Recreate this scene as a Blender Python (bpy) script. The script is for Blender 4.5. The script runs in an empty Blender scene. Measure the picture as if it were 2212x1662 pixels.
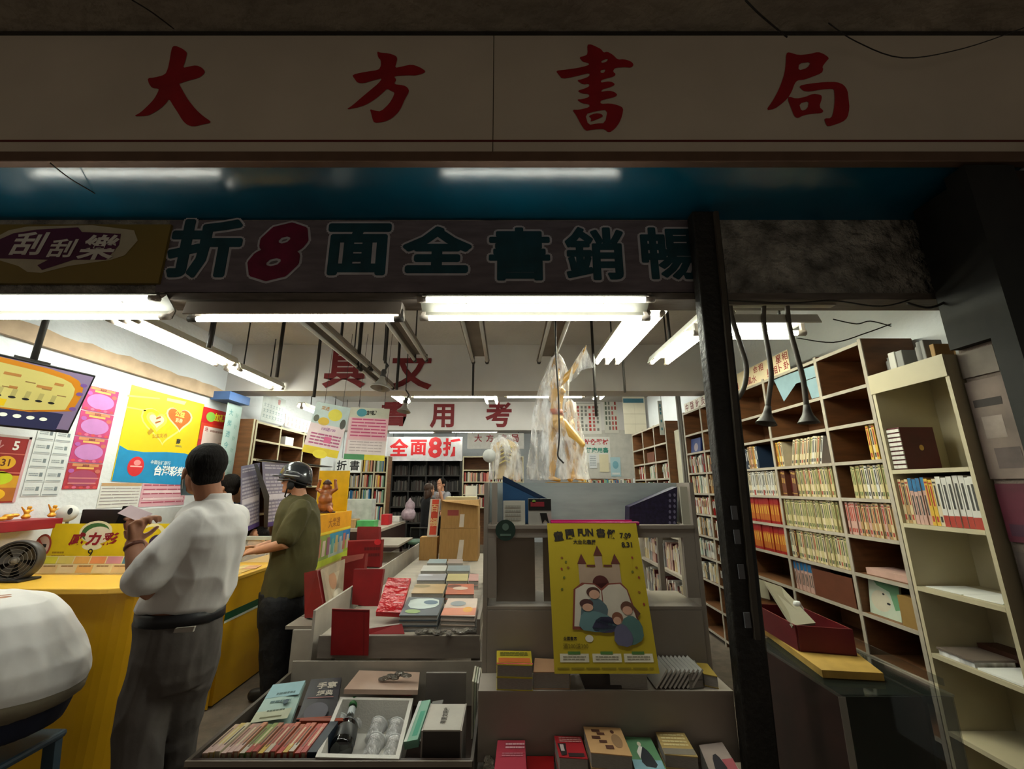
import bpy, math, random
from mathutils import Vector, Matrix
from mathutils.geometry import tessellate_polygon
random.seed(11)
scene = bpy.context.scene
COL = scene.collection
# ------------------------------------------------------------------ camera, world, exposure
CAM_H, FPX, PITCH = 1.487, 900.0, math.radians(13.8)
CP, SP = math.cos(PITCH), math.sin(PITCH)
cam_d = bpy.data.cameras.new('camera')
cam_d.sensor_width = 36.0
cam_d.lens = FPX * 36.0 / 2212
cam_d.shift_x = 12.0 / 2212
cam_d.clip_start = 0.05
cam = bpy.data.objects.new('camera', cam_d)
cam.location = (0, 0, CAM_H)
cam.rotation_euler = (math.pi / 2 + PITCH, 0, 0)
COL.objects.link(cam)
scene.camera = cam
scene.view_settings.view_transform = 'Standard'
scene.view_settings.look = 'None'
scene.view_settings.exposure = 0.0
scene.view_settings.gamma = 1.0
scene.view_settings.use_curve_mapping = False
world = bpy.data.worlds.new('night_street')
scene.world = world
world.use_nodes = True
world.node_tree.nodes['Background'].inputs[0].default_value = (1.0, 0.86, 0.68, 1)
world.node_tree.nodes['Background'].inputs[1].default_value = 0.17
TUBE_POWER = 49.0

# ------------------------------------------------------------------ photo pixel -> point on a real plane
def P(px, py, X=None, Y=None, Z=None):
    a = (px - 1094) / FPX
    b = -(py - 831) / FPX
    d = Vector((a, CP - SP * b, SP + CP * b))
    t = X / d.x if X is not None else (Y / d.y if Y is not None else (Z - CAM_H) / d.z)
    return Vector((d.x * t, d.y * t, CAM_H + d.z * t))

# ------------------------------------------------------------------ materials
def lin(c):
    if isinstance(c, str):
        c = c.lstrip('#')
        c = [int(c[i:i + 2], 16) / 255 for i in (0, 2, 4)]
        c = [v / 12.92 if v <= 0.04045 else ((v + 0.055) / 1.055) ** 2.4 for v in c]
    return (c[0], c[1], c[2], 1.0)
MATS = {}
def mat(name, col='#808080', rough=0.6, metal=0.0, var=0.10, scale=9.0, bump=0.0, bscale=40.0, spec=0.4, col2=None, stretch=None, coat=0.0, trans=0.0):
    if name in MATS:
        return MATS[name]
    m = bpy.data.materials.new(name)
    m.use_nodes = True
    nt = m.node_tree
    b = nt.nodes['Principled BSDF']
    b.inputs['Roughness'].default_value = rough
    b.inputs['Metallic'].default_value = metal
    b.inputs['Specular IOR Level'].default_value = spec
    b.inputs['Coat Weight'].default_value = coat
    b.inputs['Transmission Weight'].default_value = trans
    c = lin(col)
    tc = nt.nodes.new('ShaderNodeTexCoord')
    src = tc.outputs['Object']
    if stretch:
        mp = nt.nodes.new('ShaderNodeMapping')
        mp.inputs['Scale'].default_value = stretch
        nt.links.new(src, mp.inputs['Vector'])
        src = mp.outputs['Vector']
    nz = nt.nodes.new('ShaderNodeTexNoise')
    nz.inputs['Scale'].default_value = scale
    nz.inputs['Detail'].default_value = 4
    nt.links.new(src, nz.inputs['Vector'])
    rp = nt.nodes.new('ShaderNodeValToRGB')
    rp.color_ramp.elements[0].position = 0.3
    rp.color_ramp.elements[1].position = 0.7
    rp.color_ramp.elements[0].color = tuple(v * (1 - var) for v in c[:3]) + (1,)
    rp.color_ramp.elements[1].color = lin(col2) if col2 else tuple(min(1, v * (1 + var)) for v in c[:3]) + (1,)
    nt.links.new(nz.outputs['Fac'], rp.inputs['Fac'])
    nt.links.new(rp.outputs['Color'], b.inputs['Base Color'])
    if bump:
        n2 = nt.nodes.new('ShaderNodeTexNoise')
        n2.inputs['Scale'].default_value = bscale
        n2.inputs['Detail'].default_value = 5
        nt.links.new(src, n2.inputs['Vector'])
        bp = nt.nodes.new('ShaderNodeBump')
        bp.inputs['Strength'].default_value = bump
        bp.inputs['Distance'].default_value = 0.17
        nt.links.new(n2.outputs['Fac'], bp.inputs['Height'])
        nt.links.new(bp.outputs['Normal'], b.inputs['Normal'])
    MATS[name] = m
    return m
def c_mat(col, rough=0.55, **k):
    return mat('paint_%s_%d' % (col.lstrip('#'), int(rough * 100)), col, rough, **k)
def emit(name, col, strength):
    if name in MATS:
        return MATS[name]
    m = bpy.data.materials.new(name)
    m.use_nodes = True
    b = m.node_tree.nodes['Principled BSDF']
    b.inputs['Base Color'].default_value = lin(col)
    b.inputs['Emission Color'].default_value = lin(col)
    b.inputs['Emission Strength'].default_value = strength
    MATS[name] = m
    return m
def film(name, tint='#ffffff', see=0.7, rough=0.12, bump=0.6, bscale=14.0):
    """clear plastic or glass sheet: a mix of transparent and glossy"""
    if name in MATS:
        return MATS[name]
    m = bpy.data.materials.new(name)
    m.use_nodes = True
    nt = m.node_tree
    out = nt.nodes['Material Output']
    b = nt.nodes['Principled BSDF']
    b.inputs['Base Color'].default_value = lin(tint)
    b.inputs['Roughness'].default_value = rough
    b.inputs['Specular IOR Level'].default_value = 0.9
    tr = nt.nodes.new('ShaderNodeBsdfTransparent')
    mx = nt.nodes.new('ShaderNodeMixShader')
    mx.inputs[0].default_value = see
    nt.links.new(b.outputs[0], mx.inputs[1])
    nt.links.new(tr.outputs[0], mx.inputs[2])
    nt.links.new(mx.outputs[0], out.inputs['Surface'])
    if bump:
        tc = nt.nodes.new('ShaderNodeTexCoord')
        mp = nt.nodes.new('ShaderNodeMapping')
        mp.inputs['Scale'].default_value = (1, 1, 0.3)
        nz = nt.nodes.new('ShaderNodeTexNoise')
        nz.inputs['Scale'].default_value = bscale
        nz.inputs['Detail'].default_value = 6
        nt.links.new(tc.outputs['Object'], mp.inputs[0])
        nt.links.new(mp.outputs[0], nz.inputs['Vector'])
        bp = nt.nodes.new('ShaderNodeBump')
        bp.inputs['Strength'].default_value = bump
        bp.inputs['Distance'].default_value = 0.05
        nt.links.new(nz.outputs['Fac'], bp.inputs['Height'])
        nt.links.new(bp.outputs['Normal'], b.inputs['Normal'])
        rp = nt.nodes.new('ShaderNodeMapRange')
        rp.inputs['From Min'].default_value = 0.42
        rp.inputs['From Max'].default_value = 0.62
        rp.inputs['To Min'].default_value = min(1, see + 0.12)
        rp.inputs['To Max'].default_value = max(0, see - 0.35)
        nt.links.new(nz.outputs['Fac'], rp.inputs['Value'])
        nt.links.new(rp.outputs['Result'], mx.inputs[0])
    MATS[name] = m
    return m

# ------------------------------------------------------------------ objects, labels, parents
ORG = {}
def tag(o, label=None, cat=None, group=None, kind=None):
    if label: o['label'] = label
    if cat: o['category'] = cat
    if group: o['group'] = group
    if kind: o['kind'] = kind
    return o
def thing(name, loc, label, cat, group=None):
    o = bpy.data.objects.new(name, None)
    o.empty_display_size = 0.1
    COL.objects.link(o)
    o.location = Vector(loc)
    ORG[o.name] = Vector(loc)
    return tag(o, label, cat, group)
def children(o):
    return [c for c in COL.objects if c.parent == o]
def dup(o, loc=None, rz=None, label=None, group=None, kids=None):
    c = o.copy(); COL.objects.link(c)
    if loc is not None: c.location = loc
    if rz is not None: c.rotation_euler = (0, 0, rz)
    if label: c['label'] = label
    if group: c['group'] = group
    for ch in (kids if kids is not None else children(o)):
        d = ch.copy(); COL.objects.link(d); d.parent = c
        for g in children(ch):
            e = g.copy(); COL.objects.link(e); e.parent = d
    return c

class Fr:
    """a flat frame: origin, right u, up v, outward n"""
    def __init__(s, o, u, v):
        s.o = Vector(o); s.u = Vector(u).normalized(); s.v = Vector(v).normalized()
        s.n = s.u.cross(s.v).normalized()
    def pt(s, a, b, h=0.0):
        return s.o + s.u * a + s.v * b + s.n * h
    def uv(s, p):
        d = Vector(p) - s.o
        return d.dot(s.u), d.dot(s.v)
def fr_quad(tl, tr, bl):
    """frame and size from three corners (top left is the origin, v points up, so the sheet runs from v=-H to 0)"""
    tl, tr, bl = Vector(tl), Vector(tr), Vector(bl)
    f = Fr(tl, tr - tl, tl - bl)
    return f, (tr - tl).length, (tl - bl).length

class MB:
    def __init__(s):
        s.v = []; s.f = []; s.m = []; s.sm = []
    def add(s, vs, fs, mi=0, smooth=False):
        k = len(s.v)
        s.v += [Vector(p) for p in vs]
        for f in fs:
            s.f.append([i + k for i in f]); s.m.append(mi); s.sm.append(smooth)
        return s
    def bx(s, x0, x1, y0, y1, z0, z1, mi=0, M=None):
        vs = [Vector((x, y, z)) for z in (z0, z1) for y in (y0, y1) for x in (x0, x1)]
        if M is not None: vs = [M @ p for p in vs]
        return s.add(vs, [(0, 2, 3, 1), (4, 5, 7, 6), (0, 1, 5, 4), (2, 6, 7, 3), (0, 4, 6, 2), (1, 3, 7, 5)], mi)
    def fbox(s, F, a0, a1, b0, b1, h0, h1, mi=0):
        vs = [F.pt(a, b, h) for h in (h0, h1) for b in (b0, b1) for a in (a0, a1)]
        return s.add(vs, [(0, 2, 3, 1), (4, 5, 7, 6), (0, 1, 5, 4), (2, 6, 7, 3), (0, 4, 6, 2), (1, 3, 7, 5)], mi)
    def bar(s, A, B, w, h=None, mi=0):
        A, B = Vector(A), Vector(B); h = h or w
        d = (B - A).normalized()
        up = Vector((0, 0, 1)) if abs(d.z) < 0.95 else Vector((0, 1, 0))
        u = d.cross(up).normalized(); v = u.cross(d).normalized()
        vs = [p + u * (i * w / 2) + v * (j * h / 2) for p in (A, B) for j in (-1, 1) for i in (-1, 1)]
        return s.add(vs, [(0, 1, 3, 2), (4, 6, 7, 5), (0, 4, 5, 1), (2, 3, 7, 6), (0, 2, 6, 4), (1, 5, 7, 3)], mi)
    def tube(s, pts, r, n=8, mi=0, cap=True):
        pts = [Vector(p) for p in pts]
        rs = r if isinstance(r, (list, tuple)) else [r] * len(pts)
        vs = []; fs = []; ref = None
        for i, p in enumerate(pts):
            d = (pts[min(i + 1, len(pts) - 1)] - pts[max(i - 1, 0)]).normalized()
            if ref is None:
                ref = d.orthogonal().normalized()
            ref = (ref - d * ref.dot(d)).normalized()
            w = d.cross(ref)
            for k in range(n):
                a = 2 * math.pi * k / n
                vs.append(p + (ref * math.cos(a) + w * math.sin(a)) * rs[i])
        for i in range(len(pts) - 1):
            for k in range(n):
                a, b = i * n + k, i * n + (k + 1) % n
                fs.append((a, b, b + n, a + n))
        if cap:
            fs.append(tuple(range(n - 1, -1, -1)))
            fs.append(tuple(range((len(pts) - 1) * n, len(pts) * n)))
        return s.add(vs, fs, mi, True)
    def lathe(s, prof, c=(0, 0, 0), ax=(0, 0, 1), n=16, mi=0, sx=1.0):
        c = Vector(c); d = Vector(ax).normalized(); u = d.orthogonal().normalized(); w = d.cross(u)
        vs = []; fs = []
        for r, z in prof:
            for k in range(n):
                a = 2 * math.pi * k / n
                vs.append(c + d * z + (u * math.cos(a) * sx + w * math.sin(a)) * max(r, 1e-4))
        for i in range(len(prof) - 1):
            for k in range(n):
                a, b = i * n + k, i * n + (k + 1) % n
                fs.append((a, b, b + n, a + n))
        fs.append(tuple(range(n - 1, -1, -1))); fs.append(tuple(range((len(prof) - 1) * n, len(prof) * n)))
        return s.add(vs, fs, mi, True)
    def loft(s, rings, n=20, mi=0, pw=2.0):
        """rings: (centre, half-width vector, half-depth vector); superellipse power pw"""
        vs = []; fs = []
        for c, a, b in rings:
            c, a, b = Vector(c), Vector(a), Vector(b)
            for k in range(n):
                t = 2 * math.pi * k / n
                ct, st = math.cos(t), math.sin(t)
                ct = math.copysign(abs(ct) ** (2 / pw), ct); st = math.copysign(abs(st) ** (2 / pw), st)
                vs.append(c + a * ct + b * st)
        for i in range(len(rings) - 1):
            for k in range(n):
                p, q = i * n + k, i * n + (k + 1) % n
                fs.append((p, q, q + n, p + n))
        fs.append(tuple(range(n - 1, -1, -1))); fs.append(tuple(range((len(rings) - 1) * n, len(rings) * n)))
        return s.add(vs, fs, mi, True)
    def limb(s, pts, rs, n=14, mi=0):
        """tapered round limb with ball ends through points"""
        pts = [Vector(p) for p in pts]
        P2 = []; R2 = []
        d0 = (pts[0] - pts[1]).normalized(); d1 = (pts[-1] - pts[-2]).normalized()
        for k in (0.98, 0.8, 0.45):
            P2.append(pts[0] + d0 * rs[0] * k); R2.append(rs[0] * math.sqrt(1 - k * k))
        for i in range(len(pts)):
            P2.append(pts[i]); R2.append(rs[i])
            if i < len(pts) - 1:
                P2.append(pts[i].lerp(pts[i + 1], 0.5)); R2.append((rs[i] + rs[i + 1]) / 2)
        for k in (0.45, 0.8, 0.98):
            P2.append(pts[-1] + d1 * rs[-1] * k); R2.append(rs[-1] * math.sqrt(1 - k * k))
        return s.tube(P2, R2, n, mi)
    def ball(s, c, r, n=14, mi=0, M=None):
        r = r if isinstance(r, (tuple, list)) else (r, r, r)
        vs = []; fs = []; m = n // 2
        for i in range(1, m):
            th = math.pi * i / m
            for k in range(n):
                ph = 2 * math.pi * k / n
                q = Vector((r[0] * math.sin(th) * math.cos(ph), r[1] * math.sin(th) * math.sin(ph), r[2] * math.cos(th)))
                vs.append(Vector(c) + (M @ q if M is not None else q))
        for i in range(m - 2):
            for k in range(n):
                a, b = i * n + k, i * n + (k + 1) % n
                fs.append((a, a + n, b + n, b))
        fs.append(tuple(range(n))); fs.append(tuple(range((m - 1) * n - 1, (m - 2) * n - 1, -1)))
        return s.add(vs, fs, mi, True)
    def prism(s, poly, F, h0, h1, mi=0):
        n = len(poly)
        vs = [F.pt(a, b, h0) for a, b in poly] + [F.pt(a, b, h1) for a, b in poly]
        ar = sum(poly[i][0] * poly[(i + 1) % n][1] - poly[(i + 1) % n][0] * poly[i][1] for i in range(n))
        top = list(range(n, 2 * n)); bot = list(range(n - 1, -1, -1))
        sides = [(i, (i + 1) % n, n + (i + 1) % n, n + i) for i in range(n)]
        if ar < 0:
            top.reverse(); bot.reverse(); sides = [t[::-1] for t in sides]
        return s.add(vs, [top, bot] + sides, mi)
    def flat(s, shape, F, h, mi=0):
        vs, fs = shape
        return s.add([F.pt(a, b, h) for a, b in vs], fs, mi)
    def rect(s, F, a0, a1, b0, b1, h, mi=0):
        return s.add([F.pt(a0, b0, h), F.pt(a1, b0, h), F.pt(a1, b1, h), F.pt(a0, b1, h)], [(0, 1, 2, 3)], mi)
    def oval(s, F, a, b, ra, rb, h, mi=0, n=24, rot=0.0):
        c, d = math.cos(rot), math.sin(rot)
        vs = []
        for k in range(n):
            x, y = ra * math.cos(2 * math.pi * k / n), rb * math.sin(2 * math.pi * k / n)
            vs.append(F.pt(a + x * c - y * d, b + x * d + y * c, h))
        return s.add(vs, [tuple(range(n))], mi)
    def text(s, txt, F, a, b, size, h, mi=0, bold=0.0, sx=1.0, shear=0.0, fit=None, rot=0.0):
        """centred on (a, b); size is the height of the line in metres"""
        vs, fs = glyphs(txt, bold, shear)
        if not vs: return s
        x0 = min(p[0] for p in vs); x1 = max(p[0] for p in vs)
        y0 = min(p[1] for p in vs); y1 = max(p[1] for p in vs)
        k = size / max(1e-6, (y1 - y0)) if fit is None else min(size / (y1 - y0), fit / (x1 - x0) / sx)
        cx, cy = (x0 + x1) / 2, (y0 + y1) / 2
        c, d = math.cos(rot), math.sin(rot)
        def tr(p):
            x, y = (p[0] - cx) * k * sx, (p[1] - cy) * k
            return (a + x * c - y * d, b + x * d + y * c)
        return s.flat(([tr(p) for p in vs], fs), F, h, mi)
    def build(s, name, mats, parent=None, shift=None, bevel=0.0, auto=True):
        me = bpy.data.meshes.new(name)
        if shift is None:
            if parent is not None:
                shift = ORG.get(parent.name, Vector((0, 0, 0)))
            else:
                n = max(1, len(s.v))
                lo = [min(p[i] for p in s.v) for i in range(3)]; hi = [max(p[i] for p in s.v) for i in range(3)]
                shift = Vector(((lo[0] + hi[0]) / 2, (lo[1] + hi[1]) / 2, lo[2]))
        me.from_pydata([p - shift for p in s.v], [], s.f)
        for mm in (mats if isinstance(mats, (list, tuple)) else [mats]):
            me.materials.append(mm)
        me.polygons.foreach_set('material_index', s.m)
        me.polygons.foreach_set('use_smooth', s.sm)
        me.update()
        o = bpy.data.objects.new(name, me)
        COL.objects.link(o)
        if parent is not None:
            o.parent = parent
            ORG[o.name] = shift
        else:
            o.location = shift
            ORG[o.name] = Vector(shift)
        if bevel:
            bv = o.modifiers.new('soft_edges', 'BEVEL')
            bv.width = bevel; bv.segments = 2; bv.limit_method = 'ANGLE'; bv.angle_limit = math.radians(50)
        return o

# ------------------------------------------------------------------ outlines and lettering
def fill2d(polys, bold=0.0):
    cu = bpy.data.curves.new('tmp', 'CURVE'); cu.dimensions = '2D'; cu.fill_mode = 'FRONT'; cu.offset = bold
    for poly in polys:
        sp = cu.splines.new('POLY'); sp.points.add(len(poly) - 1)
        for q, p in zip(sp.points, poly): q.co = (p[0], p[1], 0, 1)
        sp.use_cyclic_u = True
    return _curve_mesh(cu)
def _curve_mesh(cu):
    ob = bpy.data.objects.new('tmp', cu); COL.objects.link(ob)
    dg = bpy.context.evaluated_depsgraph_get(); dg.update()
    me = ob.evaluated_get(dg).to_mesh()
    vs = [(v.co.x, v.co.y) for v in me.vertices]
    fs = []
    for p in me.polygons:
        f = list(p.vertices)
        if p.normal.z < 0: f.reverse()
        fs.append(f)
    ob.evaluated_get(dg).to_mesh_clear()
    bpy.data.objects.remove(ob); bpy.data.curves.remove(cu)
    return vs, fs
GL = {}
def glyphs(txt, bold=0.0, shear=0.0):
    key = (txt, bold, shear)
    if key not in GL:
        cu = bpy.data.curves.new('tmp', 'FONT'); cu.body = txt; cu.size = 1.0
        cu.resolution_u = 2; cu.offset = bold; cu.shear = shear; cu.fill_mode = 'FRONT'
        GL[key] = _curve_mesh(cu)
    return GL[key]
def smooth_poly(pts, it=1):
    for _ in range(it):
        o = []
        for i in range(len(pts)):
            a, b = pts[i], pts[(i + 1) % len(pts)]
            o.append((a[0] * .78 + b[0] * .22, a[1] * .78 + b[1] * .22)); o.append((a[0] * .22 + b[0] * .78, a[1] * .22 + b[1] * .78))
        pts = o
    return pts
def remesh(mb, voxel=0.008, smooth=4):
    """one closed surface around everything in mb"""
    me = bpy.data.meshes.new('tmp'); me.from_pydata(mb.v, [], mb.f)
    ob = bpy.data.objects.new('tmp', me); COL.objects.link(ob)
    rm = ob.modifiers.new('r', 'REMESH'); rm.mode = 'VOXEL'; rm.voxel_size = voxel
    if smooth:
        sm = ob.modifiers.new('s', 'SMOOTH'); sm.iterations = smooth; sm.factor = 0.5
    dg = bpy.context.evaluated_depsgraph_get(); dg.update()
    ev = ob.evaluated_get(dg).to_mesh()
    out = MB()
    out.add([v.co.copy() for v in ev.vertices], [tuple(p.vertices) for p in ev.polygons], 0, True)
    ob.evaluated_get(dg).to_mesh_clear()
    bpy.data.objects.remove(ob); bpy.data.meshes.remove(me)
    return out

ORD = ['first', 'second', 'third', 'fourth', 'fifth', 'sixth', 'seventh', 'eighth', 'ninth', 'tenth', 'eleventh', 'twelfth', 'thirteenth', 'fourteenth', 'fifteenth', 'sixteenth', 'seventeenth', 'eighteenth', 'nineteenth', 'twentieth',
       'twenty-first', 'twenty-second', 'twenty-third', 'twenty-fourth', 'twenty-fifth', 'twenty-sixth', 'twenty-seventh', 'twenty-eighth', 'twenty-ninth', 'thirtieth']

def ray(px, py):
    a = (px - 1094) / FPX; b = -(py - 831) / FPX
    return Vector((a, CP - SP * b, SP + CP * b))
def onF(F, px, py, h=0.0):
    """where the sight line through a photo pixel meets the plane of a frame"""
    d = ray(px, py); c = Vector((0, 0, CAM_H))
    t = (F.o + F.n * h - c).dot(F.n) / d.dot(F.n)
    return F.uv(c + d * t)
def pxpoly(F, pts):
    return [onF(F, x, y) for x, y in pts]
class Print:
    """printed artwork on a flat sheet, laid out in fractions (0..1 across, 0..1 down) of a W x H sheet whose frame origin is its top left"""
    def __init__(s, F, W, H, h=.0008):
        s.F, s.W, s.H, s.h = F, W, H, h; s.b = MB(); s.ms = []; s.k = 0
    def m(s, c):
        c = c_mat(c, .65) if isinstance(c, str) else c
        if c not in s.ms: s.ms.append(c)
        return s.ms.index(c)
    def z(s, lay): return s.h + lay * .0006
    def rect(s, x0, y0, x1, y1, c, lay=0):
        s.b.rect(s.F, x0 * s.W, x1 * s.W, -y1 * s.H, -y0 * s.H, s.z(lay), s.m(c)); return s
    def oval(s, x, y, rx, ry, c, lay=0, rot=0):
        s.b.oval(s.F, x * s.W, -y * s.H, rx * s.W, ry * s.H, s.z(lay), s.m(c), rot=rot); return s
    def poly(s, pts, c, lay=0, sm=0):
        q = [(x * s.W, -y * s.H) for x, y in pts]
        if sm: q = smooth_poly(q, sm)
        s.b.flat(fill2d([q]), s.F, s.z(lay), s.m(c)); return s
    def text(s, t, x, y, size, c, lay=1, bold=.02, sx=1.0, shear=0.0, fit=None, rot=0.0):
        s.b.text(t, s.F, x * s.W, -y * s.H, size * s.H, s.z(lay), s.m(c), bold=bold, sx=sx, shear=shear, fit=fit * s.W if fit else None, rot=rot); return s
    def lines(s, x0, y0, x1, y1, n, c, lay=1, seed=1, fill=.5, words=5):
        rnd = random.Random(seed)
        for i in range(n):
            ya = y0 + (y1 - y0) * i / n; yb = ya + (y1 - y0) / n * fill
            x = x0
            while x < x1 - .01:
                w = (x1 - x0) / words * rnd.uniform(.5, 1.1)
                s.rect(x, ya, min(x1, x + w), yb, c, lay)
                x += w + (x1 - x0) * .02
        return s
    def fx(s, px, py):
        a, b = onF(s.F, px, py); return (a / s.W, -b / s.H)
    def pp(s, pts, c, lay=0, sm=0): return s.poly([s.fx(*q) for q in pts], c, lay, sm)
    def tx(s, t, px, py, hpx, c, lay=2, bold=.02, sx=1.0, shear=0.0, rot=0.0):
        x, y = s.fx(px, py); h = abs(s.fx(px, py + hpx / 2)[1] - s.fx(px, py - hpx / 2)[1])
        return s.text(t, x, y, h, c, lay, bold, sx, shear, None, rot)
    def done(s, parent, name='print'):
        return s.b.build(name, s.ms, parent)
def sheet(name, tl, tr, bl, label, cat, col, th=.003, group=None, rough=.5):
    """a flat printed sheet: returns (thing, Print)"""
    F, W, H = fr_quad(tl, tr, bl)
    o = thing(name, F.pt(W / 2, -H, 0), label, cat, group)
    MB().fbox(F, 0, W, -H, 0, -th, 0).build('sheet', c_mat(col, rough, var=.03), o)
    return o, Print(F, W, H)
def lying_book(px4, z, th, cover, label, group=None, deco=None, name='book', pages=None, back=None, tilt=0.0):
    """a closed book lying flat: px4 are the photo corners of its top cover (far left, far right, near right, near left) at height z"""
    pts = [P(x, y, Z=z) for x, y in px4]
    return lying_book_w(pts, z, th, cover, label, group, deco, name, pages, back)
def lying_book_w(pts, z, th, cover, label, group=None, deco=None, name='book', pages=None, back=None):
    c = sum(pts, Vector()) / 4
    o = thing(name, (c.x, c.y, z - th), label, 'book', group)
    def slab(k, z0, z1, m, nm):
        q = [c + (p - c) * k for p in pts]
        b = MB(); b.add([(p.x, p.y, z0) for p in q] + [(p.x, p.y, z1) for p in q], [(0, 1, 2, 3), (7, 6, 5, 4), (0, 4, 5, 1), (1, 5, 6, 2), (2, 6, 7, 3), (3, 7, 4, 0)])
        return b.build(nm, m, o)
    m = c_mat(cover, .42, var=.06) if isinstance(cover, str) else cover
    slab(1.0, z - .003, z, m, 'cover')
    slab(.975, z - th + .0025, z - .0032, pages or M_PAGE, 'pages')
    slab(1.0, z - th, z - th + .0023, c_mat(back, .5) if back else m, 'back_cover')
    if deco:
        fl, fr_, nr, nl = pts
        F = Fr((fl + nl * 0), (fr_ - fl), (fl - nl))
        W = ((fr_ - fl).length + (nr - nl).length) / 2; H = (fl - nl).dot(F.v)
        p = Print(F, W, H, .0006); deco(p); p.done(o, 'cover_print')
    return o
# ------------------------------------------------------------------ palette
M_WALL = mat('white_wall_paint', '#dfe3e6', 0.75, var=0.05, scale=2.5, bump=0.08, bscale=30)
M_CEIL = mat('ceiling_paint', '#bdbab6', 0.85, var=0.08, scale=2.0, bump=0.08, bscale=25)
M_BEAM = mat('beam_paint', '#c9c5c2', 0.8, var=0.07, scale=2.0)
M_FLOOR = mat('worn_terrazzo', '#6b6055', 0.55, var=0.22, scale=14, bump=0.05)
M_CONC = mat('arcade_concrete', '#8a8072', 0.9, var=0.25, scale=2.2, bump=0.3, bscale=10)
M_BLUE = mat('blue_gloss_paint', '#0a4d64', 0.15, var=0.12, scale=3, spec=0.6, bump=0.006, bscale=18)
M_SIGN = mat('sign_white_panel', '#c3b7a6', 0.6, var=0.06, scale=2.5)
M_RED = mat('sign_red_paint', '#96101a', 0.6, var=0.15)
M_PEEL = mat('peeling_plaster', '#7d7870', 0.9, var=0.45, scale=9, bump=0.8, bscale=22, col2='#b9b3a8')
M_BANNER = mat('grimy_banner', '#6a6166', 0.85, var=0.25, scale=5, stretch=(1, 1, 5))
M_BLACK = mat('black_painted_steel', '#16130f', 0.55, var=0.5, scale=12, bump=0.15)
M_DARK = mat('dark_iron', '#2a2622', 0.6, var=0.3)
M_LAMP = mat('lamp_white_enamel', '#d8d6c8', 0.45, var=0.08)
M_LAMPGREY = mat('dusty_lamp_housing', '#8f857c', 0.6, var=0.18, scale=6)
M_REFL = mat('lamp_reflector', '#4a4840', 0.5, var=0.1)
M_CHROME = mat('brushed_metal', '#9b978f', 0.35, metal=0.8, var=0.1)
M_TUBE = emit('lit_tube', '#fbfff2', TUBE_POWER)
M_TUBEW = emit('lit_tube_warm', '#fdffe0', TUBE_POWER)
M_OFF = mat('unlit_tube_glass', '#c8c6bf', 0.3, var=0.05)
M_GREY = mat('grey_board', '#7b7268', 0.7, var=0.12, scale=5, stretch=(1, 1, 4))
M_GREY_L = mat('pale_grey_board', '#a89f92', 0.65, var=0.12, scale=5, stretch=(1, 3, 1))
M_SHELF = mat('grey_painted_shelf', '#a2988a', 0.65, var=0.14, scale=8)
M_BROWN = mat('brown_veneer', '#6a4426', 0.6, var=0.28, scale=5, stretch=(1, 1, 6))
M_CREAMW = mat('cream_laminate', '#b7ad90', 0.5, var=0.08, scale=3)
M_PAGE = mat('book_pages', '#cfc3a6', 0.8, var=0.12, scale=60)
M_PAPER = mat('white_paper', '#e4e4e0', 0.7, var=0.03)
M_INK = mat('black_ink', '#1b1a1c', 0.6, var=0.2)
M_SKIN = mat('skin', '#b98466', 0.55, var=0.1, scale=12)
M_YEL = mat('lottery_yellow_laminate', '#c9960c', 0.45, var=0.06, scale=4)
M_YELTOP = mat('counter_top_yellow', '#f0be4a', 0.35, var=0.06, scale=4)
M_CARD = mat('brown_cardboard', '#a07a48', 0.85, var=0.1, scale=10, stretch=(6, 6, 1))

def struct(name, mb, m, label=None):
    o = mb.build(name, m)
    o['kind'] = 'structure'
    if label: o['label'] = label
    return o

# ------------------------------------------------------------------ the room
YB = 12.2
struct('floor', MB().bx(-6, 5, -3.0, YB + .1, -.1, 0), M_FLOOR)
struct('wall_left', MB().bx(-3.12, -3.0, 1.80, YB, 0, 3.02), M_WALL)
struct('wall_street', MB().bx(-6.5, -3.125, 1.80, 1.94, 0, 2.99), mat('dark_brown_wall', '#2a1d17', 0.85, var=.4), 'dark street wall beyond the lottery counter')
struct('wall_right', MB().bx(2.44, 2.56, 0.4, YB, 0, 3.02), M_WALL)
struct('wall_back', MB().bx(-3.12, 2.56, YB, YB + .1, 0, 3.02), M_WALL)
struct('ceiling', MB().bx(-3.12, 2.56, 2.0, YB + .1, 3.0, 3.1), M_CEIL)
struct('beam', MB().bx(-3.0, 2.44, 4.33, 4.6, 2.48, 3.0), M_BEAM)
struct('beam', MB().bx(-3.0, 2.44, 7.5, 7.78, 2.48, 3.0), M_BEAM)
struct('wall_upper', MB().bx(-6, 5, 1.665, 2.0, 3.02, 4.3), M_CONC)
YS = 1.64
zt = P(0, 77, Y=YS).z
struct('ceiling_arcade', MB().bx(-6, 5, -3.0, 1.664, zt + .015, zt + .2), M_CONC)
# sloping blue soffit between the sign and the inner header
s_f = P(0, 350, Y=YS).z + .004
sb = MB()
sb.add([(-6, YS, s_f), (5, YS, s_f), (5, 1.965, 2.866), (-6, 1.965, 2.866), (-6, YS, s_f + .05), (5, YS, s_f + .05), (5, 2.0, 2.99), (-6, 2.0, 2.99)],
       [(0, 3, 2, 1), (4, 5, 6, 7), (0, 1, 5, 4), (1, 2, 6, 5), (2, 3, 7, 6), (3, 0, 4, 7)])
struct('ceiling_soffit', sb, M_BLUE, 'blue gloss soffit between the shop sign and the inner header')
hz0 = P(0, 638, Y=1.95).z
struct('wall_front', MB().bx(-6, 2.345, 1.95, 2.02, hz0, 2.95), M_PEEL)
struct('trim_1', MB().bx(-1.75, 2.34, 1.925, 2.06, hz0 - .035, hz0), mat('dusty_wood_strip', '#5d544c', 0.8, var=.25, stretch=(1, 6, 6)))
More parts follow.
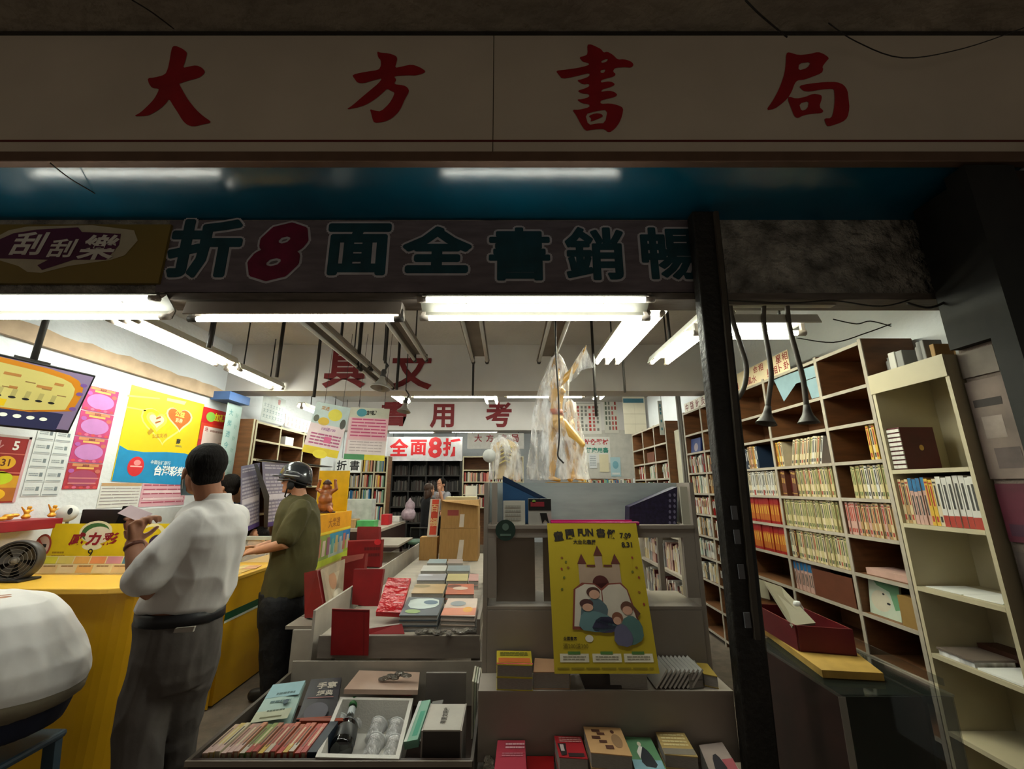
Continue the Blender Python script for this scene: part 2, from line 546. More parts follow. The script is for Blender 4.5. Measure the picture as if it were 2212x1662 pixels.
# beige strip high on the lottery wall
tr = MB()
random.seed(3)
n = 24
vs = []
for i in range(n + 1):
    y = 2.12 + (4.55 - 2.12) * i / n
    top = 2.475 + random.uniform(-.012, .012)
    vs += [(-2.998, y, 2.365), (-2.965, y, 2.365), (-2.965, y, top), (-2.998, y, top)]
fs = []
for i in range(n):
    a = i * 4
    for k in range(4): fs.append((a + k, a + (k + 1) % 4, a + 4 + (k + 1) % 4, a + 4 + k))
fs += [(3, 2, 1, 0), (n * 4, n * 4 + 1, n * 4 + 2, n * 4 + 3)]
tr.add(vs, fs)
struct('trim_2', tr, mat('beige_lath', '#b39c82', 0.85, var=0.15, scale=8))
M_STAIN = mat('stained_wall', '#675b53', 0.9, var=0.35, scale=4, bump=.2)
struct('wall_side_dark_piece', MB().bx(2.12, 2.34, 1.72, 1.895, 2.12, 2.88), mat('dark_column_paint', '#151410', 0.7, var=0.4), 'dark piece added above the side wall')  # dark piece added so the upper side wall stays dark
struct('wall_side', MB().bx(2.16, 2.34, 1.72, 1.895, 0, 2.119), M_STAIN, 'stained side wall beyond the cream shelf')
struct('column', MB().bx(2.11, 2.34, 1.625, 1.715, 0, 2.93), mat('dark_column_paint', '#151410', 0.7, var=0.4), 'dark painted column at the edge of the shopfront')
struct('wall_street', MB().bx(2.345, 6.0, 1.66, 1.8, 0, 2.93), mat('dark_brown_wall', '#2a1d17', 0.85, var=.4), 'dark brown street wall beyond the column')

# black post in front of the header
po = thing('post', (0.96, 1.85, 0), 'black painted steel post standing between the yellow poster stand and the wall shelves', 'post')
b = MB()
b.add([(0.895, 1.85, 0), (1.01, 1.85, 0), (1.01, 1.915, 0), (0.895, 1.915, 0), (0.945, 1.85, 2.853), (1.085, 1.85, 2.853), (1.085, 1.915, 2.853), (0.945, 1.915, 2.853)],
      [(0, 3, 2, 1), (4, 5, 6, 7), (0, 1, 5, 4), (1, 2, 6, 5), (2, 3, 7, 6), (3, 0, 4, 7)])
b.build('shaft', M_BLACK, po, bevel=.008)
b = MB()
b.bar((0.992, 1.845, .9), (1.06, 1.845, 2.84), .022, .022)
b.build('edge_rail', mat('worn_steel_rail', '#3b342b', .5, var=.3), po)
for k, (px, py) in enumerate([(1586, 1108), (1592, 1160), (1601, 1235), (1614, 1340)]):
    q = P(px, py, Y=1.846)
    MB().bx(q.x - .012, q.x + .012, 1.842, 1.8485, q.z - .028, q.z + .028).build('paper_scrap', mat('scrap_paper', '#66676b', .8), po)

# ------------------------------------------------------------------ big fascia sign
sg = thing('shop_sign', (0, YS + .02, P(0, 335, Y=YS).z), 'long white fascia sign with four red brushed characters above the shopfront', 'sign')
z0, z1 = P(0, 334, Y=YS).z, zt
b = MB(); b.bx(-5.5, -.066, YS, YS + .02, z0, z1); b.build('sign_panel', M_SIGN, sg)
b = MB(); b.bx(-.062, 4.5, YS, YS + .02, z0, z1); b.build('sign_panel', M_SIGN, sg)
b = MB(); b.bx(-5.5, 4.5, YS - .022, YS + .02, P(0, 349, Y=YS - .02).z, z0 - .001); b.build('bottom_rail', mat('brown_aluminium', '#6e5546', .45, metal=.4), sg, bevel=.004)
b = MB(); b.bx(-5.5, 4.5, YS - .003, YS - .0005, P(0, 307, Y=YS).z, P(0, 303, Y=YS).z); b.build('red_line', mat('dull_red', '#5b1712', .6), sg)
b = MB(); b.bx(-5.5, 4.5, YS - .012, YS + .02, z1 + .0005, z1 + .012); b.build('top_rail', M_DARK, sg)
FS = Fr((0, YS - .001, 0), (1, 0, 0), (0, 0, 1))
def traced(x0, y0, polys, k=8.31):
    out = []
    for poly in polys:
        o = []
        for x, y in poly:
            q = P(x0 + x / k, y0 + y / k, Y=YS)
            o.append((q.x, q.z))
        out.append(smooth_poly(o))
    return out
BIG = [
 (280, 90, [[(775,95),(830,80),(950,130),(1035,200),(1030,250),(1000,370),(960,480),(1080,450),(1200,430),(1300,470),(1360,540),(1330,600),(1240,660),(1080,700),(930,750),(890,760),(960,890),(1060,1060),(1200,1230),(1320,1340),(1465,1440),(1440,1470),(1330,1490),(1200,1525),(1100,1525),(1010,1480),(940,1400),(870,1280),(790,1160),(712,1030),(670,1100),(580,1190),(480,1260),(350,1330),(240,1345),(80,1345),(200,1280),(340,1150),(450,1030),(520,900),(530,850),(410,840),(350,760),(325,660),(460,650),(640,600),(690,500),(725,330),(750,170)]]),
 (740, 90, [[(620,180),(680,205),(830,215),(960,260),(985,310),(970,380),(940,480),(1080,450),(1240,415),(1380,460),(1490,530),(1470,570),(1320,615),(1180,610),(920,625),(970,690),(920,770),(1100,790),(1170,830),(1200,900),(1120,1040),(1060,1180),(1000,1280),(880,1390),(740,1450),(570,1465),(540,1400),(515,1290),(490,1215),(580,1245),(690,1260),(830,1130),(900,1020),(940,920),(870,890),(800,850),(720,930),(600,1030),(460,1120),(320,1180),(60,1230),(180,1150),(340,1010),(520,860),(640,760),(720,660),(560,700),(380,755),(270,745),(220,680),(170,600),(400,550),(650,515),(690,440),(690,340),(640,290)]]),
 (1190, 90, [[(650,60),(720,55),(800,90),(900,140),(945,205),(1010,185),(1110,240),(1200,330),(1300,320),(1430,355),(1490,420),(1440,475),(1330,465),(1150,475),(1110,540),(1165,590),(1130,635),(1000,665),(900,700),(895,745),(1010,720),(1100,730),(1155,775),(1080,820),(930,860),(890,910),(1040,885),(1140,910),(1195,960),(1150,1000),(1000,1035),(890,1065),(890,1125),(1060,1115),(1200,1145),(1300,1195),(1280,1330),(1230,1460),(1150,1570),(1040,1645),(960,1580),(880,1575),(720,1590),(620,1610),(530,1480),(460,1340),(380,1225),(500,1230),(690,1185),(690,1130),(560,1115),(460,1045),(560,1040),(690,1000),(680,945),(560,940),(470,890),(600,850),(690,810),(680,760),(580,780),(460,700),(560,680),(690,630),(690,570),(560,600),(400,640),(200,675),(140,600),(85,530),(250,510),(480,480),(680,430),(680,390),(570,370),(505,285),(600,265),(660,230)],
   [(905,350),(1030,305),(1000,370),(905,390)], [(890,520),(985,500),(950,570),(890,565)], [(615,1310),(800,1255),(1020,1225),(970,1470),(820,1475),(670,1505)], [(670,1340),(800,1290),(900,1300),(940,1345),(870,1385),(700,1450),(730,1390)]]),
 (1645, 90, [[(440,215),(490,195),(660,250),(850,230),(1010,190),(1110,225),(1215,300),(1150,370),(1085,460),(1105,500),(1080,570),(900,640),(760,690),(640,700),(590,760),(540,900),(470,1020),(350,1130),(230,1215),(75,1240),(190,1080),(290,900),(360,730),(410,570),(430,400)], [(670,395),(885,370),(820,480),(655,525)],
   [(660,800),(850,760),(1150,730),(1350,730),(1470,780),(1540,880),(1560,1050),(1575,1200),(1540,1370),(1450,1450),(1180,1540),(1140,1460),(1120,1385),(1250,1380),(1290,1250),(1310,1060),(1300,890),(1280,850),(1060,865),(860,905),(740,890)],
   [(480,990),(620,1030),(780,1000),(920,940),(1060,960),(1085,1010),(1030,1180),(1110,1245),(1080,1290),(920,1300),(760,1325),(640,1385),(580,1340),(520,1180),(470,1060)], [(670,1120),(850,1070),(820,1210),(710,1255)]])]
for x0, y0, polys in BIG:
    b = MB(); b.flat(fill2d(traced(x0, y0, polys)), FS, .001)
    b.build('lettering', M_RED, sg)

# ------------------------------------------------------------------ inner header banners
YH = 1.945
FH = Fr((0, YH, 0), (1, 0, 0), (0, 0, 1))
bn = thing('banner', (0, YH, hz0), 'grimy discount banner with teal characters and a purple figure eight on the header', 'banner')
xa, xb = P(352, 560, Y=YH).x, P(1512, 560, Y=YH).x
zb0, zb1 = P(0, 632, Y=YH).z, P(0, 478, Y=YH).z
MB().fbox(FH, xa, xb, zb0, zb1, .0, .006).build('banner_sheet', M_BANNER, bn)
M_HALO = mat('white_outline_paint', '#b9b6bc', .8, var=.15)
M_TEAL = mat('teal_paint', '#123f49', .7, var=.25)
for ch, px, py, w, h in [('折', 445, 538, 160, 128), ('8', 603, 545, 118, 122), ('面', 775, 540, 138, 112), ('全', 945, 541, 152, 100), ('書', 1122, 550, 136, 118), ('銷', 1284, 549, 132, 118), ('暢', 1447, 549, 130, 116)]:
    c = P(px, py, Y=YH); hh = P(px, py - h / 2, Y=YH).z - P(px, py + h / 2, Y=YH).z; ww = P(px + w / 2, py, Y=YH).x - P(px - w / 2, py, Y=YH).x
    sh_ = .25 if ch == '8' else 0
    vs, fs = glyphs(ch, .01, sh_)
    sx = (ww / (max(p[0] for p in vs) - min(p[0] for p in vs))) / (hh / (max(p[1] for p in vs) - min(p[1] for p in vs)))
    def stamps(r, h, m, nm, k=12):
        b = MB()
        for i in range(k + 1):
            a_ = math.tau * i / k; q_ = r if i < k else 0
            b.text(ch, FH, c.x + q_ * math.cos(a_), c.z + q_ * math.sin(a_), hh * .93, h + i * .00012, bold=.01, sx=sx, shear=sh_)
        b.build(nm, m, bn)
    thin = .0065 if ch in '書銷暢' else .011
    if ch == '8': thin = .018
    stamps(thin + .012, .0066, M_HALO, 'letter_outline')
    stamps(thin, .0086, mat('purple_red_paint', '#6f0d33', .7, var=.3) if ch == '8' else M_TEAL, 'lettering')
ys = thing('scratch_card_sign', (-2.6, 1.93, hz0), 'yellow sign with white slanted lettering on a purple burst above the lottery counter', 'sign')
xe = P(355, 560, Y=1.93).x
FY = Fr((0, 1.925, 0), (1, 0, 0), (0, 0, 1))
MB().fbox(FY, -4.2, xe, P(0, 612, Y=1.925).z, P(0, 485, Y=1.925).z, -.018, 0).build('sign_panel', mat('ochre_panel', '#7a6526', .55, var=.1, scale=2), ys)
def px2(F, Y, pts):
    o = []
    for x, y in pts:
        q = P(x, y, Y=Y); o.append(F.uv(q))
    return o
b = MB(); b.flat(fill2d([px2(FY, 1.925, [(-60, 540), (20, 498), (60, 490), (200, 487), (290, 498), (298, 520), (270, 552), (240, 562), (150, 575), (90, 590), (60, 588), (40, 575), (-10, 560), (-60, 565)])]), FY, .0015)
b.build('burst_outline', mat('pale_sign_cream', '#b0a48a', .6), ys)
b = MB(); b.flat(fill2d([px2(FY, 1.925, [(-60, 545), (30, 505), (80, 497), (170, 492), (178, 502), (262, 506), (258, 530), (230, 562), (160, 562), (92, 584), (82, 574), (105, 562), (50, 560), (-60, 558)])]), FY, .003)
b.build('burst', mat('burst_purple', '#4d1238', .6, var=.4, scale=3), ys)
for ch, px, py, h in [('刮', 66, 527, 50), ('刮', 137, 537, 40), ('樂', 214, 535, 54)]:
    c = P(px, py, Y=1.925); hh = P(px, py - h / 2, Y=1.925).z - P(px, py + h / 2, Y=1.925).z
    b = MB(); b.text(ch, FY, c.x, c.z, hh, .0045, bold=.025, sx=1.25, shear=.18); b.build('lettering', mat('sign_offwhite', '#cfc8bd', .6), ys)

# ------------------------------------------------------------------ fluorescent fixtures
def fixture(A, B, n, label, lit=True, w=.14, hh=.05, warm=False, house=True, grey=False, face=None, drop=None):
    """face: the direction the tubes look (down by default); drop: height of the ceiling it hangs from"""
    A, B = Vector(A), Vector(B)
    mid = (A + B) / 2
    t = thing('fluorescent_light', mid, label, 'ceiling light')
    d = (B - A).normalized()
    up = -(Vector(face).normalized() if face else Vector((0, 0, -1)))
    s = d.cross(up).normalized()
    prof = [(-w / 2, .0), (-w / 2 + .02, hh), (w / 2 - .02, hh), (w / 2, .0), (w / 2 - .004, -.004), (w / 2 - .024, .042), (-w / 2 + .024, .042), (-w / 2 + .004, -.004)]
    vs = [p + s * x + up * (z + .012) for p in (A, B) for x, z in prof]
    k = len(prof)
    fs = [(i, (i + 1) % k, k + (i + 1) % k, k + i) for i in range(k)] + [tuple(range(k - 1, -1, -1)), tuple(range(k, 2 * k))]
    MB().add(vs, fs).build('housing', M_LAMPGREY if grey else (M_REFL if face else M_LAMP), t)
    for i in range(n):
        off = 0 if n == 1 else (i / (n - 1) - .5) * w * .72
        p, q = A + s * off + d * .03, B + s * off - d * .03
        MB().tube([p, q], .013, 10).build('tube', (M_TUBEW if warm else M_TUBE) if lit else M_OFF, t)
        for e, sg_ in ((p, 1), (q, -1)):
            b = MB()
            b.tube([e - d * .032 * sg_, e + d * .012 * sg_], .0165, 8)
            b.bar(e - d * .02 * sg_ + up * .0, e - d * .02 * sg_ + up * .052, .018)
            b.build('lamp_holder', M_DARK if grey else M_LAMPGREY, t)
    if drop:
        for f_ in (.2, .8):
            e = A.lerp(B, f_)
            MB().tube([e + up * .06, (e.x, e.y, drop)], .006, 6).build('suspension_rod', M_DARK, t)
    return t
front = (0, -.62, -.78)
fixture((-2.90, 1.905, 2.345), (-1.69, 1.905, 2.345), 2, 'lit twin fluorescent light hung under the yellow scratch card sign', w=.14, face=front, drop=hz0 - .03)
fixture((-1.62, 1.985, 2.318), (-.53, 1.985, 2.318), 1, 'fluorescent light with a dusty grey housing and one lit tube under the banner', grey=True, w=.10, hh=.10, drop=hz0 - .03)
fixture((-.43, 1.905, 2.338), (.715, 1.905, 2.338), 2, 'bright twin fluorescent light with a white reflector under the middle of the banner', w=.14, face=front, drop=hz0 - .03)
fixture((1.02, 2.13, 2.298), (1.62, 2.13, 2.298), 1, 'single tube fluorescent light in a deep white housing beside the black post', w=.26, drop=2.9)
R = 3.0
fixture((-2.40, 2.42, 2.5), (-2.40, 3.42, 2.5), 3, 'three-tube fluorescent light running into the shop above the television', w=.22, drop=R)
fixture((-2.43, 3.55, 2.5), (-2.43, 4.30, 2.5), 2, 'twin fluorescent light second along the lottery wall', w=.16, drop=R)
fixture((-2.43, 4.85, 2.4), (-2.43, 6.05, 2.4), 1, 'single fluorescent light third along the lottery wall', w=.12, drop=R)
fixture((.85, 2.32, 2.5), (.85, 3.40, 2.5), 3, 'lit three-tube fluorescent light running into the shop beyond the golden statue', w=.24, drop=R)
fixture((1.29, 2.32, 2.5), (1.29, 3.40, 2.5), 2, 'lit twin fluorescent light running into the shop behind the black post', w=.18, warm=True, drop=R)
fixture((-1.25, 2.3, 2.5), (-1.25, 3.5, 2.5), 2, 'unlit fluorescent light running into the shop above the hanging lottery sheet', lit=False, grey=True, w=.13, drop=R)
fixture((-1.25, 3.54, 2.5), (-1.25, 4.30, 2.5), 2, 'unlit fluorescent light beyond another unlit one, above the hanging lottery sheet', lit=False, grey=True, w=.13, drop=R)
fixture((-.71, 2.2, 2.5), (-.71, 3.3, 2.5), 2, 'unlit fluorescent light above the hanging spotlight', lit=False, grey=True, w=.13, drop=R)
fixture((-.22, 2.2, 2.5), (-.22, 3.35, 2.5), 2, 'unlit twin fluorescent light midway between spotlight and golden statue', lit=False, grey=True, w=.16, drop=R)
fixture((.33, 2.2, 2.5), (.33, 3.35, 2.5), 2, 'unlit twin fluorescent light directly above the golden statue', lit=False, grey=True, w=.16, drop=R)
fixture((-2.72, 6.0, 2.80), (-1.68, 6.0, 2.80), 1, 'lit tube behind the first ceiling beam above the hanging lottery sheet', w=.1, drop=R)
fixture((-1.40, 6.0, 2.77), (-.29, 6.0, 2.77), 1, 'lit tube behind the first ceiling beam beneath the red character for writing', w=.1, drop=R)
fixture((-.03, 6.0, 2.77), (1.15, 6.0, 2.77), 1, 'lit tube behind the first ceiling beam crossing behind the golden statue', w=.1, drop=R)
fixture((-.22, 5.0, 2.62), (-.20, 5.75, 2.62), 2, 'bright twin fluorescent light seen end on beneath the second ceiling beam', w=.18, drop=R)
fixture((-1.42, 5.0, 2.62), (-1.40, 5.7, 2.62), 2, 'bright twin fluorescent light end on behind the second spotlight', w=.14, drop=R)
fixture((-1.40, 10.4, 2.82), (-.20, 10.4, 2.82), 1, 'lit tube far back above the white bookshop sign', w=.1, drop=R)
fixture((-2.9, 10.2, 2.78), (-1.75, 10.2, 2.78), 1, 'lit tube far back above the red and white discount sign', w=.1, drop=R)

for x_, y_, ax_ in [(-1.54, 5.2, 'back bay light beside the bookshelf'), (.6, 5.2, 'back bay light over the right aisle'), (1.5, 5.6, 'back bay light by the wall bookcase'), (-2.0, 8.4, 'rear bay light over the side table'), (-.6, 8.3, 'rear bay light over the middle aisle'), (1.0, 8.3, 'rear bay light over the low bookcase')]:  # unseen lamps added behind the beams to brighten the back
    fixture((x_, y_, 2.9), (x_, y_ + 1.2, 2.9), 2, 'unseen light added to brighten the back, ' + ax_, w=.16, drop=R)
# rods that drop from the ceiling to the lights
def rod(px, py0, py1, Y, label, r=.011):
    x = P(px, (py0 + py1) / 2, Y=Y).x
    z1_ = 3.0
    z0_ = P(px, py1, Y=Y).z
    o = MB().tube([(x, Y, z1_), (x, Y, z0_)], r, 8).build('hanging_rod', M_DARK)
    tag(o, label, 'rod')
rod(455, 705, 752, 2.9, 'dark rod dropping onto the three-tube light over the lottery wall', .016)
rod(605, 705, 815, 3.6, 'dark rod dropping from the ceiling beside the two lottery wall lights', .016)
rod(685, 735, 858, 4.0, 'dark rod reaching down behind the hanging lottery sheet', .016)
rod(738, 705, 735, 3.0, 'short dark rod dropping just before the red character for tools')
rod(778, 705, 765, 3.2, 'dark rod slanting past the long unlit light', .016)
rod(835, 705, 785, 3.1, 'thin dark rod that carries the first spotlight')
rod(1022, 776, 855, 4.2, 'thin dark rod hanging before the first beam, right of the red characters')
rod(1283, 700, 900, 3.2, 'long thin rod hanging right beside the golden statue')
rod(1345, 700, 848, 3.5, 'dark rod dropping past the lit three-tube light')
rod(1445, 685, 738, 3.0, 'short dark rod beside the lit light behind the post')
rod(860, 745, 842, 4.0, 'dark rod crossing the red character for writing', .014)

# red painted characters on the two ceiling beams
M_BRED = mat('beam_letter_red', '#6e1a1f', .7, var=.2)
for ch, px, py, w, h, Y in [('具', 745, 797, 78, 82, 4.325), ('文', 889, 800, 74, 84, 4.325), ('書', 851, 893, 34, 56, 7.495), ('用', 955, 899, 40, 52, 7.495), ('考', 1077, 895, 40, 56, 7.495)]:
    F = Fr((0, Y, 0), (1, 0, 0), (0, 0, 1))
    c = P(px, py, Y=Y); hh = P(px, py - h / 2, Y=Y).z - P(px, py + h / 2, Y=Y).z
    o = MB().text(ch, F, c.x, c.z, hh, .002, bold=.03).build('painted_character', M_BRED)
    tag(o, {'具': 'red painted character for tools on the first ceiling beam', '文': 'red painted character for writing on the first ceiling beam', '書': 'red painted character for book on the second beam, beside the hanging sheet', '用': 'red painted character for use on the second ceiling beam', '考': 'red painted character for study on the second beam beside the statue'}[ch], 'lettering')
# ------------------------------------------------------------------ books
def book_mesh(t, h, d, cover, marks=(), soft=True):
    """a closed book standing up: spine at x=0 facing -x, thickness along y; marks: (z0, z1, width share, material) on the spine"""
    b = MB(); c = .0022
    b.bx(0, c, -t / 2, t / 2, 0, h, 0)
    b.bx(c, d, -t / 2, -t / 2 + c, 0, h, 0)
    b.bx(c, d, t / 2 - c, t / 2, 0, h, 0)
    e = .0 if soft else .004
    b.bx(c, d - .002 - e, -t / 2 + c, t / 2 - c, e + .0005, h - e - .0005, 1)
    mats = [cover, M_PAGE]
    for z0, z1, w, m in marks:
        if m not in mats: mats.append(m)
        F = Fr((0, 0, 0), (0, -1, 0), (0, 0, 1))
        b.rect(F, -t * w / 2, t * w / 2, z0 * h, z1 * h, .0006, mats.index(m))
    return b, mats
MESHES = {}
def book_data(key, *a, **k):
    if key not in MESHES:
        b, mats = book_mesh(*a, **k)
        o = b.build('book', mats, shift=Vector((0, 0, 0)))
        MESHES[key] = o.data
        bpy.data.objects.remove(o)
    return MESHES[key]
def put_book(me, loc, rot, label, group, sc=1.0):
    o = bpy.data.objects.new('book', me); COL.objects.link(o)
    o.location = loc; o.rotation_euler = rot; o.scale = (1, 1, sc) if not isinstance(sc, tuple) else sc
    tag(o, label, 'book', group)
    return o
C_CREAM = c_mat('#c3b088', .7, var=.16, scale=14); C_CREAM2 = c_mat('#b5a878', .7, var=.16, scale=14); C_CREAM3 = c_mat('#cbbc9c', .7, var=.14, scale=14)
C_TAN = c_mat('#a58356', .7, var=.15); C_WHITE = c_mat('#cfccc4', .6, var=.08); C_PINK = c_mat('#b89488', .65, var=.12); C_MAROON = c_mat('#4a0f12', .5, var=.2)
C_RED = c_mat('#8c1212', .5, var=.15); C_ORANGE = c_mat('#a85a18', .55, var=.2); C_BLUE = c_mat('#24628f', .5, var=.12); C_NAVY = c_mat('#1b2b40', .5, var=.15)
C_GREEN = c_mat('#6f8f74', .6, var=.12); C_PALEG = c_mat('#9fb0a0', .6, var=.1); C_BLACK = c_mat('#17161a', .5, var=.2); C_GREYB = c_mat('#8b8a88', .6, var=.12); C_YEL = c_mat('#c9a33a', .55, var=.12)
C_BROWN = c_mat('#5d3220', .55, var=.15); C_GOLD = c_mat('#b8924e', .4, metal=.5, var=.1); C_INKR = c_mat('#9c3527', .6); C_INKG = c_mat('#5c6a3c', .6); C_INKB = c_mat('#3b3a36', .6)
C_SALMON = c_mat('#c78a72', .6, var=.12)
def std_marks(ink, a=.42, b=.86): return ((a, b, .42, ink), (.08, .2, .55, ink), (.9, .94, .8, ink))
def K(kind, h=.19):
    T = {'cream': (.017, h, .13, C_CREAM, std_marks(C_INKR)), 'cream2': (.016, h, .13, C_CREAM2, std_marks(C_INKG)), 'cream3': (.019, h, .13, C_CREAM3, std_marks(C_INKB)),
         'yellow': (.018, h, .13, C_YEL, std_marks(C_INKR)), 'white': (.017, h, .14, C_WHITE, std_marks(C_INKB)), 'whitered': (.024, h, .15, C_WHITE, ((.35, .85, .4, C_INKB), (0.0, .22, .98, C_INKR))),
         'pink': (.017, h, .13, C_PINK, std_marks(C_INKR)), 'tan': (.018, h, .13, C_TAN, std_marks(C_INKB)), 'maroon': (.028, h, .15, C_MAROON, ((.9, .95, .9, C_GOLD), (.1, .13, .9, C_GOLD))),
         'brownred': (.026, h, .15, C_BROWN, ((.86, .93, .95, C_GOLD), (.5, .7, .5, C_GOLD), (.08, .12, .9, C_GOLD))),
         'redset': (.029, h, .14, C_RED, ((.1, .74, .96, C_ORANGE), (.35, .68, .35, C_YEL))), 'bluetop': (.019, h, .13, C_PINK, ((.72, 1.0, .98, C_BLUE), (.2, .62, .4, C_INKB))),
         'navy': (.024, h, .14, C_NAVY, ((.4, .8, .4, C_WHITE),)), 'paleg': (.02, h, .14, C_PALEG, std_marks(C_INKB)), 'grey': (.02, h, .14, C_GREYB, std_marks(C_WHITE)), 'green': (.02, h, .14, C_GREEN, std_marks(C_WHITE)),
         'black': (.022, h, .14, C_BLACK, std_marks(C_WHITE)), 'red': (.02, h, .14, C_RED, std_marks(C_WHITE)), 'blue': (.02, h, .14, C_BLUE, std_marks(C_WHITE)), 'salmon': (.018, h, .14, C_SALMON, std_marks(C_INKB)), 'brown': (.02, h, .14, C_BROWN, std_marks(C_GOLD))}
    t, hh, d, c, mk = T[kind]
    return book_data((kind, round(h, 3)), t, hh, d, c, mk), t
def row(kinds, y0, z, x, h, label, group, step=-1, lean=0.0, rzone=.0, gap=.0012, start=1, noun=None):
    """books standing side by side on a shelf, spines facing the aisle; y runs towards the street when step is -1"""
    y = y0
    for i, kd in enumerate(kinds):
        me, t = K(kd, h)
        rnd = random.Random(hash((label, i)) & 0xffff if False else i * 7 + int(z * 100))
        sc = 1 + rnd.uniform(-.03, .03)
        le = lean(i) if callable(lean) else lean
        yy = y + step * t / 2 + (step * math.tan(abs(le)) * 0)
        put_book(me, (x + rnd.uniform(0, .012), yy, z + (abs(math.sin(le)) * t / 2 if le else 0)), (le, 0, 0), label.format(o=ORD[i + start - 1]), group, sc)
        y += step * (t / max(.4, math.cos(le)) + gap)
    return y

# ------------------------------------------------------------------ tall brown wall shelf
XS, XB = 2.1, 2.42
UY = [2.352, 2.722, 3.315, 3.9, 4.468, 4.91]
LV = [.06, .30, .545, .77, .987, 1.205, 1.42, 1.637, 1.86, 2.07, 2.33]
ws = thing('wall_shelf', (XS + .15, 3.6, 0), 'tall brown bookcase of open compartments along the right-hand wall', 'bookshelf')
ws['label'] = 'tall brown veneer bookcase of square compartments behind the black post'
MB().bx(XB - .012, XB, UY[0], UY[-1], 0, 2.345).build('back_panel', M_BROWN, ws)
for y in UY:
    b = MB(); b.bx(XS + .006, XB - .013, y - .01, y + .01, 0, 2.345, 0); b.bx(XS, XS + .006, y - .0115, y + .0115, 0, 2.345, 1)
    b.build('upright', [M_BROWN, M_SHELF], ws)
for i in range(5):
    for z in LV:
        b = MB(); b.bx(XS + .006, XB - .013, UY[i] + .0125, UY[i + 1] - .0125, z - .018, z, 0); b.bx(XS, XS + .006, UY[i] + .0125, UY[i + 1] - .0125, z - .019, z + .001, 1)
        b.build('shelf_board', [M_BROWN, M_SHELF], ws)
x0 = XS + .012
# bay behind the glass case (between 2.72 and 3.31)
y = row(['yellow', 'cream3', 'yellow', 'cream3'], 3.30, 1.637, x0, .185, 'upright yellowish paperback, {o} of four beside the leaning row of cream books', 'yellowish upright books')
row(['cream3', 'cream', 'cream3', 'cream2', 'cream3', 'cream', 'cream3', 'cream', 'cream3', 'cream2', 'cream3', 'white', 'cream3', 'cream', 'white'], y - .075, 1.637, x0, .19, 'cream paperback leaning on its neighbours in the slanting row, {o} from the yellowish books', 'leaning cream books', lean=.3, gap=.001)
y = row(['brownred', 'brownred'], 3.295, 1.42, x0, .19, 'brown-red bound volume with gold bands, {o} at the far end under the leaning row', 'brown-red volumes')
y = row(['maroon', 'maroon'], y - .002, 1.42, x0 + .03, .19, 'dark maroon volume pushed back, {o} between two pairs of gold-banded volumes', 'maroon volumes')
y = row(['brownred', 'brownred'], y - .002, 1.42, x0, .185, 'brown-red bound volume with gold bands, {o} beside the cream set under the leaning row', 'brown-red volumes beside the cream set')
row(['tan', 'cream2', 'cream3', 'cream2', 'cream', 'cream3', 'cream2', 'cream', 'cream3', 'cream2', 'cream3', 'cream2', 'cream', 'cream3', 'cream2', 'cream3', 'cream2', 'cream', 'cream2'], y - .003, 1.42, x0, .2, 'cream paperback of the set next to the gold-banded volumes, {o} from them', 'cream set beside gold-banded volumes')
row((['cream2', 'cream3', 'cream2', 'cream2'] * 8)[:29], 3.298, 1.205, x0, .192, 'pale yellow volume two shelves under the leaning row, {o} from the far end', 'upper pale yellow set')
row((['paleg', 'cream3', 'cream3', 'brown'] + ['cream2', 'cream2', 'cream3', 'cream', 'cream2', 'cream3'] * 5)[:29], 3.298, .987, x0, .192, 'pale yellow volume of the set above the blue-topped books, {o} from the far end', 'lower pale yellow set')
row(['bluetop'] * 9, 3.298, .77, x0, .185, 'blue-topped book on the shelf under the pale yellow sets, {o} from the far end', 'blue-topped books')
bx_ = MB().bx(x0, x0 + .012, 2.76, 3.10, .772, .94).build('brown_folder', C_BROWN); tag(bx_, 'brown flat folder standing beside the blue-topped books', 'folder')
# a pale blue sheet set in the topmost compartment
for nm, pts, lb in [('paper_sheet', [(3.2, 2.315), (2.745, 2.30), (2.745, 2.22), (2.96, 2.22), (3.12, 2.12)], 'pale blue folded sheet pinned across the topmost compartment'), ('paper_sheet', [(2.86, 2.215), (2.745, 2.215), (2.745, 2.08), (2.83, 2.08)], 'pale blue lower sheet standing in the topmost compartment')]:
    F = Fr((XS + .02, 0, 0), (0, -1, 0), (0, 0, 1))
    tag(MB().prism([(-a, b) for a, b in pts], F, 0, .0015).build(nm, mat('pale_blue_sheet', '#7f99a3', .7)), lb, 'paper')
# bay beside the post (3.315 - 3.9)
y = row(['white', 'white', 'salmon', 'paleg', 'grey', 'navy', 'black'], 3.84, 1.637, x0, .175, 'mixed book near the post on the fourth shelf from the top, {o} in the row', 'mixed books near the post')
row(['tan', 'salmon', 'cream', 'tan', 'yellow', 'white', 'navy'], y - .004, 1.637, x0, .185, 'tan and salmon book beside the dark one near the post, {o} in the row', 'tan books near the post', lean=lambda i: -.04)
row((['white', 'cream3', 'cream3', 'white', 'white', 'whitered'] * 5)[:26], 3.885, 1.42, x0, .19, 'white-spined book on the shelf above the red and orange sets, {o} from the far end', 'white books above the red sets')
row(['redset'] * 18, 3.885, 1.205, x0, .195, 'red and orange volume of the upper red set, {o} from the far end', 'upper red set')
row(['redset'] * 18, 3.885, .987, x0, .195, 'red and orange volume of the lower red set, {o} from the far end', 'lower red set')
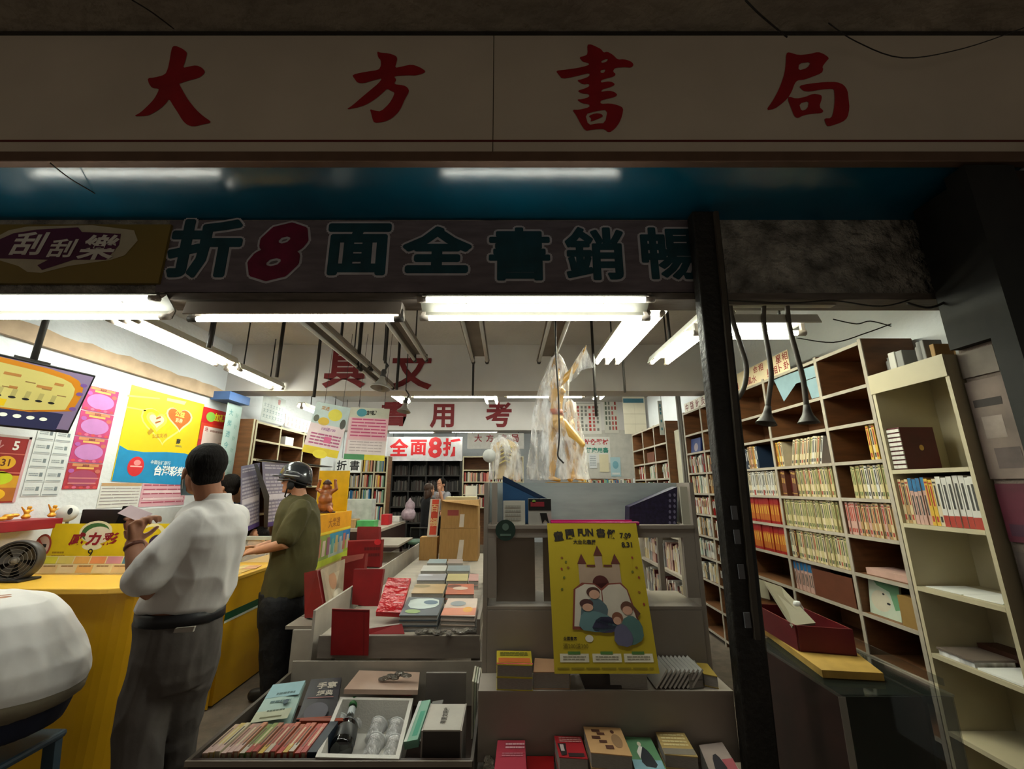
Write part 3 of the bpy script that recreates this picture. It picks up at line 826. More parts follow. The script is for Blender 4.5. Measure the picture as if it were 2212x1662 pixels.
# bay at the near end (2.352 - 2.722)
row(['yellow', 'cream3', 'yellow'], 2.45, 1.637, x0, .2, 'thick yellowish book alone at the near end over the cream set, {o} of three', 'yellowish books at the near end')
row(['cream2'] * 4 + ['cream3', 'cream2', 'white', 'cream3', 'cream2', 'white', 'cream3', 'cream2', 'cream2'], 2.62, 1.42, x0, .19, 'cream volume in the half-filled compartment beside the cream shelf, {o} in the row', 'cream set beside the cream shelf')
row(['pink'] * 5 + ['tan', 'cream', 'tan', 'pink', 'tan', 'cream', 'tan', 'cream', 'tan', 'pink', 'tan', 'cream', 'tan', 'cream'], 2.708, 1.205, x0, .19, 'pinkish tan paperback beside the cream shelf, {o} in the row', 'pinkish tan books')
me = book_data('flatpink', .035, .26, .16, C_PINK, ())
put_book(me, (x0 + .02, 2.66, .987 + .019), (math.pi / 2, 0, 0), 'pinkish book lying flat below the pinkish tan row', None)
pb = thing('picture_book', (x0 + .05, 2.6, .77), 'green and white picture book standing face out below the flat pinkish book', 'book')
Fp = Fr((x0 + .03, 2.70, .771), (0, -1, 0), (.12, 0, 1))
MB().fbox(Fp, 0, .2, 0, .2, -.012, 0).build('cover', c_mat('#b9c4b2', .5), pb)
b = MB(); b.oval(Fp, .08, .08, .065, .055, .0006, 0); b.add([Fp.pt(*q, .0006) for q in [(.02, .2), (.2, .2), (.2, .06), (.17, .05), (.14, .14), (.06, .16)]], [(0, 5, 4, 3, 2, 1)[::-1]], 1); b.oval(Fp, .1, .12, .008, .005, .0012, 2); b.oval(Fp, .13, .075, .012, .006, .0012, 2)
b.build('cover_print', [c_mat('#c5bda8'), c_mat('#5f8f6a'), M_INK], pb)
tag(MB().bx(x0, x0 + .06, 2.37, 2.46, .7705, .92).build('book', c_mat('#8a6b38', .6)), 'plain tan book standing face out in the corner below the flat pinkish book', 'book')
# far bays, seen on the other side of the post: too many small spines to tell apart
def books_stuff(name, rows_, mats, label, axis='y'):
    """rows_: (start, end, fixed, z, height, depth, seed) rows of spines as one object"""
    b = MB()
    for s0, s1, x, z, h, dep, seed in rows_:
        rnd = random.Random(seed); y = s0
        while True:
            t = rnd.uniform(.012, .03)
            if (y + t > s1): break
            hh = h * rnd.uniform(.82, 1.0); m_ = rnd.randrange(len(mats))
            if axis == 'y':
                b.bx(x + rnd.uniform(0, .02), x + dep, y, y + t - .001, z + .0005, z + hh, m_)
                b.rect(Fr((x - .0005, 0, 0), (0, -1, 0), (0, 0, 1)), -(y + t * .75), -(y + t * .25), z + hh * .45, z + hh * .85, 0, rnd.randrange(len(mats)))
            else:
                b.bx(y, y + t - .001, x + rnd.uniform(0, .02), x + dep, z + .0005, z + hh, m_)
            y += t
    o = b.build(name, mats); o['kind'] = 'stuff'; o['label'] = label
    return o
PAL = [C_WHITE, C_PALEG, C_GREYB, C_CREAM3, C_WHITE, C_INKB, C_CREAM, C_WHITE, C_RED, C_TAN]
rr = []
for k, (z, h) in enumerate([(1.637, .2), (1.42, .19), (1.205, .18), (.987, .18), (.77, .18), (.545, .18)]):
    rr += [(4.48, 4.895, x0, z, h, .14, k), (4.05 if k else 4.3, 4.455, x0, z, h, .14, k + 20), (3.915, 4.03, x0, z, h, .14, k + 40)]
books_stuff('shelved_books', rr, PAL, 'rows of pale books filling the bookcase bays beyond the black post')
bb = thing('picture_book', (x0 + .02, 4.75, 1.861), 'dark blue book with a pale round picture standing face out beyond the post', 'book')
Fp = Fr((x0 + .02, 4.86, 1.861), (0, -1, 0), (.1, 0, 1))
MB().fbox(Fp, 0, .24, 0, .16, -.02, 0).build('cover', c_mat('#1c2f66', .4), bb); MB().oval(Fp, .13, .06, .05, .045, .0006).build('cover_print', c_mat('#8d7f86'), bb)
# signs standing on top of the brown shelf
def strip_sign(y0, y1, zb, zt_, label, chars, bg='#d5cfc4', ink='#8c1f22', lean=.0):
    o = thing('shelf_sign', (XS + .02, (y0 + y1) / 2, zb), label, 'sign')
    F = Fr((XS + .01, y0, zb), (0, -1, 0), (lean, 0, 1))
    W, H = y0 - y1, zt_ - zb
    MB().fbox(F, 0, W, 0, H, -.004, 0).build('card', c_mat(bg, .7), o)
    for ln, (txt, b0) in enumerate(chars):
        k = len(txt)
        for i, ch in enumerate(txt):
            if ch == ' ': continue
            MB().text(ch, F, W * (i + .5) / k, H * b0, H * .8 / len(chars), .001, bold=.012).build('lettering', c_mat(ink, .6), o)
strip_sign(3.82, 2.98, 2.331, 2.49, 'cream shelf sign with red characters on top of the brown bookcase, right of the post', [('命相  風水  星相卜卦', .3), ('命卜   命相  星相', .75)], bg='#dccba8')
strip_sign(4.86, 4.05, 2.331, 2.44, 'white shelf sign with dark red characters on the bookcase beyond the post', [('中醫針灸專區', .5)], ink='#6d2028')

# ------------------------------------------------------------------ cream shelf in front
cs = thing('cream_shelf', (2.13, 2.12, 0), 'cream laminate bookshelf at the end of the brown bookcase, nearly empty', 'bookshelf')
YA, YC = 1.91, 2.335
MB().bx(2.145, 2.155, YA + .017, YC - .017, 0, 2.09).build('back_panel', M_CREAMW, cs) if False else MB().bx(2.425, 2.437, YA, YC, 0, 2.09).build('back_panel', M_CREAMW, cs)
MB().bx(2.1, 2.424, YA, YA + .018, 0, 2.105).build('side_panel', M_CREAMW, cs)
MB().bx(2.1, 2.424, YC - .018, YC, 0, 2.105).build('side_panel', M_CREAMW, cs)
MB().bx(2.1, 2.424, YA + .019, YC - .019, 2.085, 2.105).build('top_panel', M_CREAMW, cs)
b = MB(); b.bx(2.092, 2.102, YA, YC, 2.0, 2.108); b.build('fascia', M_CREAMW, cs)
for z in (1.575, 1.30, .993, .69, .36, .06):
    MB().bx(2.1, 2.424, YA + .019, YC - .019, z - .02, z).build('shelf_board', M_CREAMW, cs)
# slipcase set: white ribbed spines and a maroon case
st = thing('bound_book_set', (2.2, 2.28, 1.575), 'set of maroon volumes with ribbed white spines standing on the cream shelf', 'book set')
for i in range(3):
    y1_ = 2.314 - i * .025; y0_ = y1_ - .024
    b = MB(); b.bx(2.118, 2.30, y0_, y1_, 1.5765, 1.80, 0)
    for j in range(9): b.bx(2.113, 2.1182, y0_, y1_, 1.583 + j * .024, 1.599 + j * .024, 1)
    v_ = b.build('volume', [C_MAROON, C_WHITE], st)
    if i == 2: MB().oval(Fr((2.215, y0_ - .0006, 1.69), (1, 0, 0), (0, 0, 1)), 0, 0, .012, .015, .0004).build('emblem', C_GOLD, v_)
row(['cream', 'tan', 'cream'] , 2.315, 1.301, 2.112, .225, 'tan book at the far end of the cream shelf row, {o} there', 'tan books on the cream shelf')
row(['bluetop', 'bluetop', 'bluetop', 'bluetop'], 2.255, 1.301, 2.112, .23, 'blue-topped book on the cream shelf, {o} of four', 'blue-topped books on the cream shelf')
row(['yellow', 'yellow', 'cream3'], 2.17, 1.301, 2.112, .225, 'yellow book between the blue-topped and the red-footed books on the cream shelf, {o} of three', 'yellow books on the cream shelf')
row(['whitered'] * 7, 2.11, 1.301, 2.112, .235, 'red-footed white book at the near end of the cream shelf, {o} of seven', 'red-footed white books')
for k, (y0_, y1_) in enumerate([(2.30, 2.13), (2.12, 1.96)]):
    tag(MB().bx(2.13, 2.33, y1_, y0_, .9945 + .0, .9975 + k * .002).build('paper_stack', M_PAPER), 'thin white papers lying on the empty cream shelf, ' + ['nearer the brown bookcase', 'nearer the street'][k], 'papers')
pl = thing('plastic_box', (2.2, 2.2, .69), 'clear plastic box lying on a lower board of the cream shelf', 'box')
MB().bx(2.115, 2.30, 2.13, 2.29, .692, .715).build('tray', film('clear_plastic', see=.45), pl); MB().bx(2.11, 2.305, 2.125, 2.295, .7155, .724).build('lid', c_mat('#6e625a', .3), pl)
tag(MB().bx(2.11, 2.36, 1.945, 2.115, .692, .70).build('paper_stack', M_PAPER), 'white paper stack beside the clear plastic box on the cream shelf', 'papers')
tag(MB().bx(2.2, 2.22, 1.95, 2.29, .80, .815).build('wooden_strip', c_mat('#4a2c20', .5)) if False else MB().bx(2.32, 2.42, 1.94, 2.3, .70, .74).build('box_file', c_mat('#4a2c20', .5)), 'dark brown flat box behind the papers on the cream shelf', 'box')
# clutter on top of the cream shelf
random.seed(5)
for k in range(9):
    yy = 2.30 - k * .045; h = random.uniform(.05, .14)
    r = random.uniform(.012, .03)
    nm = ['jar', 'carton', 'bundle', 'tin'][k % 4]
    z = 2.1065
    if nm in ('jar', 'tin'):
        o = MB().lathe([(r, 0), (r, h * .8), (r * .7, h * .86), (r * .72, h), (0, h)], (2.22 + .05 * (k % 2), yy, z), n=12).build(nm, [C_GREYB, C_GREEN, C_WHITE, C_TAN][k % 4])
    else:
        o = MB().bx(2.18, 2.28, yy - r * .7, yy + r * .7, z, z + h, 0).build(nm, [C_TAN, C_WHITE, C_GREYB][k % 3], bevel=.004)
    tag(o, 'small dusty %s on top of the cream shelf, %s from the brown bookcase' % (nm, ORD[k]), nm)

# ------------------------------------------------------------------ posters on the side wall, street end
FW = Fr((2.1545, 1.9, 0), (0, -1, 0), (0, 0, 1))
def wall_sheet(a0, a1, b0, b1, col, label, prints=(), name='notice'):
    o = thing(name, FW.pt((a0 + a1) / 2, b0, 0), label, 'notice')
    MB().fbox(FW, a0, a1, b0, b1, .0, .0035).build('sheet', c_mat(col, .7, var=.3, scale=6), o)
    if prints:
        b = MB(); ms = []
        for p0, p1, q0, q1, c in prints:
            m = c_mat(c, .7, var=.3)
            if m not in ms: ms.append(m)
            b.rect(FW, a0 + (a1 - a0) * p0, a0 + (a1 - a0) * p1, b0 + (b1 - b0) * q0, b0 + (b1 - b0) * q1, .0045, ms.index(m))
        b.build('print', ms, o)
wall_sheet(.0, .15, 1.98, 2.10, '#6f655c', 'small grey notice high on the side wall beside the cream shelf')
wall_sheet(.0, .16, 1.52, 1.96, '#77675f', 'faded grey poster on the side wall level with the maroon volumes', [(.1, .8, .72, .8, '#2f2622'), (.2, .7, .4, .62, '#8e8078'), (.3, .9, .1, .3, '#5a4d4a')])
wall_sheet(.01, .17, 1.26, 1.50, '#55162a', 'dark purple-red poster on the side wall level with the red-footed books', [(.7, .95, .5, .9, '#b98d92'), (.1, .5, .1, .3, '#3b1a2e')])
wall_sheet(.02, .17, .85, 1.22, '#4b403c', 'dark brown torn poster low on the side wall', [(.1, .8, .6, .75, '#6d5f58')])
FC = Fr((0, 1.659, 0), (1, 0, 0), (0, 0, 1))
for k, (pa, pb_, c_) in enumerate([((2150, 545), (2225, 660), '#a3957f'), ((2185, 672), (2260, 760), '#9d9080')]):
    q0, q1 = P(*pa, Y=1.655), P(*pb_, Y=1.655)
    o = thing('notice', (q0.x, 1.655, q1.z), ['upper', 'lower'][k] + ' pale printed notice on the dark wall past the column', 'notice')
    MB().fbox(FC, q0.x, q1.x, q1.z, q0.z, 0, .003).build('sheet', c_mat(c_, .7), o)
    b = MB()
    for j in range(3):
        zz = q1.z + (q0.z - q1.z) * (.2 + .27 * j)
        b.rect(FC, q0.x + .03, q1.x - .03, zz, zz + .015, .0036)
    b.build('print', M_INK, o)

# ------------------------------------------------------------------ gooseneck lamps beside the post
def gooseneck(pts, end, label):
    o = thing('gooseneck_lamp', pts[0], label, 'lamp')
    pp = [Vector(p) for p in pts]
    # smooth the path
    sm = []
    for i in range(len(pp) - 1):
        p0, p1, p2, p3 = pp[max(i - 1, 0)], pp[i], pp[i + 1], pp[min(i + 2, len(pp) - 1)]
        for t in [k / 6 for k in range(6)]:
            sm.append(.5 * ((2 * p1) + (p2 - p0) * t + (2 * p0 - 5 * p1 + 4 * p2 - p3) * t * t + (3 * p1 - p0 - 3 * p2 + p3) * t ** 3))
    sm.append(pp[-1])
    MB().tube(sm, .012, 8).build('flexible_neck', mat('lamp_neck', '#4b443a', .55, var=.3), o)
    d = (sm[-1] - sm[-4]).normalized()
    if end:
        MB().lathe([(.014, 0), (.018, .03), (.024, .05), (.045, .085), (.047, .09), (.036, .082), (.02, .05), (0.0, .045)], sm[-1], d, 14).build('shade', mat('lamp_shade_dark', '#3d3833', .5, var=.3), o)
Yg = 2.0
g = lambda L: [P(x, y, Y=Yg) for x, y in L]
zt3 = 2.41
gooseneck(g([(1577, 660), (1582, 690), (1598, 740), (1612, 790), (1608, 835), (1590, 868)]), False, 'bent gooseneck lamp hanging right beside the black post')
gooseneck(g([(1650, 660), (1650, 700), (1660, 760), (1666, 810), (1662, 850), (1659, 878)]), True, 'gooseneck lamp with small dark shade, middle one of three beside the post')
gooseneck(g([(1700, 660), (1706, 710), (1722, 770), (1735, 820), (1740, 860), (1742, 875)]), True, 'gooseneck lamp with dark cone shade, farthest of three from the post')
lr = thing('lamp_rail', (1.4, Yg, 2.4), 'white rail carrying the three gooseneck lamps under the header', 'rail')
q0, q1 = P(1540, 658, Y=Yg), P(1800, 664, Y=Yg)
MB().bx(q0.x, q1.x, Yg - .02, Yg + .02, q1.z + .004, q1.z + .03).build('rail', M_SHELF, lr)
# ------------------------------------------------------------------ loose cables on the header
def cable(pts, label, r=.004, m=None, name='cable'):
    pp = [Vector(p) for p in pts]; sm = []
    for i in range(len(pp) - 1):
        p0, p1, p2, p3 = pp[max(i - 1, 0)], pp[i], pp[i + 1], pp[min(i + 2, len(pp) - 1)]
        for t in [k / 5 for k in range(5)]:
            sm.append(.5 * ((2 * p1) + (p2 - p0) * t + (2 * p0 - 5 * p1 + 4 * p2 - p3) * t * t + (3 * p1 - p0 - 3 * p2 + p3) * t ** 3))
    sm.append(pp[-1])
    return tag(MB().tube(sm, r, 6).build(name, m or M_BLACK), label, 'cable')
cable([P(1545, 648, Y=1.93), P(1700, 655, Y=1.93), P(1800, 650, Y=1.93), P(1905, 662, Y=1.93), P(1990, 640, Y=1.93)], 'black cable sagging along the foot of the peeling header')
cable([P(1800, 690, Y=1.98), P(1850, 700, Y=2.0), P(1880, 694, Y=2.0), P(1925, 705, Y=2.0)], 'thin black cable looping toward the top of the brown bookcase', .003)
cable([P(1720, 730, Y=2.1), P(1800, 740, Y=2.06), P(1870, 720, Y=2.04), P(1925, 700, Y=2.0)], 'thin black cable drooping under the white lamp housing', .003)
cable([P(1960, 655, Y=1.9), P(2010, 665, Y=1.88), P(2060, 640, Y=1.86), P(2100, 600, Y=1.84)], 'black cable running from the header to the dark column', .006)
cable([P(1610, 0, Y=1.35), P(1640, 30, Y=1.40), P(1680, 64, Y=1.52), P(1700, 80, Y=1.585)], 'black cable dropping from the arcade ceiling onto the sign', .004)
cable([P(1790, 50, Y=1.45), P(1850, 90, Y=1.582), P(1950, 125, Y=1.58), P(2080, 105, Y=1.58), P(2212, 60, Y=1.56)], 'thin black wire sagging over the far end of the sign', .0025)
cable([P(285, 0, Y=1.3), P(330, 28, Y=1.4), P(375, 62, Y=1.52)], 'black wire on the arcade ceiling above the first sign character', .003)
cable([P(108, 352, Y=1.61), P(150, 385, Y=1.68), P(205, 418, Y=1.80)], 'black wire hanging under the blue soffit', .003)
# ------------------------------------------------------------------ grey display stand in the middle
YD = 2.10
M_STAND = mat('stand_grey_board', '#948a80', 0.7, var=.1, scale=4)
M_STANDP = mat('stand_pale_panel', '#9aa19f', 0.7, var=.12, scale=5, stretch=(1, 1, 5))
M_STANDD = mat('stand_dark_gap', '#191613', .8)
ds = thing('display_stand', (.42, 2.35, 0), 'tall grey display stand with an open top shelf that carries the yellow poster', 'display stand')
xl, xr = P(1045, 1135, Y=YD).x, P(1507, 1135, Y=YD).x
zt_, zs = P(1094, 1043, Y=YD).z, P(1094, 1135, Y=YD).z
zr0 = P(1094, 1162, Y=YD).z      # foot of the top rail
zo = P(1094, 1292, Y=YD).z       # foot of the openings
xo0, xo1 = P(1072, 1200, Y=YD).x, P(1478, 1200, Y=YD).x
DB = 2.62
MB().bx(xl, xl + .02, YD, DB, .05, zt_).build('side_panel', M_STAND, ds)
MB().bx(xr - .02, xr, YD, YD + .168, .05, zt_).build('side_panel', M_STAND, ds)
MB().bx(xr - .03, xr - .003, DB - .03, DB - .0005, .0, zt_ - .016).build('back_leg', M_STAND, ds)
MB().bx(xl + .021, xr, YD + .17, DB, zt_ - .015, zt_).build('top_board', M_STAND, ds)
MB().bx(xl + .021, xr - .021, YD + .16, YD + .168, zs + .001, zt_).build('back_panel', M_STANDP, ds)
MB().bx(xl + .021, xr - .021, YD - .004, YD + .155, zs - .016, zs).build('shelf_board', M_STAND, ds)
MB().bx(xl + .021, xr - .021, YD, YD + .02, zr0, zs - .0165).build('top_rail', M_STAND, ds)
MB().bx(xl + .021, xo0, YD + .0, YD + .02, zo, zr0 - .0005).build('stile', M_STAND, ds)
MB().bx(xo1, xr - .021, YD + .0, YD + .02, zo, zr0 - .0005).build('stile', M_STAND, ds)
MB().bx(xl + .021, xr - .021, YD, YD + .3, zo - .05, zo - .036).build('shelf_board', M_STAND, ds)
MB().bx(xl + .021, xr - .021, YD - .002, YD + .018, .46, zo - .052).build('lower_panel', M_STAND, ds)
MB().bx(xo0 + .0, P(1155, 1200, Y=YD + .06).x, YD + .06, YD + .07, zo - .03, zr0).build('inner_panel', M_STAND, ds)
MB().bx(P(1173, 1200, Y=YD + .06).x, P(1380, 1200, Y=YD + .06).x, YD + .06, YD + .07, zo - .03, zr0).build('inner_panel', M_STAND, ds)
# projecting ledge and lower step
zl = .685
MB().bx(xl - .005, xr - .0, 1.93, YD - .003, zl - .016, zl).build('ledge', M_STAND, ds)
MB().bx(xl - .005, xr - .0, 1.935, 1.95, .44, zl - .0165).build('ledge_front', M_STAND, ds)
MB().bx(xl - .005, xr - .05, 1.60, YD - .003, .40, .418).build('lower_step', M_STAND, ds)
MB().bx(xl, xr, 1.66, 1.68, .04, .399).build('kick_board', M_STANDD, ds)
# left post pair on the top shelf
MB().bx(P(1062, 1090, Y=YD).x, P(1074, 1090, Y=YD).x, YD + .03, YD + .05, zs + .001, zt_).build('post', M_STAND, ds)
# things on the top shelf
def wedge(px, Y0, depth, m, label, name, prints=None, mb=None):
    F = Fr((0, Y0, 0), (1, 0, 0), (0, 0, 1))
    pts = [(a, max(b, zs + .001)) for a, b in [onF(F, x, y) for x, y in px]]
    o = thing(name, (pts[0][0], Y0, zs), label, 'box')
    MB().prism(pts, F, -depth, 0).build('body', m, o)
    return o, F
o, F = wedge([(1086, 1138), (1086, 1040), (1187, 1088), (1187, 1138)], YD + .06, .07, c_mat('#224a72', .5), 'blue sloping file box standing on the top shelf of the grey stand', 'file_box')
q = [onF(F, x, y) for x, y in [(1086, 1028), (1187, 1080), (1187, 1088), (1086, 1040)]]
MB().prism(q, F, -.07, .001).build('sloping_edge', c_mat('#0b2745', .45), o)
o, F = wedge([(1360, 1142), (1360, 1095), (1463, 1052), (1463, 1142)], YD + .05, .08, mat('purple_pattern', '#241c38', .55, var=.5, scale=60), 'purple patterned sloping box on the top shelf of the grey stand', 'pattern_box')
b = MB()
for i in range(6):
    for j in range(2):
        a, c = onF(F, 1447 + j * 10, 1070 + i * 12)
        b.oval(F, a, c, .006, .0085, .0006, 0, 10)
b.build('pattern_border', c_mat('#75708a', .6), o)
Fz = Fr((0, YD + .02, 0), (1, 0, 0), (0, 0, 1))
def stand_card(x0, y0, x1, Y, th, col, label, name, deco=None):
    a = P(x0, y0, Y=Y); c = P(x1, y0, Y=Y)
    o = thing(name, (a.x, Y, zs), label, name.replace('_', ' '))
    MB().bx(a.x, c.x, Y, Y + th, zs + .0005, a.z).build('card', c_mat(col, .6, var=.05), o)
    if deco:
        F = Fr((a.x, Y, a.z), (1, 0, 0), (0, 0, 1)); p = Print(F, c.x - a.x, a.z - zs); deco(p); p.done(o)
    return o
stand_card(1087, 1082, 1134, YD + .02, .012, '#c2bfb3', 'cream card leaning before the blue file box', 'card', lambda p: p.lines(.1, .2, .8, .9, 4, '#a09d92'))
def d1(p):
    p.rect(0, 0, 1, .45, '#17120f'); p.rect(.1, .12, .7, .3, '#8c2430', 1); p.oval(.25, .1, .08, .06, '#7c9a3c', 1); p.poly([(.5, .55), (.8, .55), (.9, .95), (.72, .8), (.6, .95)], '#17120f', 1)
stand_card(1141, 1078, 1190, YD + .012, .025, '#aaa79f', 'book with a black upper half and pale foot standing beside the cream card', 'book', d1)
stand_card(1468, 1052, 1497, YD + .03, .012, '#bcb9a8', 'narrow pale card standing at the end of the top shelf beside the purple box', 'pale_card')
# magenta strip on the rail that carries the poster
mg = thing('poster_hanger', (.25, YD, zs), 'magenta plastic strip lying along the shelf edge above the yellow poster', 'strip')
xa_, xb_ = P(1190, 1128, Y=YD - .01).x, P(1380, 1128, Y=YD - .01).x
MB().bx(xa_, xb_, YD - .02, YD + .015, zs + .001, zs + .016).build('strip', c_mat('#a01258', .35), mg, bevel=.003)
MB().bx(xa_, xb_ - .03, YD + .002, YD + .012, zs + .0165, zs + .024).build('ridge', c_mat('#c71d70', .3), mg)
# round sticker
rs = thing('round_sticker', P(1092, 1147, Y=YD - .006), 'dark green round sticker at the corner of the grey stand', 'sticker')
c0 = P(1092, 1146, Y=YD - .006); FR = Fr(c0, (1, 0, 0), (0, 0, 1))
b = MB(); b.oval(FR, 0, 0, .048, .048, 0, n=32); b.oval(FR, 0, 0, .048, .048, -.003, n=32); b.build('disc', c_mat('#22382f', .45), rs)
b = MB(); b.oval(FR, .0, .015, .016, .017, .0008, 0, 12); b.rect(FR, -.026, .026, -.026, -.016, .0008, 0); b.build('print', c_mat('#5d7468', .5), rs)

# ------------------------------------------------------------------ yellow book fair poster
tl, tr_ = P(1182, 1131, Y=YD - .025), P(1374, 1131, Y=YD - .025)
bl = P(1183, 1456, Y=1.90)
bl.x = tl.x
po_, p = sheet('poster', tl, tr_, bl, 'yellow book fair poster with castle, open book and reading families hanging on the stand', 'poster', '#b39d1e', .0015)
W, Hh = p.W, p.H
D = '#231c14'
p.text('童', .12, .098, .075, D, 1, .045, rot=.12); p.text('閱', .245, .083, .075, D, 1, .045, rot=.08); p.text('FUN', .42, .072, .06, D, 1, .05, sx=.85)
p.text('書', .59, .075, .07, D, 1, .045); p.text('假', .705, .082, .07, D, 1, .045, rot=-.06)
p.text('大台北書展', .40, .145, .04, D, 1, .03)
p.text('7.09', .86, .095, .042, D, 1, .04); p.text('8.31', .86, .165, .042, D, 1, .04); p.text('~', .86, .12, .008, D)
ST = '#a58d78'; RF = '#5b2a22'
p.rect(.33, .33, .73, .50, ST); p.rect(.31, .30, .39, .45, ST, 1); p.rect(.67, .30, .75, .45, ST, 1); p.rect(.49, .25, .57, .40, ST, 1)
for x, y in ((.35, .25), (.53, .19), (.71, .25)): p.poly([(x - .05, y + .055), (x, y - .02), (x + .05, y + .055)], RF, 2)
for x in (.40, .58): p.rect(x, .31, x + .09, .325, RF, 2)
p.oval(.53, .44, .085, .055, '#4c1812', 2); p.rect(.445, .44, .615, .47, '#4c1812', 2)
p.poly([(.20, .74), (.24, .48), (.33, .435), (.46, .44), (.53, .475), (.60, .44), (.74, .435), (.80, .48), (.90, .75)], '#7b3a2c', 3)
p.poly([(.22, .72), (.26, .48), (.36, .445), (.46, .45), (.525, .49), (.525, .73)], '#c9bfae', 4)
p.poly([(.535, .73), (.535, .49), (.61, .45), (.73, .445), (.79, .485), (.875, .74)], '#c4baa9', 4)
# reading figures, as flat shapes
p.oval(.44, .50, .07, .035, '#4a2a20', 6); p.oval(.45, .515, .055, .03, '#c79a82', 7)
p.poly([(.28, .70), (.31, .58), (.40, .54), (.50, .54), (.58, .60), (.56, .66), (.50, .70)], '#51646a', 5, 1)
p.oval(.36, .575, .07, .03, '#4a2a28', 7); p.oval(.37, .60, .055, .025, '#c79a82', 8)
p.poly([(.26, .74), (.30, .63), (.44, .62), (.60, .66), (.66, .73), (.48, .76)], '#5d7d80', 6, 1); p.poly([(.38, .745), (.46, .66), (.62, .66), (.70, .735), (.55, .765)], '#3a3552', 6, 1)
p.oval(.77, .60, .065, .04, '#5d3a2a', 6); p.oval(.77, .62, .05, .028, '#c79a82', 7); p.poly([(.83, .58), (.90, .64), (.86, .67)], '#5d3a2a', 6)
p.poly([(.66, .82), (.70, .68), (.80, .645), (.90, .70), (.90, .80), (.78, .84)], '#4d6f6a', 5, 1)
p.oval(.66, .665, .055, .035, '#7a4a34', 7); p.oval(.655, .685, .04, .025, '#c79a82', 8)
p.poly([(.60, .83), (.62, .72), (.72, .70), (.80, .78), (.76, .85)], '#5c5a72', 7, 1)
for i, (x, y) in enumerate([(.14, .26), (.18, .29), (.13, .34), (.20, .33), (.15, .40), (.90, .26), (.93, .33), (.88, .36), (.94, .40), (.92, .50), (.12, .48), (.95, .58)]):
    p.oval(x, y, .014, .008, ['#8a5a20', '#6a6a20', '#8c3a28'][i % 3], 1, rot=i)
p.text('全國書店', .17, .795, .024, D, 1, .02); p.text('滿200送300', .22, .84, .034, '#7a6a12', 1, .01)
p.oval(.36, .795, .04, .022, '#d8d2c4', 1)
for i, x in enumerate((.06, .375, .68)):
    p.rect(x, .885, x + .28, .935, '#dcd5bd', 1); p.rect(x + .08, .872, x + .2, .89, '#4f7a3a', 2); p.lines(x + .03, .90, x + .25, .928, 2, '#8f8874', 2, i)
p.lines(.03, .965, .95, .985, 1, '#8a7a1c', 1, 5, words=7)
p.done(po_)
# ------------------------------------------------------------------ books on the upper ledge (top z about .74)
def cov(*cols):
    def f(p):
        p.rect(.08, .08, .92, .34, cols[1 % len(cols)], 1); p.oval(.55, .62, .28, .22, cols[2 % len(cols)], 1); p.lines(.1, .4, .6, .5, 2, cols[-1], 2)
    return f
def pile(px4, z, th, n, cover, label, deco=None, group=None, pages=None, low=False):
    low = z < .6
    far = min(px4[:2], key=lambda q: q[1])
    z = P(*far, Y=1.925 if low else 2.085).z
    th = z - (.419 if low else zl + .001)
    n = max(1, (n + 1) // 2)
    """n books of one size stacked; the top one shows its cover"""
    each = th / n
    for i in range(n):
        k = z - th + each * (i + 1)
        pts = [P(x, y, Z=z) for x, y in px4]
        lying_book_w(pts, k, each - .0004, cover, label if i == n - 1 else label.replace('book with', 'book under the one with') + ', %s from the top' % ORD[n - 1 - i], group, deco if i == n - 1 else None, name='paperback', pages=pages)
M_PG = mat('grey_page_edges', '#8f8a84', .8, var=.15, scale=80, stretch=(1, 1, 12))
pile([(1073, 1406), (1147, 1407), (1150, 1438), (1073, 1436)], .765, .08, 3, '#b3a02c', 'yellow covered paperback in the pile at the end of the ledge', lambda p: (p.rect(.05, .55, .95, .85, '#b05a22', 1), p.lines(.1, .15, .9, .45, 3, '#5a5a1c', 2), p.rect(.0, .9, 1, .98, '#a33a3a', 1)), pages=M_PG)
pile([(1155, 1422), (1232, 1426), (1230, 1452), (1152, 1452)], .725, .038, 2, '#b98f6c', 'salmon paperback on the ledge between yellow pile and poster', None, pages=M_PG)
pile([(1315, 1428), (1395, 1428), (1398, 1458), (1316, 1456)], .722, .035, 2, '#a39a92', 'grey paperback lying on the ledge under the poster corner', None, pages=M_PG)
tag(MB().bx(.32, .47, 1.945, 2.09, zl + .0005, zl + .012).build('magazine', c_mat('#2a221e', .5)), 'thin dark magazine lying flat on the ledge under the poster', 'magazine')
for i in range(9):
    a = P(1402 + i * 9.2, 1442, Z=.74); dy = -.016 * i * 0
    b = MB(); M_ = Matrix.Translation((a.x, 1.945, zl + .006)) @ Matrix.Rotation(math.radians(38), 4, 'Y')
    b.bx(0, .007, 0, .145, 0, .085, 0, M_); b.bx(-.0006, 0, .0, .145, .0, .085, 1, M_); b.bx(.0, .007, -.0006, 0, .0, .085, 1, M_)
    o = b.build('booklet', [c_mat('#56585a', .5), c_mat('#c2bfb8', .6)], shift=Vector((a.x, 1.945, zl)))
    tag(o, 'thin grey and white booklet in the slanted row on the ledge, %s from the poster' % ORD[i], 'booklet', 'slanted booklets')
pile([(1468, 1425), (1500, 1426), (1517, 1452), (1487, 1456)], .735, .048, 3, '#77756c', 'grey paperback in the pile beside the slanted booklets', lambda p: p.lines(.1, .1, .9, .8, 5, '#a9a69a', 1), pages=M_PG)
pile([(1503, 1432), (1528, 1434), (1550, 1462), (1520, 1456)], .715, .03, 1, '#a38a3c', 'book with an ochre cover at the far right end of the ledge', None, pages=M_PG)
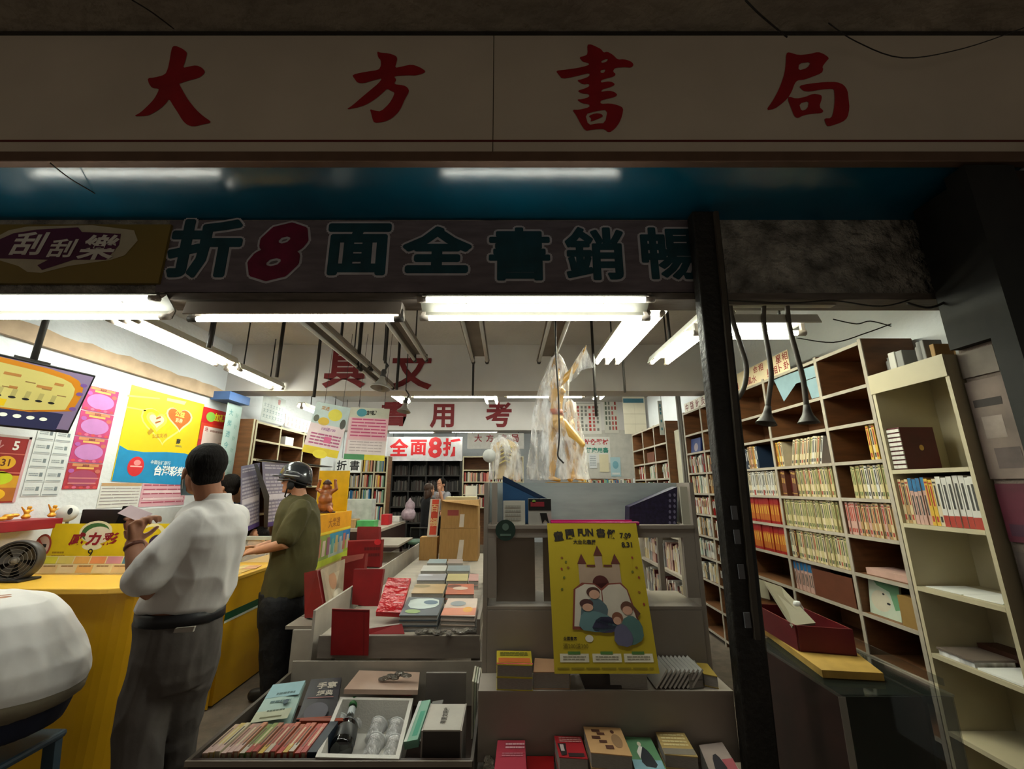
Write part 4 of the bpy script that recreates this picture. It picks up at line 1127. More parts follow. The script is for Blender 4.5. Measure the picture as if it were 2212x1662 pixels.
# ------------------------------------------------------------------ books on the lower step
pile([(1197, 1590), (1255, 1592), (1270, 1640), (1208, 1636)], .50, .08, 4, '#a3222a', 'red paperback with a black picture in the lower pile', lambda p: (p.lines(.15, .08, .95, .35, 3, '#c58a86', 2, 3), p.poly([(.05, .4), (.35, .38), (.3, .9), (.1, .95)], '#1d1416', 2), p.rect(.12, .45, .25, .75, '#b9a9a6', 3), p.rect(.35, .82, .9, .98, '#2a1416', 2)), pages=M_PG)
pile([(1260, 1570), (1340, 1573), (1366, 1634), (1276, 1626)], .53, .11, 5, '#bb9366', 'tan book with dark blocks in the tallest pile', lambda p: (p.rect(.18, .12, .4, .22, '#4a2616', 1), p.rect(.3, .24, .5, .34, '#4a2616', 1), p.rect(.14, .38, .36, .5, '#4a2616', 1), p.rect(.3, .54, .5, .64, '#4a2616', 1), p.rect(.42, .72, .62, .86, '#4a2616', 1), p.oval(.76, .55, .13, .26, '#8a6a4a', 1), p.oval(.72, .2, .05, .07, '#4a2616', 1)), pages=M_PG)
pile([(1350, 1592), (1405, 1594), (1442, 1668), (1372, 1664)], .48, .058, 3, '#5f8c66', 'green book showing a dark figure and pale blue foot', lambda p: (p.rect(0, .72, 1, 1, '#7fa6b4', 1), p.poly([(.3, .9), (.38, .4), (.5, .3), (.7, .5), (.85, .95)], '#23262c', 2, 1), p.oval(.42, .25, .07, .07, '#cfc4b0', 3), p.poly([(.25, .5), (.4, .3), (.5, .34), (.3, .7)], '#d8d4cc', 3)), pages=M_PG)
pile([(1416, 1582), (1478, 1584), (1508, 1636), (1436, 1630)], .50, .08, 5, '#b89c62', 'beige paperback in the pile right of the green book', lambda p: (p.lines(.1, .1, .9, .7, 4, '#d8c690', 1), p.rect(.0, .75, 1, 1, '#7d7468', 1)), pages=M_PG)
pile([(1510, 1610), (1560, 1604), (1600, 1668), (1538, 1680)], .475, .05, 2, '#a89890', 'pale pink-edged book with dark figure on the lower step', lambda p: (p.rect(.6, .55, 1, 1, '#a8525c', 1), p.poly([(.2, .9), (.3, .4), (.5, .35), (.7, .95)], '#26222a', 2, 1)), pages=M_PG)
pile([(1075, 1600), (1134, 1600), (1138, 1680), (1066, 1680)], .48, .06, 2, '#a03444', 'pink-red book with pale title lying beside the foil wrapped bundle', lambda p: (p.lines(.3, .1, .95, .3, 2, '#cf9aa0', 2), p.lines(.2, .38, .9, .5, 2, '#b8707c', 2)), pages=M_PG)
pile([(1138, 1634), (1196, 1634), (1198, 1690), (1134, 1690)], .45, .03, 1, '#8e0d10', 'plain red book lying lowest between the pink-red book and the red pile')
fw = MB()
random.seed(8)
for k in range(9):
    q = P(1064 + random.uniform(-12, 12), 1600 + k * 8, Z=.47)
    fw.ball((q.x, q.y, .45), (random.uniform(.015, .028), random.uniform(.015, .03), random.uniform(.02, .03)), 7)
fw = remesh(fw, .006, 1)
tag(fw.build('wrapped_bundle', mat('foil_wrap', '#9a8f80', .25, metal=.6, var=.5, scale=30, bump=.8, bscale=60)), 'crumpled foil-wrapped bundle at the near left end of the lower step', 'bundle')
# ------------------------------------------------------------------ lottery wall: posters and notices
XW = -2.996
def wsheet(name, tlpx, trpx, blpx, label, cat, col, X=XW, th=.003):
    tl, tr, bl = P(*tlpx, X=X), P(*trpx, X=X), P(*blpx, X=X)
    zt_, zb_ = (tl.z + tr.z) / 2, bl.z
    ya, yb = (tl.y + bl.y) / 2, tr.y
    return sheet(name, (X, ya, zt_), (X, yb, zt_), (X, ya, zb_), label, cat, col, th, rough=.35)
Y_, B_, PK = '#e6c80a', '#0b80b4', '#b5508c'
o, p = wsheet('poster', (286, 833), (442, 873), (239, 1038), 'large yellow and blue lottery poster with two hearts on the white wall', 'poster', Y_)
p.pp([(241, 1040), (258, 962), (275, 972), (310, 977), (360, 977), (400, 980), (430, 992), (420, 1050)], B_, 0)
def heart(cx, cy, w, h, t=.18):
    pts = []
    for k in range(28):
        a = 2 * math.pi * k / 28
        x = 16 * math.sin(a) ** 3 / 17; y = (13 * math.cos(a) - 5 * math.cos(2 * a) - 2 * math.cos(3 * a) - math.cos(4 * a)) / 17
        pts.append((cx + x * w / 2, cy - y * h / 2 + x * w / 2 * t))
    return pts
p.pp(heart(350, 918, 98, 92), '#efe07a', 1); p.pp(heart(350, 917, 90, 84), Y_, 2)
p.pp(heart(338, 910, 48, 50), '#f2ca5a', 3); p.pp(heart(338, 909, 34, 34), '#f6e6b0', 4)
p.pp([(318, 935), (325, 925), (332, 932), (322, 940)], '#b08a10', 4)
p.pp([(336, 903), (346, 899), (347, 903), (337, 907)], '#a05a1c', 5); p.pp([(334, 912), (346, 909), (346, 912), (335, 916)], '#a05a1c', 5)
p.pp(heart(387, 905, 60, 62), '#f6dfa8', 3); p.pp(heart(387, 904, 52, 54), '#e2651c', 4)
p.tx('公益', 388, 895, 14, '#f0d060', 6, .03); p.tx('彩券', 386, 909, 10, '#f6d8a0', 6, .02)
p.tx('公益彩券', 345, 942, 10, '#b5821c', 3, .02, rot=.15); p.tx('高', 385, 954, 12, '#2a2a20', 3, .03); p.lines(*p.fx(379, 962), *p.fx(392, 968), 2, '#7a7a60', 3)
p.oval(*p.fx(293, 1008), .093, .105, '#c32026', 2); p.oval(*p.fx(296, 1000), .04, .03, '#e88a8a', 3); p.rect(*p.fx(281, 1006), *p.fx(306, 1010), '#e6b0a8', 3)
p.tx('中國信託銀行', 347, 1000, 9, '#cfe6f0', 3, .02); p.tx('台灣彩券', 367, 1018, 22, '#eef6fa', 3, .035)
p.pp([(275, 853), (345, 860), (345, 863), (275, 857)], '#f2e27a', 1); p.pp([(361, 860), (403, 868), (398, 875), (360, 866)], '#f7ee9a', 1); p.pp([(273, 878), (316, 886), (316, 889), (273, 881)], '#f2e27a', 1)
p.done(o)
# pink ticket posters, one over the other
ya, yb, zt0, zb0_ = 2.895, 3.145, 2.20, 1.468
hh = (zt0 - zb0_) / 4
for k in range(4):
    lb = ['topmost pink scratch ticket poster in the column beside the television', 'pink scratch ticket poster second from the top of the column', 'pink scratch ticket poster third from the top of the column', 'reddish scratch ticket poster lowest in the pink column'][k]
    zt1 = zt0 - hh * k - .003
    o, p = sheet('poster', (XW, ya, zt1), (XW, yb, zt1), (XW, ya, zt1 - hh + .006), lb, 'poster', '#b23a6e' if k < 3 else '#a8323f', .003)
    p.rect(.12, .02, .88, .12, '#c98a5a'); p.rect(.25, .14, .75, .22, '#e0b060', 1)
    p.text('刮刮樂', .5, .08, .09, '#7a1c3c', 2, .02)
    p.oval(.5, .58, .42, .32, '#b77ab8' if k < 3 else '#9a3e60', 1)
    for j in range(5): p.oval(.1 + .2 * j, .93, .06, .05, ['#c94a4a', '#d06a8a'][j % 2], 1)
    p.oval(.12, .3, .08, .08, '#a85aa8', 2); p.oval(.88, .3, .08, .08, '#c06a5a', 2)
    if k == 3: p.rect(.1, .55, .95, .6, '#c77a7a', 3); p.rect(.1, .75, .9, .8, '#c77a7a', 3)
    p.done(o)
# red winning number board
o, p = sheet('number_board', (XW, 2.10, 1.79), (XW, 2.637, 1.79), (XW, 2.10, 1.395), 'red and orange lottery number board at the edge of the wall under the television', 'sign', '#8f1c1c')
p.rect(0, .0, 1, .035, '#b6a9a6', 1); p.rect(.97, 0, 1, 1, '#c79aa0', 1); p.rect(0, .27, .97, .285, '#c46a5a', 1); p.rect(0, .55, .97, .57, '#c46a5a', 1); p.rect(0, .60, .97, .78, '#c8921c'); p.rect(0, .78, .97, .98, '#a8601c', 0)
p.oval(.45, .15, .10, .095, '#8f9696', 1); p.text('38', .45, .15, .1, '#d9dcda', 2, .02); p.text('↓', .70, .15, .13, '#c08a8a', 2, .01); p.text('5', .86, .15, .14, '#e6e2dc', 2, .03)
p.oval(.38, .41, .10, .10, '#7fa02c', 1); p.oval(.80, .41, .10, .10, '#d9a51c', 1); p.text('31', .80, .41, .11, '#5a2a0c', 2, .02); p.rect(.6, .33, .66, .49, '#c99a8a', 1)
p.oval(.46, .66 - .02, .13, .10, '#b3c61c', 1); p.oval(.78, .66 - .02, .13, .10, '#b8c81c', 1)
p.oval(.50, .88, .12, .09, '#e0b01c', 1); p.text('7', .50, .88, .1, '#6a3a0c', 2, .02); p.oval(.76, .88, .12, .09, '#e0b01c', 1); p.text('3', .76, .88, .1, '#6a3a0c', 2, .02)
p.done(o)
# small white printed sheets
k = 0
for i in range(2):
    for j in range(5):
        y0, zt1 = 2.66 + i * .112 + (.0 if j else 0), 1.865 - j * .088 - i * .0
        o, p = sheet('notice', (XW, y0, zt1), (XW, y0 + .106, zt1), (XW, y0, zt1 - .084), 'small white printed sheet left of the pink tickets, %s down in the %s column' % (ORD[j], ['outer', 'inner'][i]), 'notice', '#d3d8da', .002)
        p.lines(.1, .35, .6, .62, 2, '#8f999f', 1, j); p.rect(.68, .3, .85, .6, '#6f7a80', 1); p.rect(.06, .86, .94, .93, '#8f989c', 1); p.done(o)
# red poster, pale blue vertical banner
o, p = sheet('poster', (XW, 4.055, 2.26), (XW, 4.47, 2.26), (XW, 4.055, 1.55), 'red and orange promotion poster beside the large yellow poster', 'poster', '#cc3a20')
p.rect(0, 0, 1, .22, '#c4161c'); p.text('加碼', .62, .11, .12, '#e6d21c', 2, .04); p.oval(.3, .12, .16, .07, '#8ac04a', 1); p.rect(.12, .26, .9, .58, '#e4d3cc', 1); p.lines(.35, .3, .85, .36, 1, '#a8857c', 2); p.text('送', .22, .3, .06, '#a83a3a', 2); p.text('獎', .75, .5, .08, '#8a6a62', 2); p.rect(0, .45, .12, .6, '#b02a2a', 1); p.rect(.1, .62, .95, .66, '#e6b48a', 1); p.rect(0, .78, 1, 1, '#d8641c', 1)
p.done(o)
o, p = sheet('vertical_banner', (XW + .05, 4.10, 2.38), (XW + .05, 4.40, 2.38), (XW + .05, 4.10, 1.35), 'pale green vertical banner hanging behind the heads beside the red poster', 'banner', '#a9bfba') if False else sheet('vertical_banner', (-2.86, 4.20, 2.33), (-2.86, 4.44, 2.33), (-2.86, 4.20, 1.40), 'pale green vertical banner hanging between the red poster and the bookshelf', 'banner', '#a9bfba')
for j, ch in enumerate('大樂透今彩開獎'): p.text(ch, .3, .1 + j * .12, .07, '#5a8f92', 1, .01)
for j in range(6): p.text('財', .72, .12 + j * .13, .05, '#7fa39c', 1, .0)
p.done(o)
tag(MB().bx(-2.99, -2.80, 4.12, 4.46, 2.345, 2.43).build('banner_rail', c_mat('#44649a', .5)), 'blue box bar above the pale green vertical banner', 'rail')
# price tables under the yellow poster
o, p = sheet('price_list', (XW, 3.17, 1.515), (XW, 3.52, 1.515), (XW, 3.17, 1.335), 'white ruled price list under the yellow poster', 'notice', '#d9d8d4')
p.rect(0, 0, 1, .12, '#b5926c', 1); p.lines(.03, .2, .97, .98, 6, '#9a8f92', 1, 3, .25, 2); p.done(o)
o, p = sheet('price_list', (XW, 3.53, 1.515), (XW, 4.02, 1.515), (XW, 3.53, 1.325), 'pink ruled price list under the yellow poster', 'notice', '#d3a3b0')
p.lines(.03, .05, .97, .98, 5, '#a84a62', 1, 4, .28, 4); p.rect(.05, .3, .95, .42, '#e2c6cc', 2); p.rect(.05, .62, .95, .72, '#e2c6cc', 2); p.done(o)

# ------------------------------------------------------------------ television on its pole
TR = Vector((-2.649, 2.6, 2.184)); TLd = Vector((-2.735, 2.146, 2.184)) - TR
TL = TR + TLd.normalized() * .92; BR = Vector((-2.753, 2.618, 1.812))
Ft = Fr(TL, TR - TL, TR - BR); TW, TH = (TR - TL).length, (TR - BR).length
tv = thing('television', Ft.pt(TW / 2, -TH, 0), 'wide television showing a yellow lottery draw screen, hung above the lottery counter', 'television')
MB().fbox(Ft, 0, TW, -TH, 0, -.035, 0).build('casing', c_mat('#121316', .4), tv, bevel=.004)
M_SCR = emit('screen_yellow', '#d8c86a', .55)
def es(n, c, k=.5): return emit('screen_' + n, c, k)
MB().fbox(Ft, .012, TW - .012, -TH + .02, -.012, .0002, .0012).build('screen', es('violet', '#7a6a8a', .35), tv)
p = Print(Ft, TW, TH, .002)
p.poly([(.01, .03), (.70, .04), (.90, .10), (.975, .28), (.955, .74), (.01, .74)], es('orange', '#b8740f', .45), 0, 1)
p.poly([(.01, .10), (.68, .11), (.87, .17), (.93, .31), (.915, .72), (.01, .72)], es('cream', '#b8ae66', .5), 1, 1)
p.rect(.02, .70, .92, .97, es('dark', '#23264a', .4), 0)
p.rect(.01, .60, .62, .70, es('gold', '#c9a90e', .5), 2)
for k in range(9): p.rect(.12 + k * .09, .3 + .06 * (k % 3), .17 + k * .09, .315 + .06 * (k % 3), es('mark2', '#8a6a3a', .3), 2)
for k in range(11):
    x = .18 + k * .065; p.oval(x, .56, .018, .018, es('black', '#1a1a1c', .1), 2); p.rect(x - .012, .44, x + .012, .54, es('line', '#a39a5c', .42), 2)
    p.oval(x, .82, .02, .028, es('white', '#d6dccb', .6), 2)
for x, y, w in [(.3, .2, .1), (.55, .22, .08), (.72, .32, .08), (.42, .34, .07), (.8, .24, .05), (.6, .4, .04)]: p.rect(x, y, x + w, y + .04, es('mark', ['#a8743a', '#7a6a3a', '#e6e0c8'][int(x * 10) % 3], .4), 2)
for y in (.2, .35, .6): p.oval(.955, y, .02, .03, es('purple', '#6a4a8a', .4), 2)
p.done(tv, 'screen_picture')
m = Ft.pt(TW * .68, 0, -.05)
MB().tube([m, (m.x + .02, m.y, 3.0)], .016, 8).build('mounting_pole', M_DARK, tv)
MB().fbox(Ft, TW * .6, TW * .76, -TH * .6, 0.01, -.075, -.036).build('bracket', M_DARK, tv)

# ------------------------------------------------------------------ lottery counter facing the street
lc = thing('lottery_counter', (-2.9, 2.6, 0), 'yellow lottery counter with a rounded corner facing the street', 'counter')
def counter_outline(x1, y0, y1, r):
    pts = [(-3.9, y0)]
    for k in range(9):
        a = -math.pi / 2 + math.pi / 2 * k / 8
        pts.append((x1 - r + r * math.cos(a), y0 + r + r * math.sin(a)))
    pts += [(x1, y1), (-3.9, y1)]
    return pts
FZ = Fr((0, 0, 0), (1, 0, 0), (0, 1, 0))
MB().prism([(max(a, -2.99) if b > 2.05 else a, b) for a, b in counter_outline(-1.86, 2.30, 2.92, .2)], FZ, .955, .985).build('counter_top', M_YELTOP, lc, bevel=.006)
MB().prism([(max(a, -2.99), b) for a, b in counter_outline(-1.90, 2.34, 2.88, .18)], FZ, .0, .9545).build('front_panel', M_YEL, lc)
tag(MB().add([(-2.42, 2.335, .80), (-2.30, 2.335, .84), (-2.30, 2.30, .835), (-2.42, 2.335, .79)], [(0, 1, 2), (0, 2, 3), (0, 3, 1), (1, 3, 2)]).build('coat_hook', c_mat('#6a2a12', .5), lc), None)
# stand with the game sign on the counter
gs = thing('game_sign', (-2.3, 2.75, .985), 'yellow lottery game sign with the figure nine standing on the counter', 'sign')
Fg = Fr((-2.84, 2.75, 1.262), (1, 0, 0), (.0, .05, 1)); GW, GH = 1.02, .215
MB().fbox(Fg, 0, GW, -GH, 0, -.012, 0).build('board', c_mat('#dfc414', .4), gs)
p = Print(Fg, GW, GH)
p.rect(0, 0, 1, 1, '#dfc414', 0)
p.oval(.27, .22, .10, .30, '#e8e2c0', 1); p.oval(.27, .24, .085, .26, '#3d6a3a', 2); p.oval(.29, .32, .08, .24, '#dfd8c8', 3)
for i, ch in enumerate('威力彩'): p.text(ch, .17 + i * .10, .42 + .0 * i, .36, '#8d1828', 4, .05, 1.15, .15)
p.oval(.27, .62, .06, .1, '#e8e2c0', 1); p.text('9', .27, .80, .24, '#23201c', 3, .0)
p.rect(.17, .92, .40, .985, '#e6dc9a', 1); p.lines(.04, .76, .12, .95, 2, '#a8861c', 1)
p.oval(.62, .42, .09, .42, '#efe8b8', 1); p.oval(.61, .42, .075, .34, '#dfc414', 2); p.oval(.66, .5, .05, .2, '#3a2a4a', 3)
for i, ch in enumerate('今彩539'): p.text(ch, .72 + i * .055, .42, .3 if i < 2 else .26, '#4a2a6a', 4, .035, 1, .1)
p.lines(.60, .76, .70, .95, 2, '#a8861c', 1)
p.done(gs)
# colour strip and ticket rack below it
tr_ = thing('ticket_rack', (-2.5, 2.66, .985), 'low rack of scratch tickets on the counter in front of the yellow game sign', 'rack')
Fk = Fr((-2.9, 2.66, 1.04), (1, 0, 0), (0, .25, 1))
MB().fbox(Fk, .02, 1.0, -.05, .045, -.012, 0).build('rack_panel', c_mat('#d7cba0', .5), tr_)
p = Print(Fk, 1.0, .05)
for i, c_ in enumerate(['#b9b43a', '#c9c23a', '#cfc06a', '#d3a05a', '#d68a5a', '#c98a9a', '#4a7a9a', '#3f6f9a', '#d0ae3a', '#d8a030']): p.rect(.03 + i * .097, -.85, .12 + i * .097, -.05, c_, 0)
for i in range(9): p.rect(.04 + i * .105, .1, .135 + i * .105, .95, ['#d9c49a', '#d6b98a', '#dbc8a6', '#d7a86a'][i % 4], 0); p.lines(.05 + i * .105, .15, .12 + i * .105, .4, 1, '#8a6a4a', 1, i, .5, 2)
p.done(tr_)
# fan
fn = thing('desk_fan', (-2.72, 2.47, .986), 'round grey box fan standing on the lottery counter', 'fan')
q = P(36, 1212, Y=2.47); ax = Vector((.35, -1, .12)).normalized()
MB().lathe([(.10, -.045), (.108, -.03), (.11, .0), (.105, .025), (.098, .03), (.092, .02), (.09, -.04)], q, ax, 28).build('housing', c_mat('#45413f', .45, var=.2), fn)
b = MB()
for r in (.02, .04, .058, .075, .09):
    ring = []
    u = ax.orthogonal().normalized(); w = ax.cross(u)
    for k in range(25): ring.append(q + ax * .024 + (u * math.cos(k * math.tau / 24) + w * math.sin(k * math.tau / 24)) * r)
    b.tube(ring, .0016, 5)
b.build('grille', c_mat('#6a6560', .4), fn)
b = MB(); u = ax.orthogonal().normalized(); w = ax.cross(u)
for k in range(5):
    a0 = k * math.tau / 5
    e = [q + ax * z_ + (u * math.cos(a0 + t_) + w * math.sin(a0 + t_)) * r_ for r_, t_, z_ in ((.018, 0, 0), (.082, -.1, -.012), (.085, .75, .012), (.02, .9, .006))]
    b.add(e + [x_ - ax * .002 for x_ in e], [(0, 1, 2, 3), (7, 6, 5, 4), (0, 4, 5, 1), (1, 5, 6, 2), (2, 6, 7, 3), (3, 7, 4, 0)])
b.build('blades', c_mat('#5c564f', .4), fn)
MB().lathe([(.018, .0), (.02, .015), (.012, .022)], q, ax, 12).build('hub', c_mat('#8a837a', .4), fn)
MB().bx(q.x - .07, q.x + .09, 2.42, 2.54, .9865, .998).build('foot', c_mat('#262422', .5), fn, bevel=.004)
MB().bar((q.x, 2.5, .995), (q.x, 2.49, q.z - .09), .05, .02).build('bracket', c_mat('#262422', .5), fn)
# round prohibition sign behind the fan
o = thing('round_sign', (-2.8, 2.74, 1.0), 'round red and white prohibition sign beside the yellow game sign', 'sign')
c0 = P(92, 1180, Y=2.74); FR = Fr(c0, (1, 0, 0), (0, 0, 1))
b = MB(); b.oval(FR, 0, 0, .052, .07, 0, n=32); b.oval(FR, 0, 0, .042, .058, .0012, 1, 32); b.rect(FR, -.02, .024, -.008, .012, .002, 2); b.add([FR.pt(*t_, .0028) for t_ in [(-.04, .038), (-.03, .046), (.04, -.038), (.03, -.046)]], [(3, 2, 1, 0)], 0)
b.build('disc', [c_mat('#a8443c', .5), c_mat('#cdb4ac', .5), M_INK], o)
MB().bx(c0.x - .02, c0.x + .02, 2.742, 2.748, .9855, c0.z - .05).build('stalk', M_PAPER, o)
# red shelf with golden figurines
rsh = thing('red_shelf', (-2.87, 2.4, 1.23), 'red wall shelf that carries golden figurines left of the counter screen', 'shelf')
MB().bx(-2.995, -2.83, 1.9, 2.79, 1.235, 1.295).build('board', c_mat('#8c1c26', .45), rsh, bevel=.004)
for k, (px, py, nm, lb) in enumerate([(18, 1100, 'ingot', 'golden ingot heap at the near end of the red shelf'), (56, 1102, 'figurine', 'small golden figurine in the middle of the red shelf'), (112, 1098, 'figurine', 'golden dragon figurine at the far end of the red shelf')]):
    c0 = P(px, py + 14, X=-2.88); b = MB(); random.seed(k + 2)
    if k == 0:
        for i in range(4): b.ball((-2.88 + random.uniform(-.02, .02), c0.y + (i - 1.5) * .03, 1.31 + (i % 2) * .014), (.022, .026, .014), 8)
    else:
        b.ball((-2.88, c0.y, 1.312), (.02, .024, .016), 8); b.ball((-2.88, c0.y, 1.338), (.013, .016, .018), 8); b.ball((-2.88, c0.y + .008, 1.364), (.012, .013, .013), 8)
        b.limb([(-2.88, c0.y - .01, 1.34), (-2.88, c0.y - .035, 1.36 + .01 * k)], [.007, .004]); b.limb([(-2.88, c0.y + .01, 1.34), (-2.88, c0.y + .034, 1.352)], [.007, .004])
    tag(remesh(b, .004, 1).build(nm, c_mat('#d99a34', .35, metal=.4)), lb, nm)
# pale plinth sheets under the figurines: white desk lamp head and counter screen
o = thing('desk_lamp', (-2.4, 2.85, .985), 'white round lamp head standing behind the yellow game sign', 'lamp')
c0 = P(146, 1110, Y=2.86)
MB().lathe([(.0, -.03), (.03, -.028), (.05, -.01), (.055, .012), (.04, .03), (.0, .034)], c0, (.6, -.8, .2), 20).build('head', c_mat('#d5d4d0', .4), o)
MB().oval(Fr(c0 + Vector((.035, -.036, .012)), (.8, .6, 0), (-.12, .16, .98)), .01, .004, .012, .022, .002).build('lens', M_INK, o)
MB().tube([(c0.x, 2.87, .986), (c0.x, 2.87, c0.z - .03)], .01, 8).build('stem', c_mat('#bdbcb8', .4), o)
o = thing('counter_screen', (-2.2, 2.85, .985), 'black customer screen standing behind the yellow game sign', 'screen')
a, c_ = P(178, 1101, Y=2.86), P(282, 1140, Y=2.86)
MB().bx(a.x, c_.x, 2.86, 2.89, c_.z - .06, a.z).build('screen', c_mat('#15161a', .35), o, bevel=.004)
MB().bx((a.x + c_.x) / 2 - .03, (a.x + c_.x) / 2 + .03, 2.865, 2.885, .986, c_.z - .0605).build('stand', c_mat('#1c1d20', .4), o)
# white back wall panel with glass below the posters
o = thing('acrylic_panel', (-2.99, 2.6, 1.0), 'white acrylic board along the wall behind the counter', 'board')
MB().bx(-2.997, -2.985, 2.93, 4.4, .99, 1.31).build('board', c_mat('#c9cbcb', .35), o)

# ------------------------------------------------------------------ long counter running into the shop
lc2 = thing('long_counter', (-2.3, 4.2, 0), 'long yellow counter with a green stripe running into the shop', 'counter')
XF, Y0c, Y1c = -2.04, 3.33, 5.25
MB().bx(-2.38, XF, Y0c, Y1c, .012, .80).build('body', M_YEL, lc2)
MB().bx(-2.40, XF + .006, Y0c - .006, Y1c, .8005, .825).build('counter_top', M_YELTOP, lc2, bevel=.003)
MB().bx(XF + .0005, XF + .004, Y0c, Y1c, .545, .595).build('green_stripe', c_mat('#14492c', .4), lc2)
MB().bx(XF + .0005, XF + .003, Y0c, Y1c, .528, .5445).build('white_line', c_mat('#c9cdbb', .4), lc2)
MB().bx(-2.39, XF - .02, Y0c - .03, Y0c - .0005, .40, .79).build('recess_shade_block', c_mat('#1c1a10', .6), lc2)  # solid block, coloured dark for the shade in the corner gap
Fe = Fr((-2.40, Y0c - .032, .70), (1, 0, 0), (0, 0, 1))
MB().fbox(Fe, 0, .355, -.695, 0, -.0, .004).build('advert_panel', c_mat('#c49a1c', .4), lc2)
p = Print(Fe, .355, .695, .0046)
p.rect(.1, .03, .95, .12, '#b85a1c', 1); p.rect(.86, 0, .93, 1, '#7a3a14', 1)
for j in range(8): p.rect(.3 + .1 * (j % 3), .15 + j * .075, .5 + .1 * (j % 4), .2 + j * .075, ['#e0c04a', '#a86a1c', '#d88a2c'][j % 3], 1)
p.rect(.1, .80, .86, .90, '#4a4a1c', 1); p.rect(.1, .90, .86, 1, '#b3a51c', 1)
p.done(lc2, 'advert_print')
random.seed(4)
for k in range(9):
    a = random.uniform(-.3, .3); c0 = Vector((-2.31 + (k % 3) * .085, 3.46 + (k // 3) * .15 + random.uniform(-.02, .02), .8265 + k * .0004))
    M_ = Matrix.Translation(c0) @ Matrix.Rotation(a, 4, 'Z')
    o = MB().bx(-.05, .05, -.08, .08, 0, .0012, 0, M_).build('ticket_sheet', c_mat(['#d9b46a', '#d98f5a', '#e2c98a', '#d6a07a', '#d8c6a0'][k % 5], .5))
    tag(o, 'orange or cream ticket sheet spread on the long counter top before the green-shirted person', 'ticket', 'ticket sheets on the long counter')
o = thing('glass_screen', (-2.3, 3.95, .826), 'low pale-framed glass screen across the long counter', 'screen')
MB().bx(-2.40, -2.06, 4.0, 4.02, .83, 1.02).build('glass', film('counter_glass', see=.75, bump=0, rough=.05), o)
MB().bx(-2.40, -2.06, 3.99, 4.03, 1.0205, 1.05).build('rail', c_mat('#bfc2ba', .4), o)
# showcase with coloured tickets at the far end of the long counter
sc = thing('ticket_showcase', (-2.2, 4.65, .826), 'colourful scratch ticket showcase on the far end of the long counter', 'showcase')
MB().bx(-2.22, -1.85, 4.3, 5.2, .826, 1.21).build('body', c_mat('#d9a51c', .4), sc)
MB().bx(-2.03, -1.85, 4.3, 5.2, .42, .8255).build('lower_body', c_mat('#c9b46a', .4), sc)
Fs = Fr((-1.849, 4.3, 1.21), (0, 1, 0), (0, 0, 1)); p = Print(Fs, .9, .78)
p.rect(0, 0, 1, .24, '#d9940c'); p.text('大樂透', .45, .12, .13, '#9a5a08', 1, .02); p.rect(0, .22, 1, .25, '#e6c83a', 1)
p.rect(0, .26, .35, .62, '#8a9a4a'); p.rect(.35, .26, .75, .48, '#3f8aa0'); p.rect(.75, .26, 1, .4, '#2a6aa0'); p.rect(.35, .40, .8, .62, '#a9b0a0', 1); p.rect(.8, .4, 1, .62, '#9ab03a', 1); p.rect(0, .56, 1, .64, '#b9c23a', 2)
for j in range(8): p.rect(.04 + .12 * j, .30 + .03 * (j % 2), .12 + .12 * j, .52, ['#b0685a', '#c9b0a0', '#8a5a6a', '#6a9a8a', '#b8a06a', '#a8a8b0'][j % 6], 3)
p.rect(0, .66, 1, 1, '#c0a888')
for j in range(5): p.rect(.05 + .19 * j, .68, .17 + .19 * j, .96, ['#c9b89a', '#b59a78', '#cfc4ae', '#b8895a', '#c4a886'][j], 1)
p.done(sc)
Fs2 = Fr((-2.22, 4.299, 1.21), (1, 0, 0), (0, 0, 1)); p = Print(Fs2, .37, .38)
p.rect(0, 0, 1, .5, '#d9940c'); p.rect(0, .5, 1, 1, '#7a9a4a'); p.lines(.1, .55, .95, .95, 3, '#c9b89a', 1); p.done(sc, 'front_print')
o = thing('display_board', (-2.05, 5.1, 1.211), 'plain yellow board standing behind the wooden laughing figure', 'board')
MB().bx(-2.24, -1.88, 5.10, 5.115, 1.2112, 1.675).build('board', c_mat('#e0b008', .4), o); MB().bx(-2.2, -1.92, 5.1155, 5.17, 1.2112, 1.225).build('foot', c_mat('#c99a10', .4), o)
# carved laughing figure
bd = MB(); c0 = Vector((-1.985, 4.75, 1.211))
bd.ball(c0 + Vector((0, 0, .07)), (.085, .07, .075)); bd.ball(c0 + Vector((0, -.015, .14)), (.075, .07, .075)); bd.ball(c0 + Vector((0, .0, .21)), (.07, .05, .05)); bd.ball(c0 + Vector((0, -.01, .275)), (.042, .042, .045)); bd.ball(c0 + Vector((0, -.045, .265)), (.012, .012, .012))
for s_ in (-1, 1):
    bd.limb([c0 + Vector((s_ * .06, 0, .225)), c0 + Vector((s_ * .105, 0, .25)), c0 + Vector((s_ * .085, 0, .33))], [.024, .02, .016])
    bd.ball(c0 + Vector((s_ * .085, 0, .345)), .02, 8); bd.limb([c0 + Vector((s_ * .05, -.02, .05)), c0 + Vector((s_ * .09, -.06, .03))], [.035, .025]); bd.ball(c0 + Vector((s_ * .045, 0, .27)), (.012, .01, .022), 8)
wf = thing('carved_figure', c0, 'brown carved wooden laughing figure with raised arms before the yellow board', 'carved figure')
remesh(bd, .006, 2).build('body', mat('carved_wood', '#8a4a1c', .4, var=.3, scale=14, spec=.6), wf)
MB().lathe([(.045, .30), (.05, .31), (.03, .34), (.012, .355)], c0, (0, 0, 1), 14).build('hat', mat('dark_wood', '#3d1c10', .45, var=.3), wf)
MB().lathe([(.11, .0), (.11, .012), (.095, .016)], c0, (0, 0, 1), 18).build('base', mat('dark_wood', '#3d1c10', .45), wf)

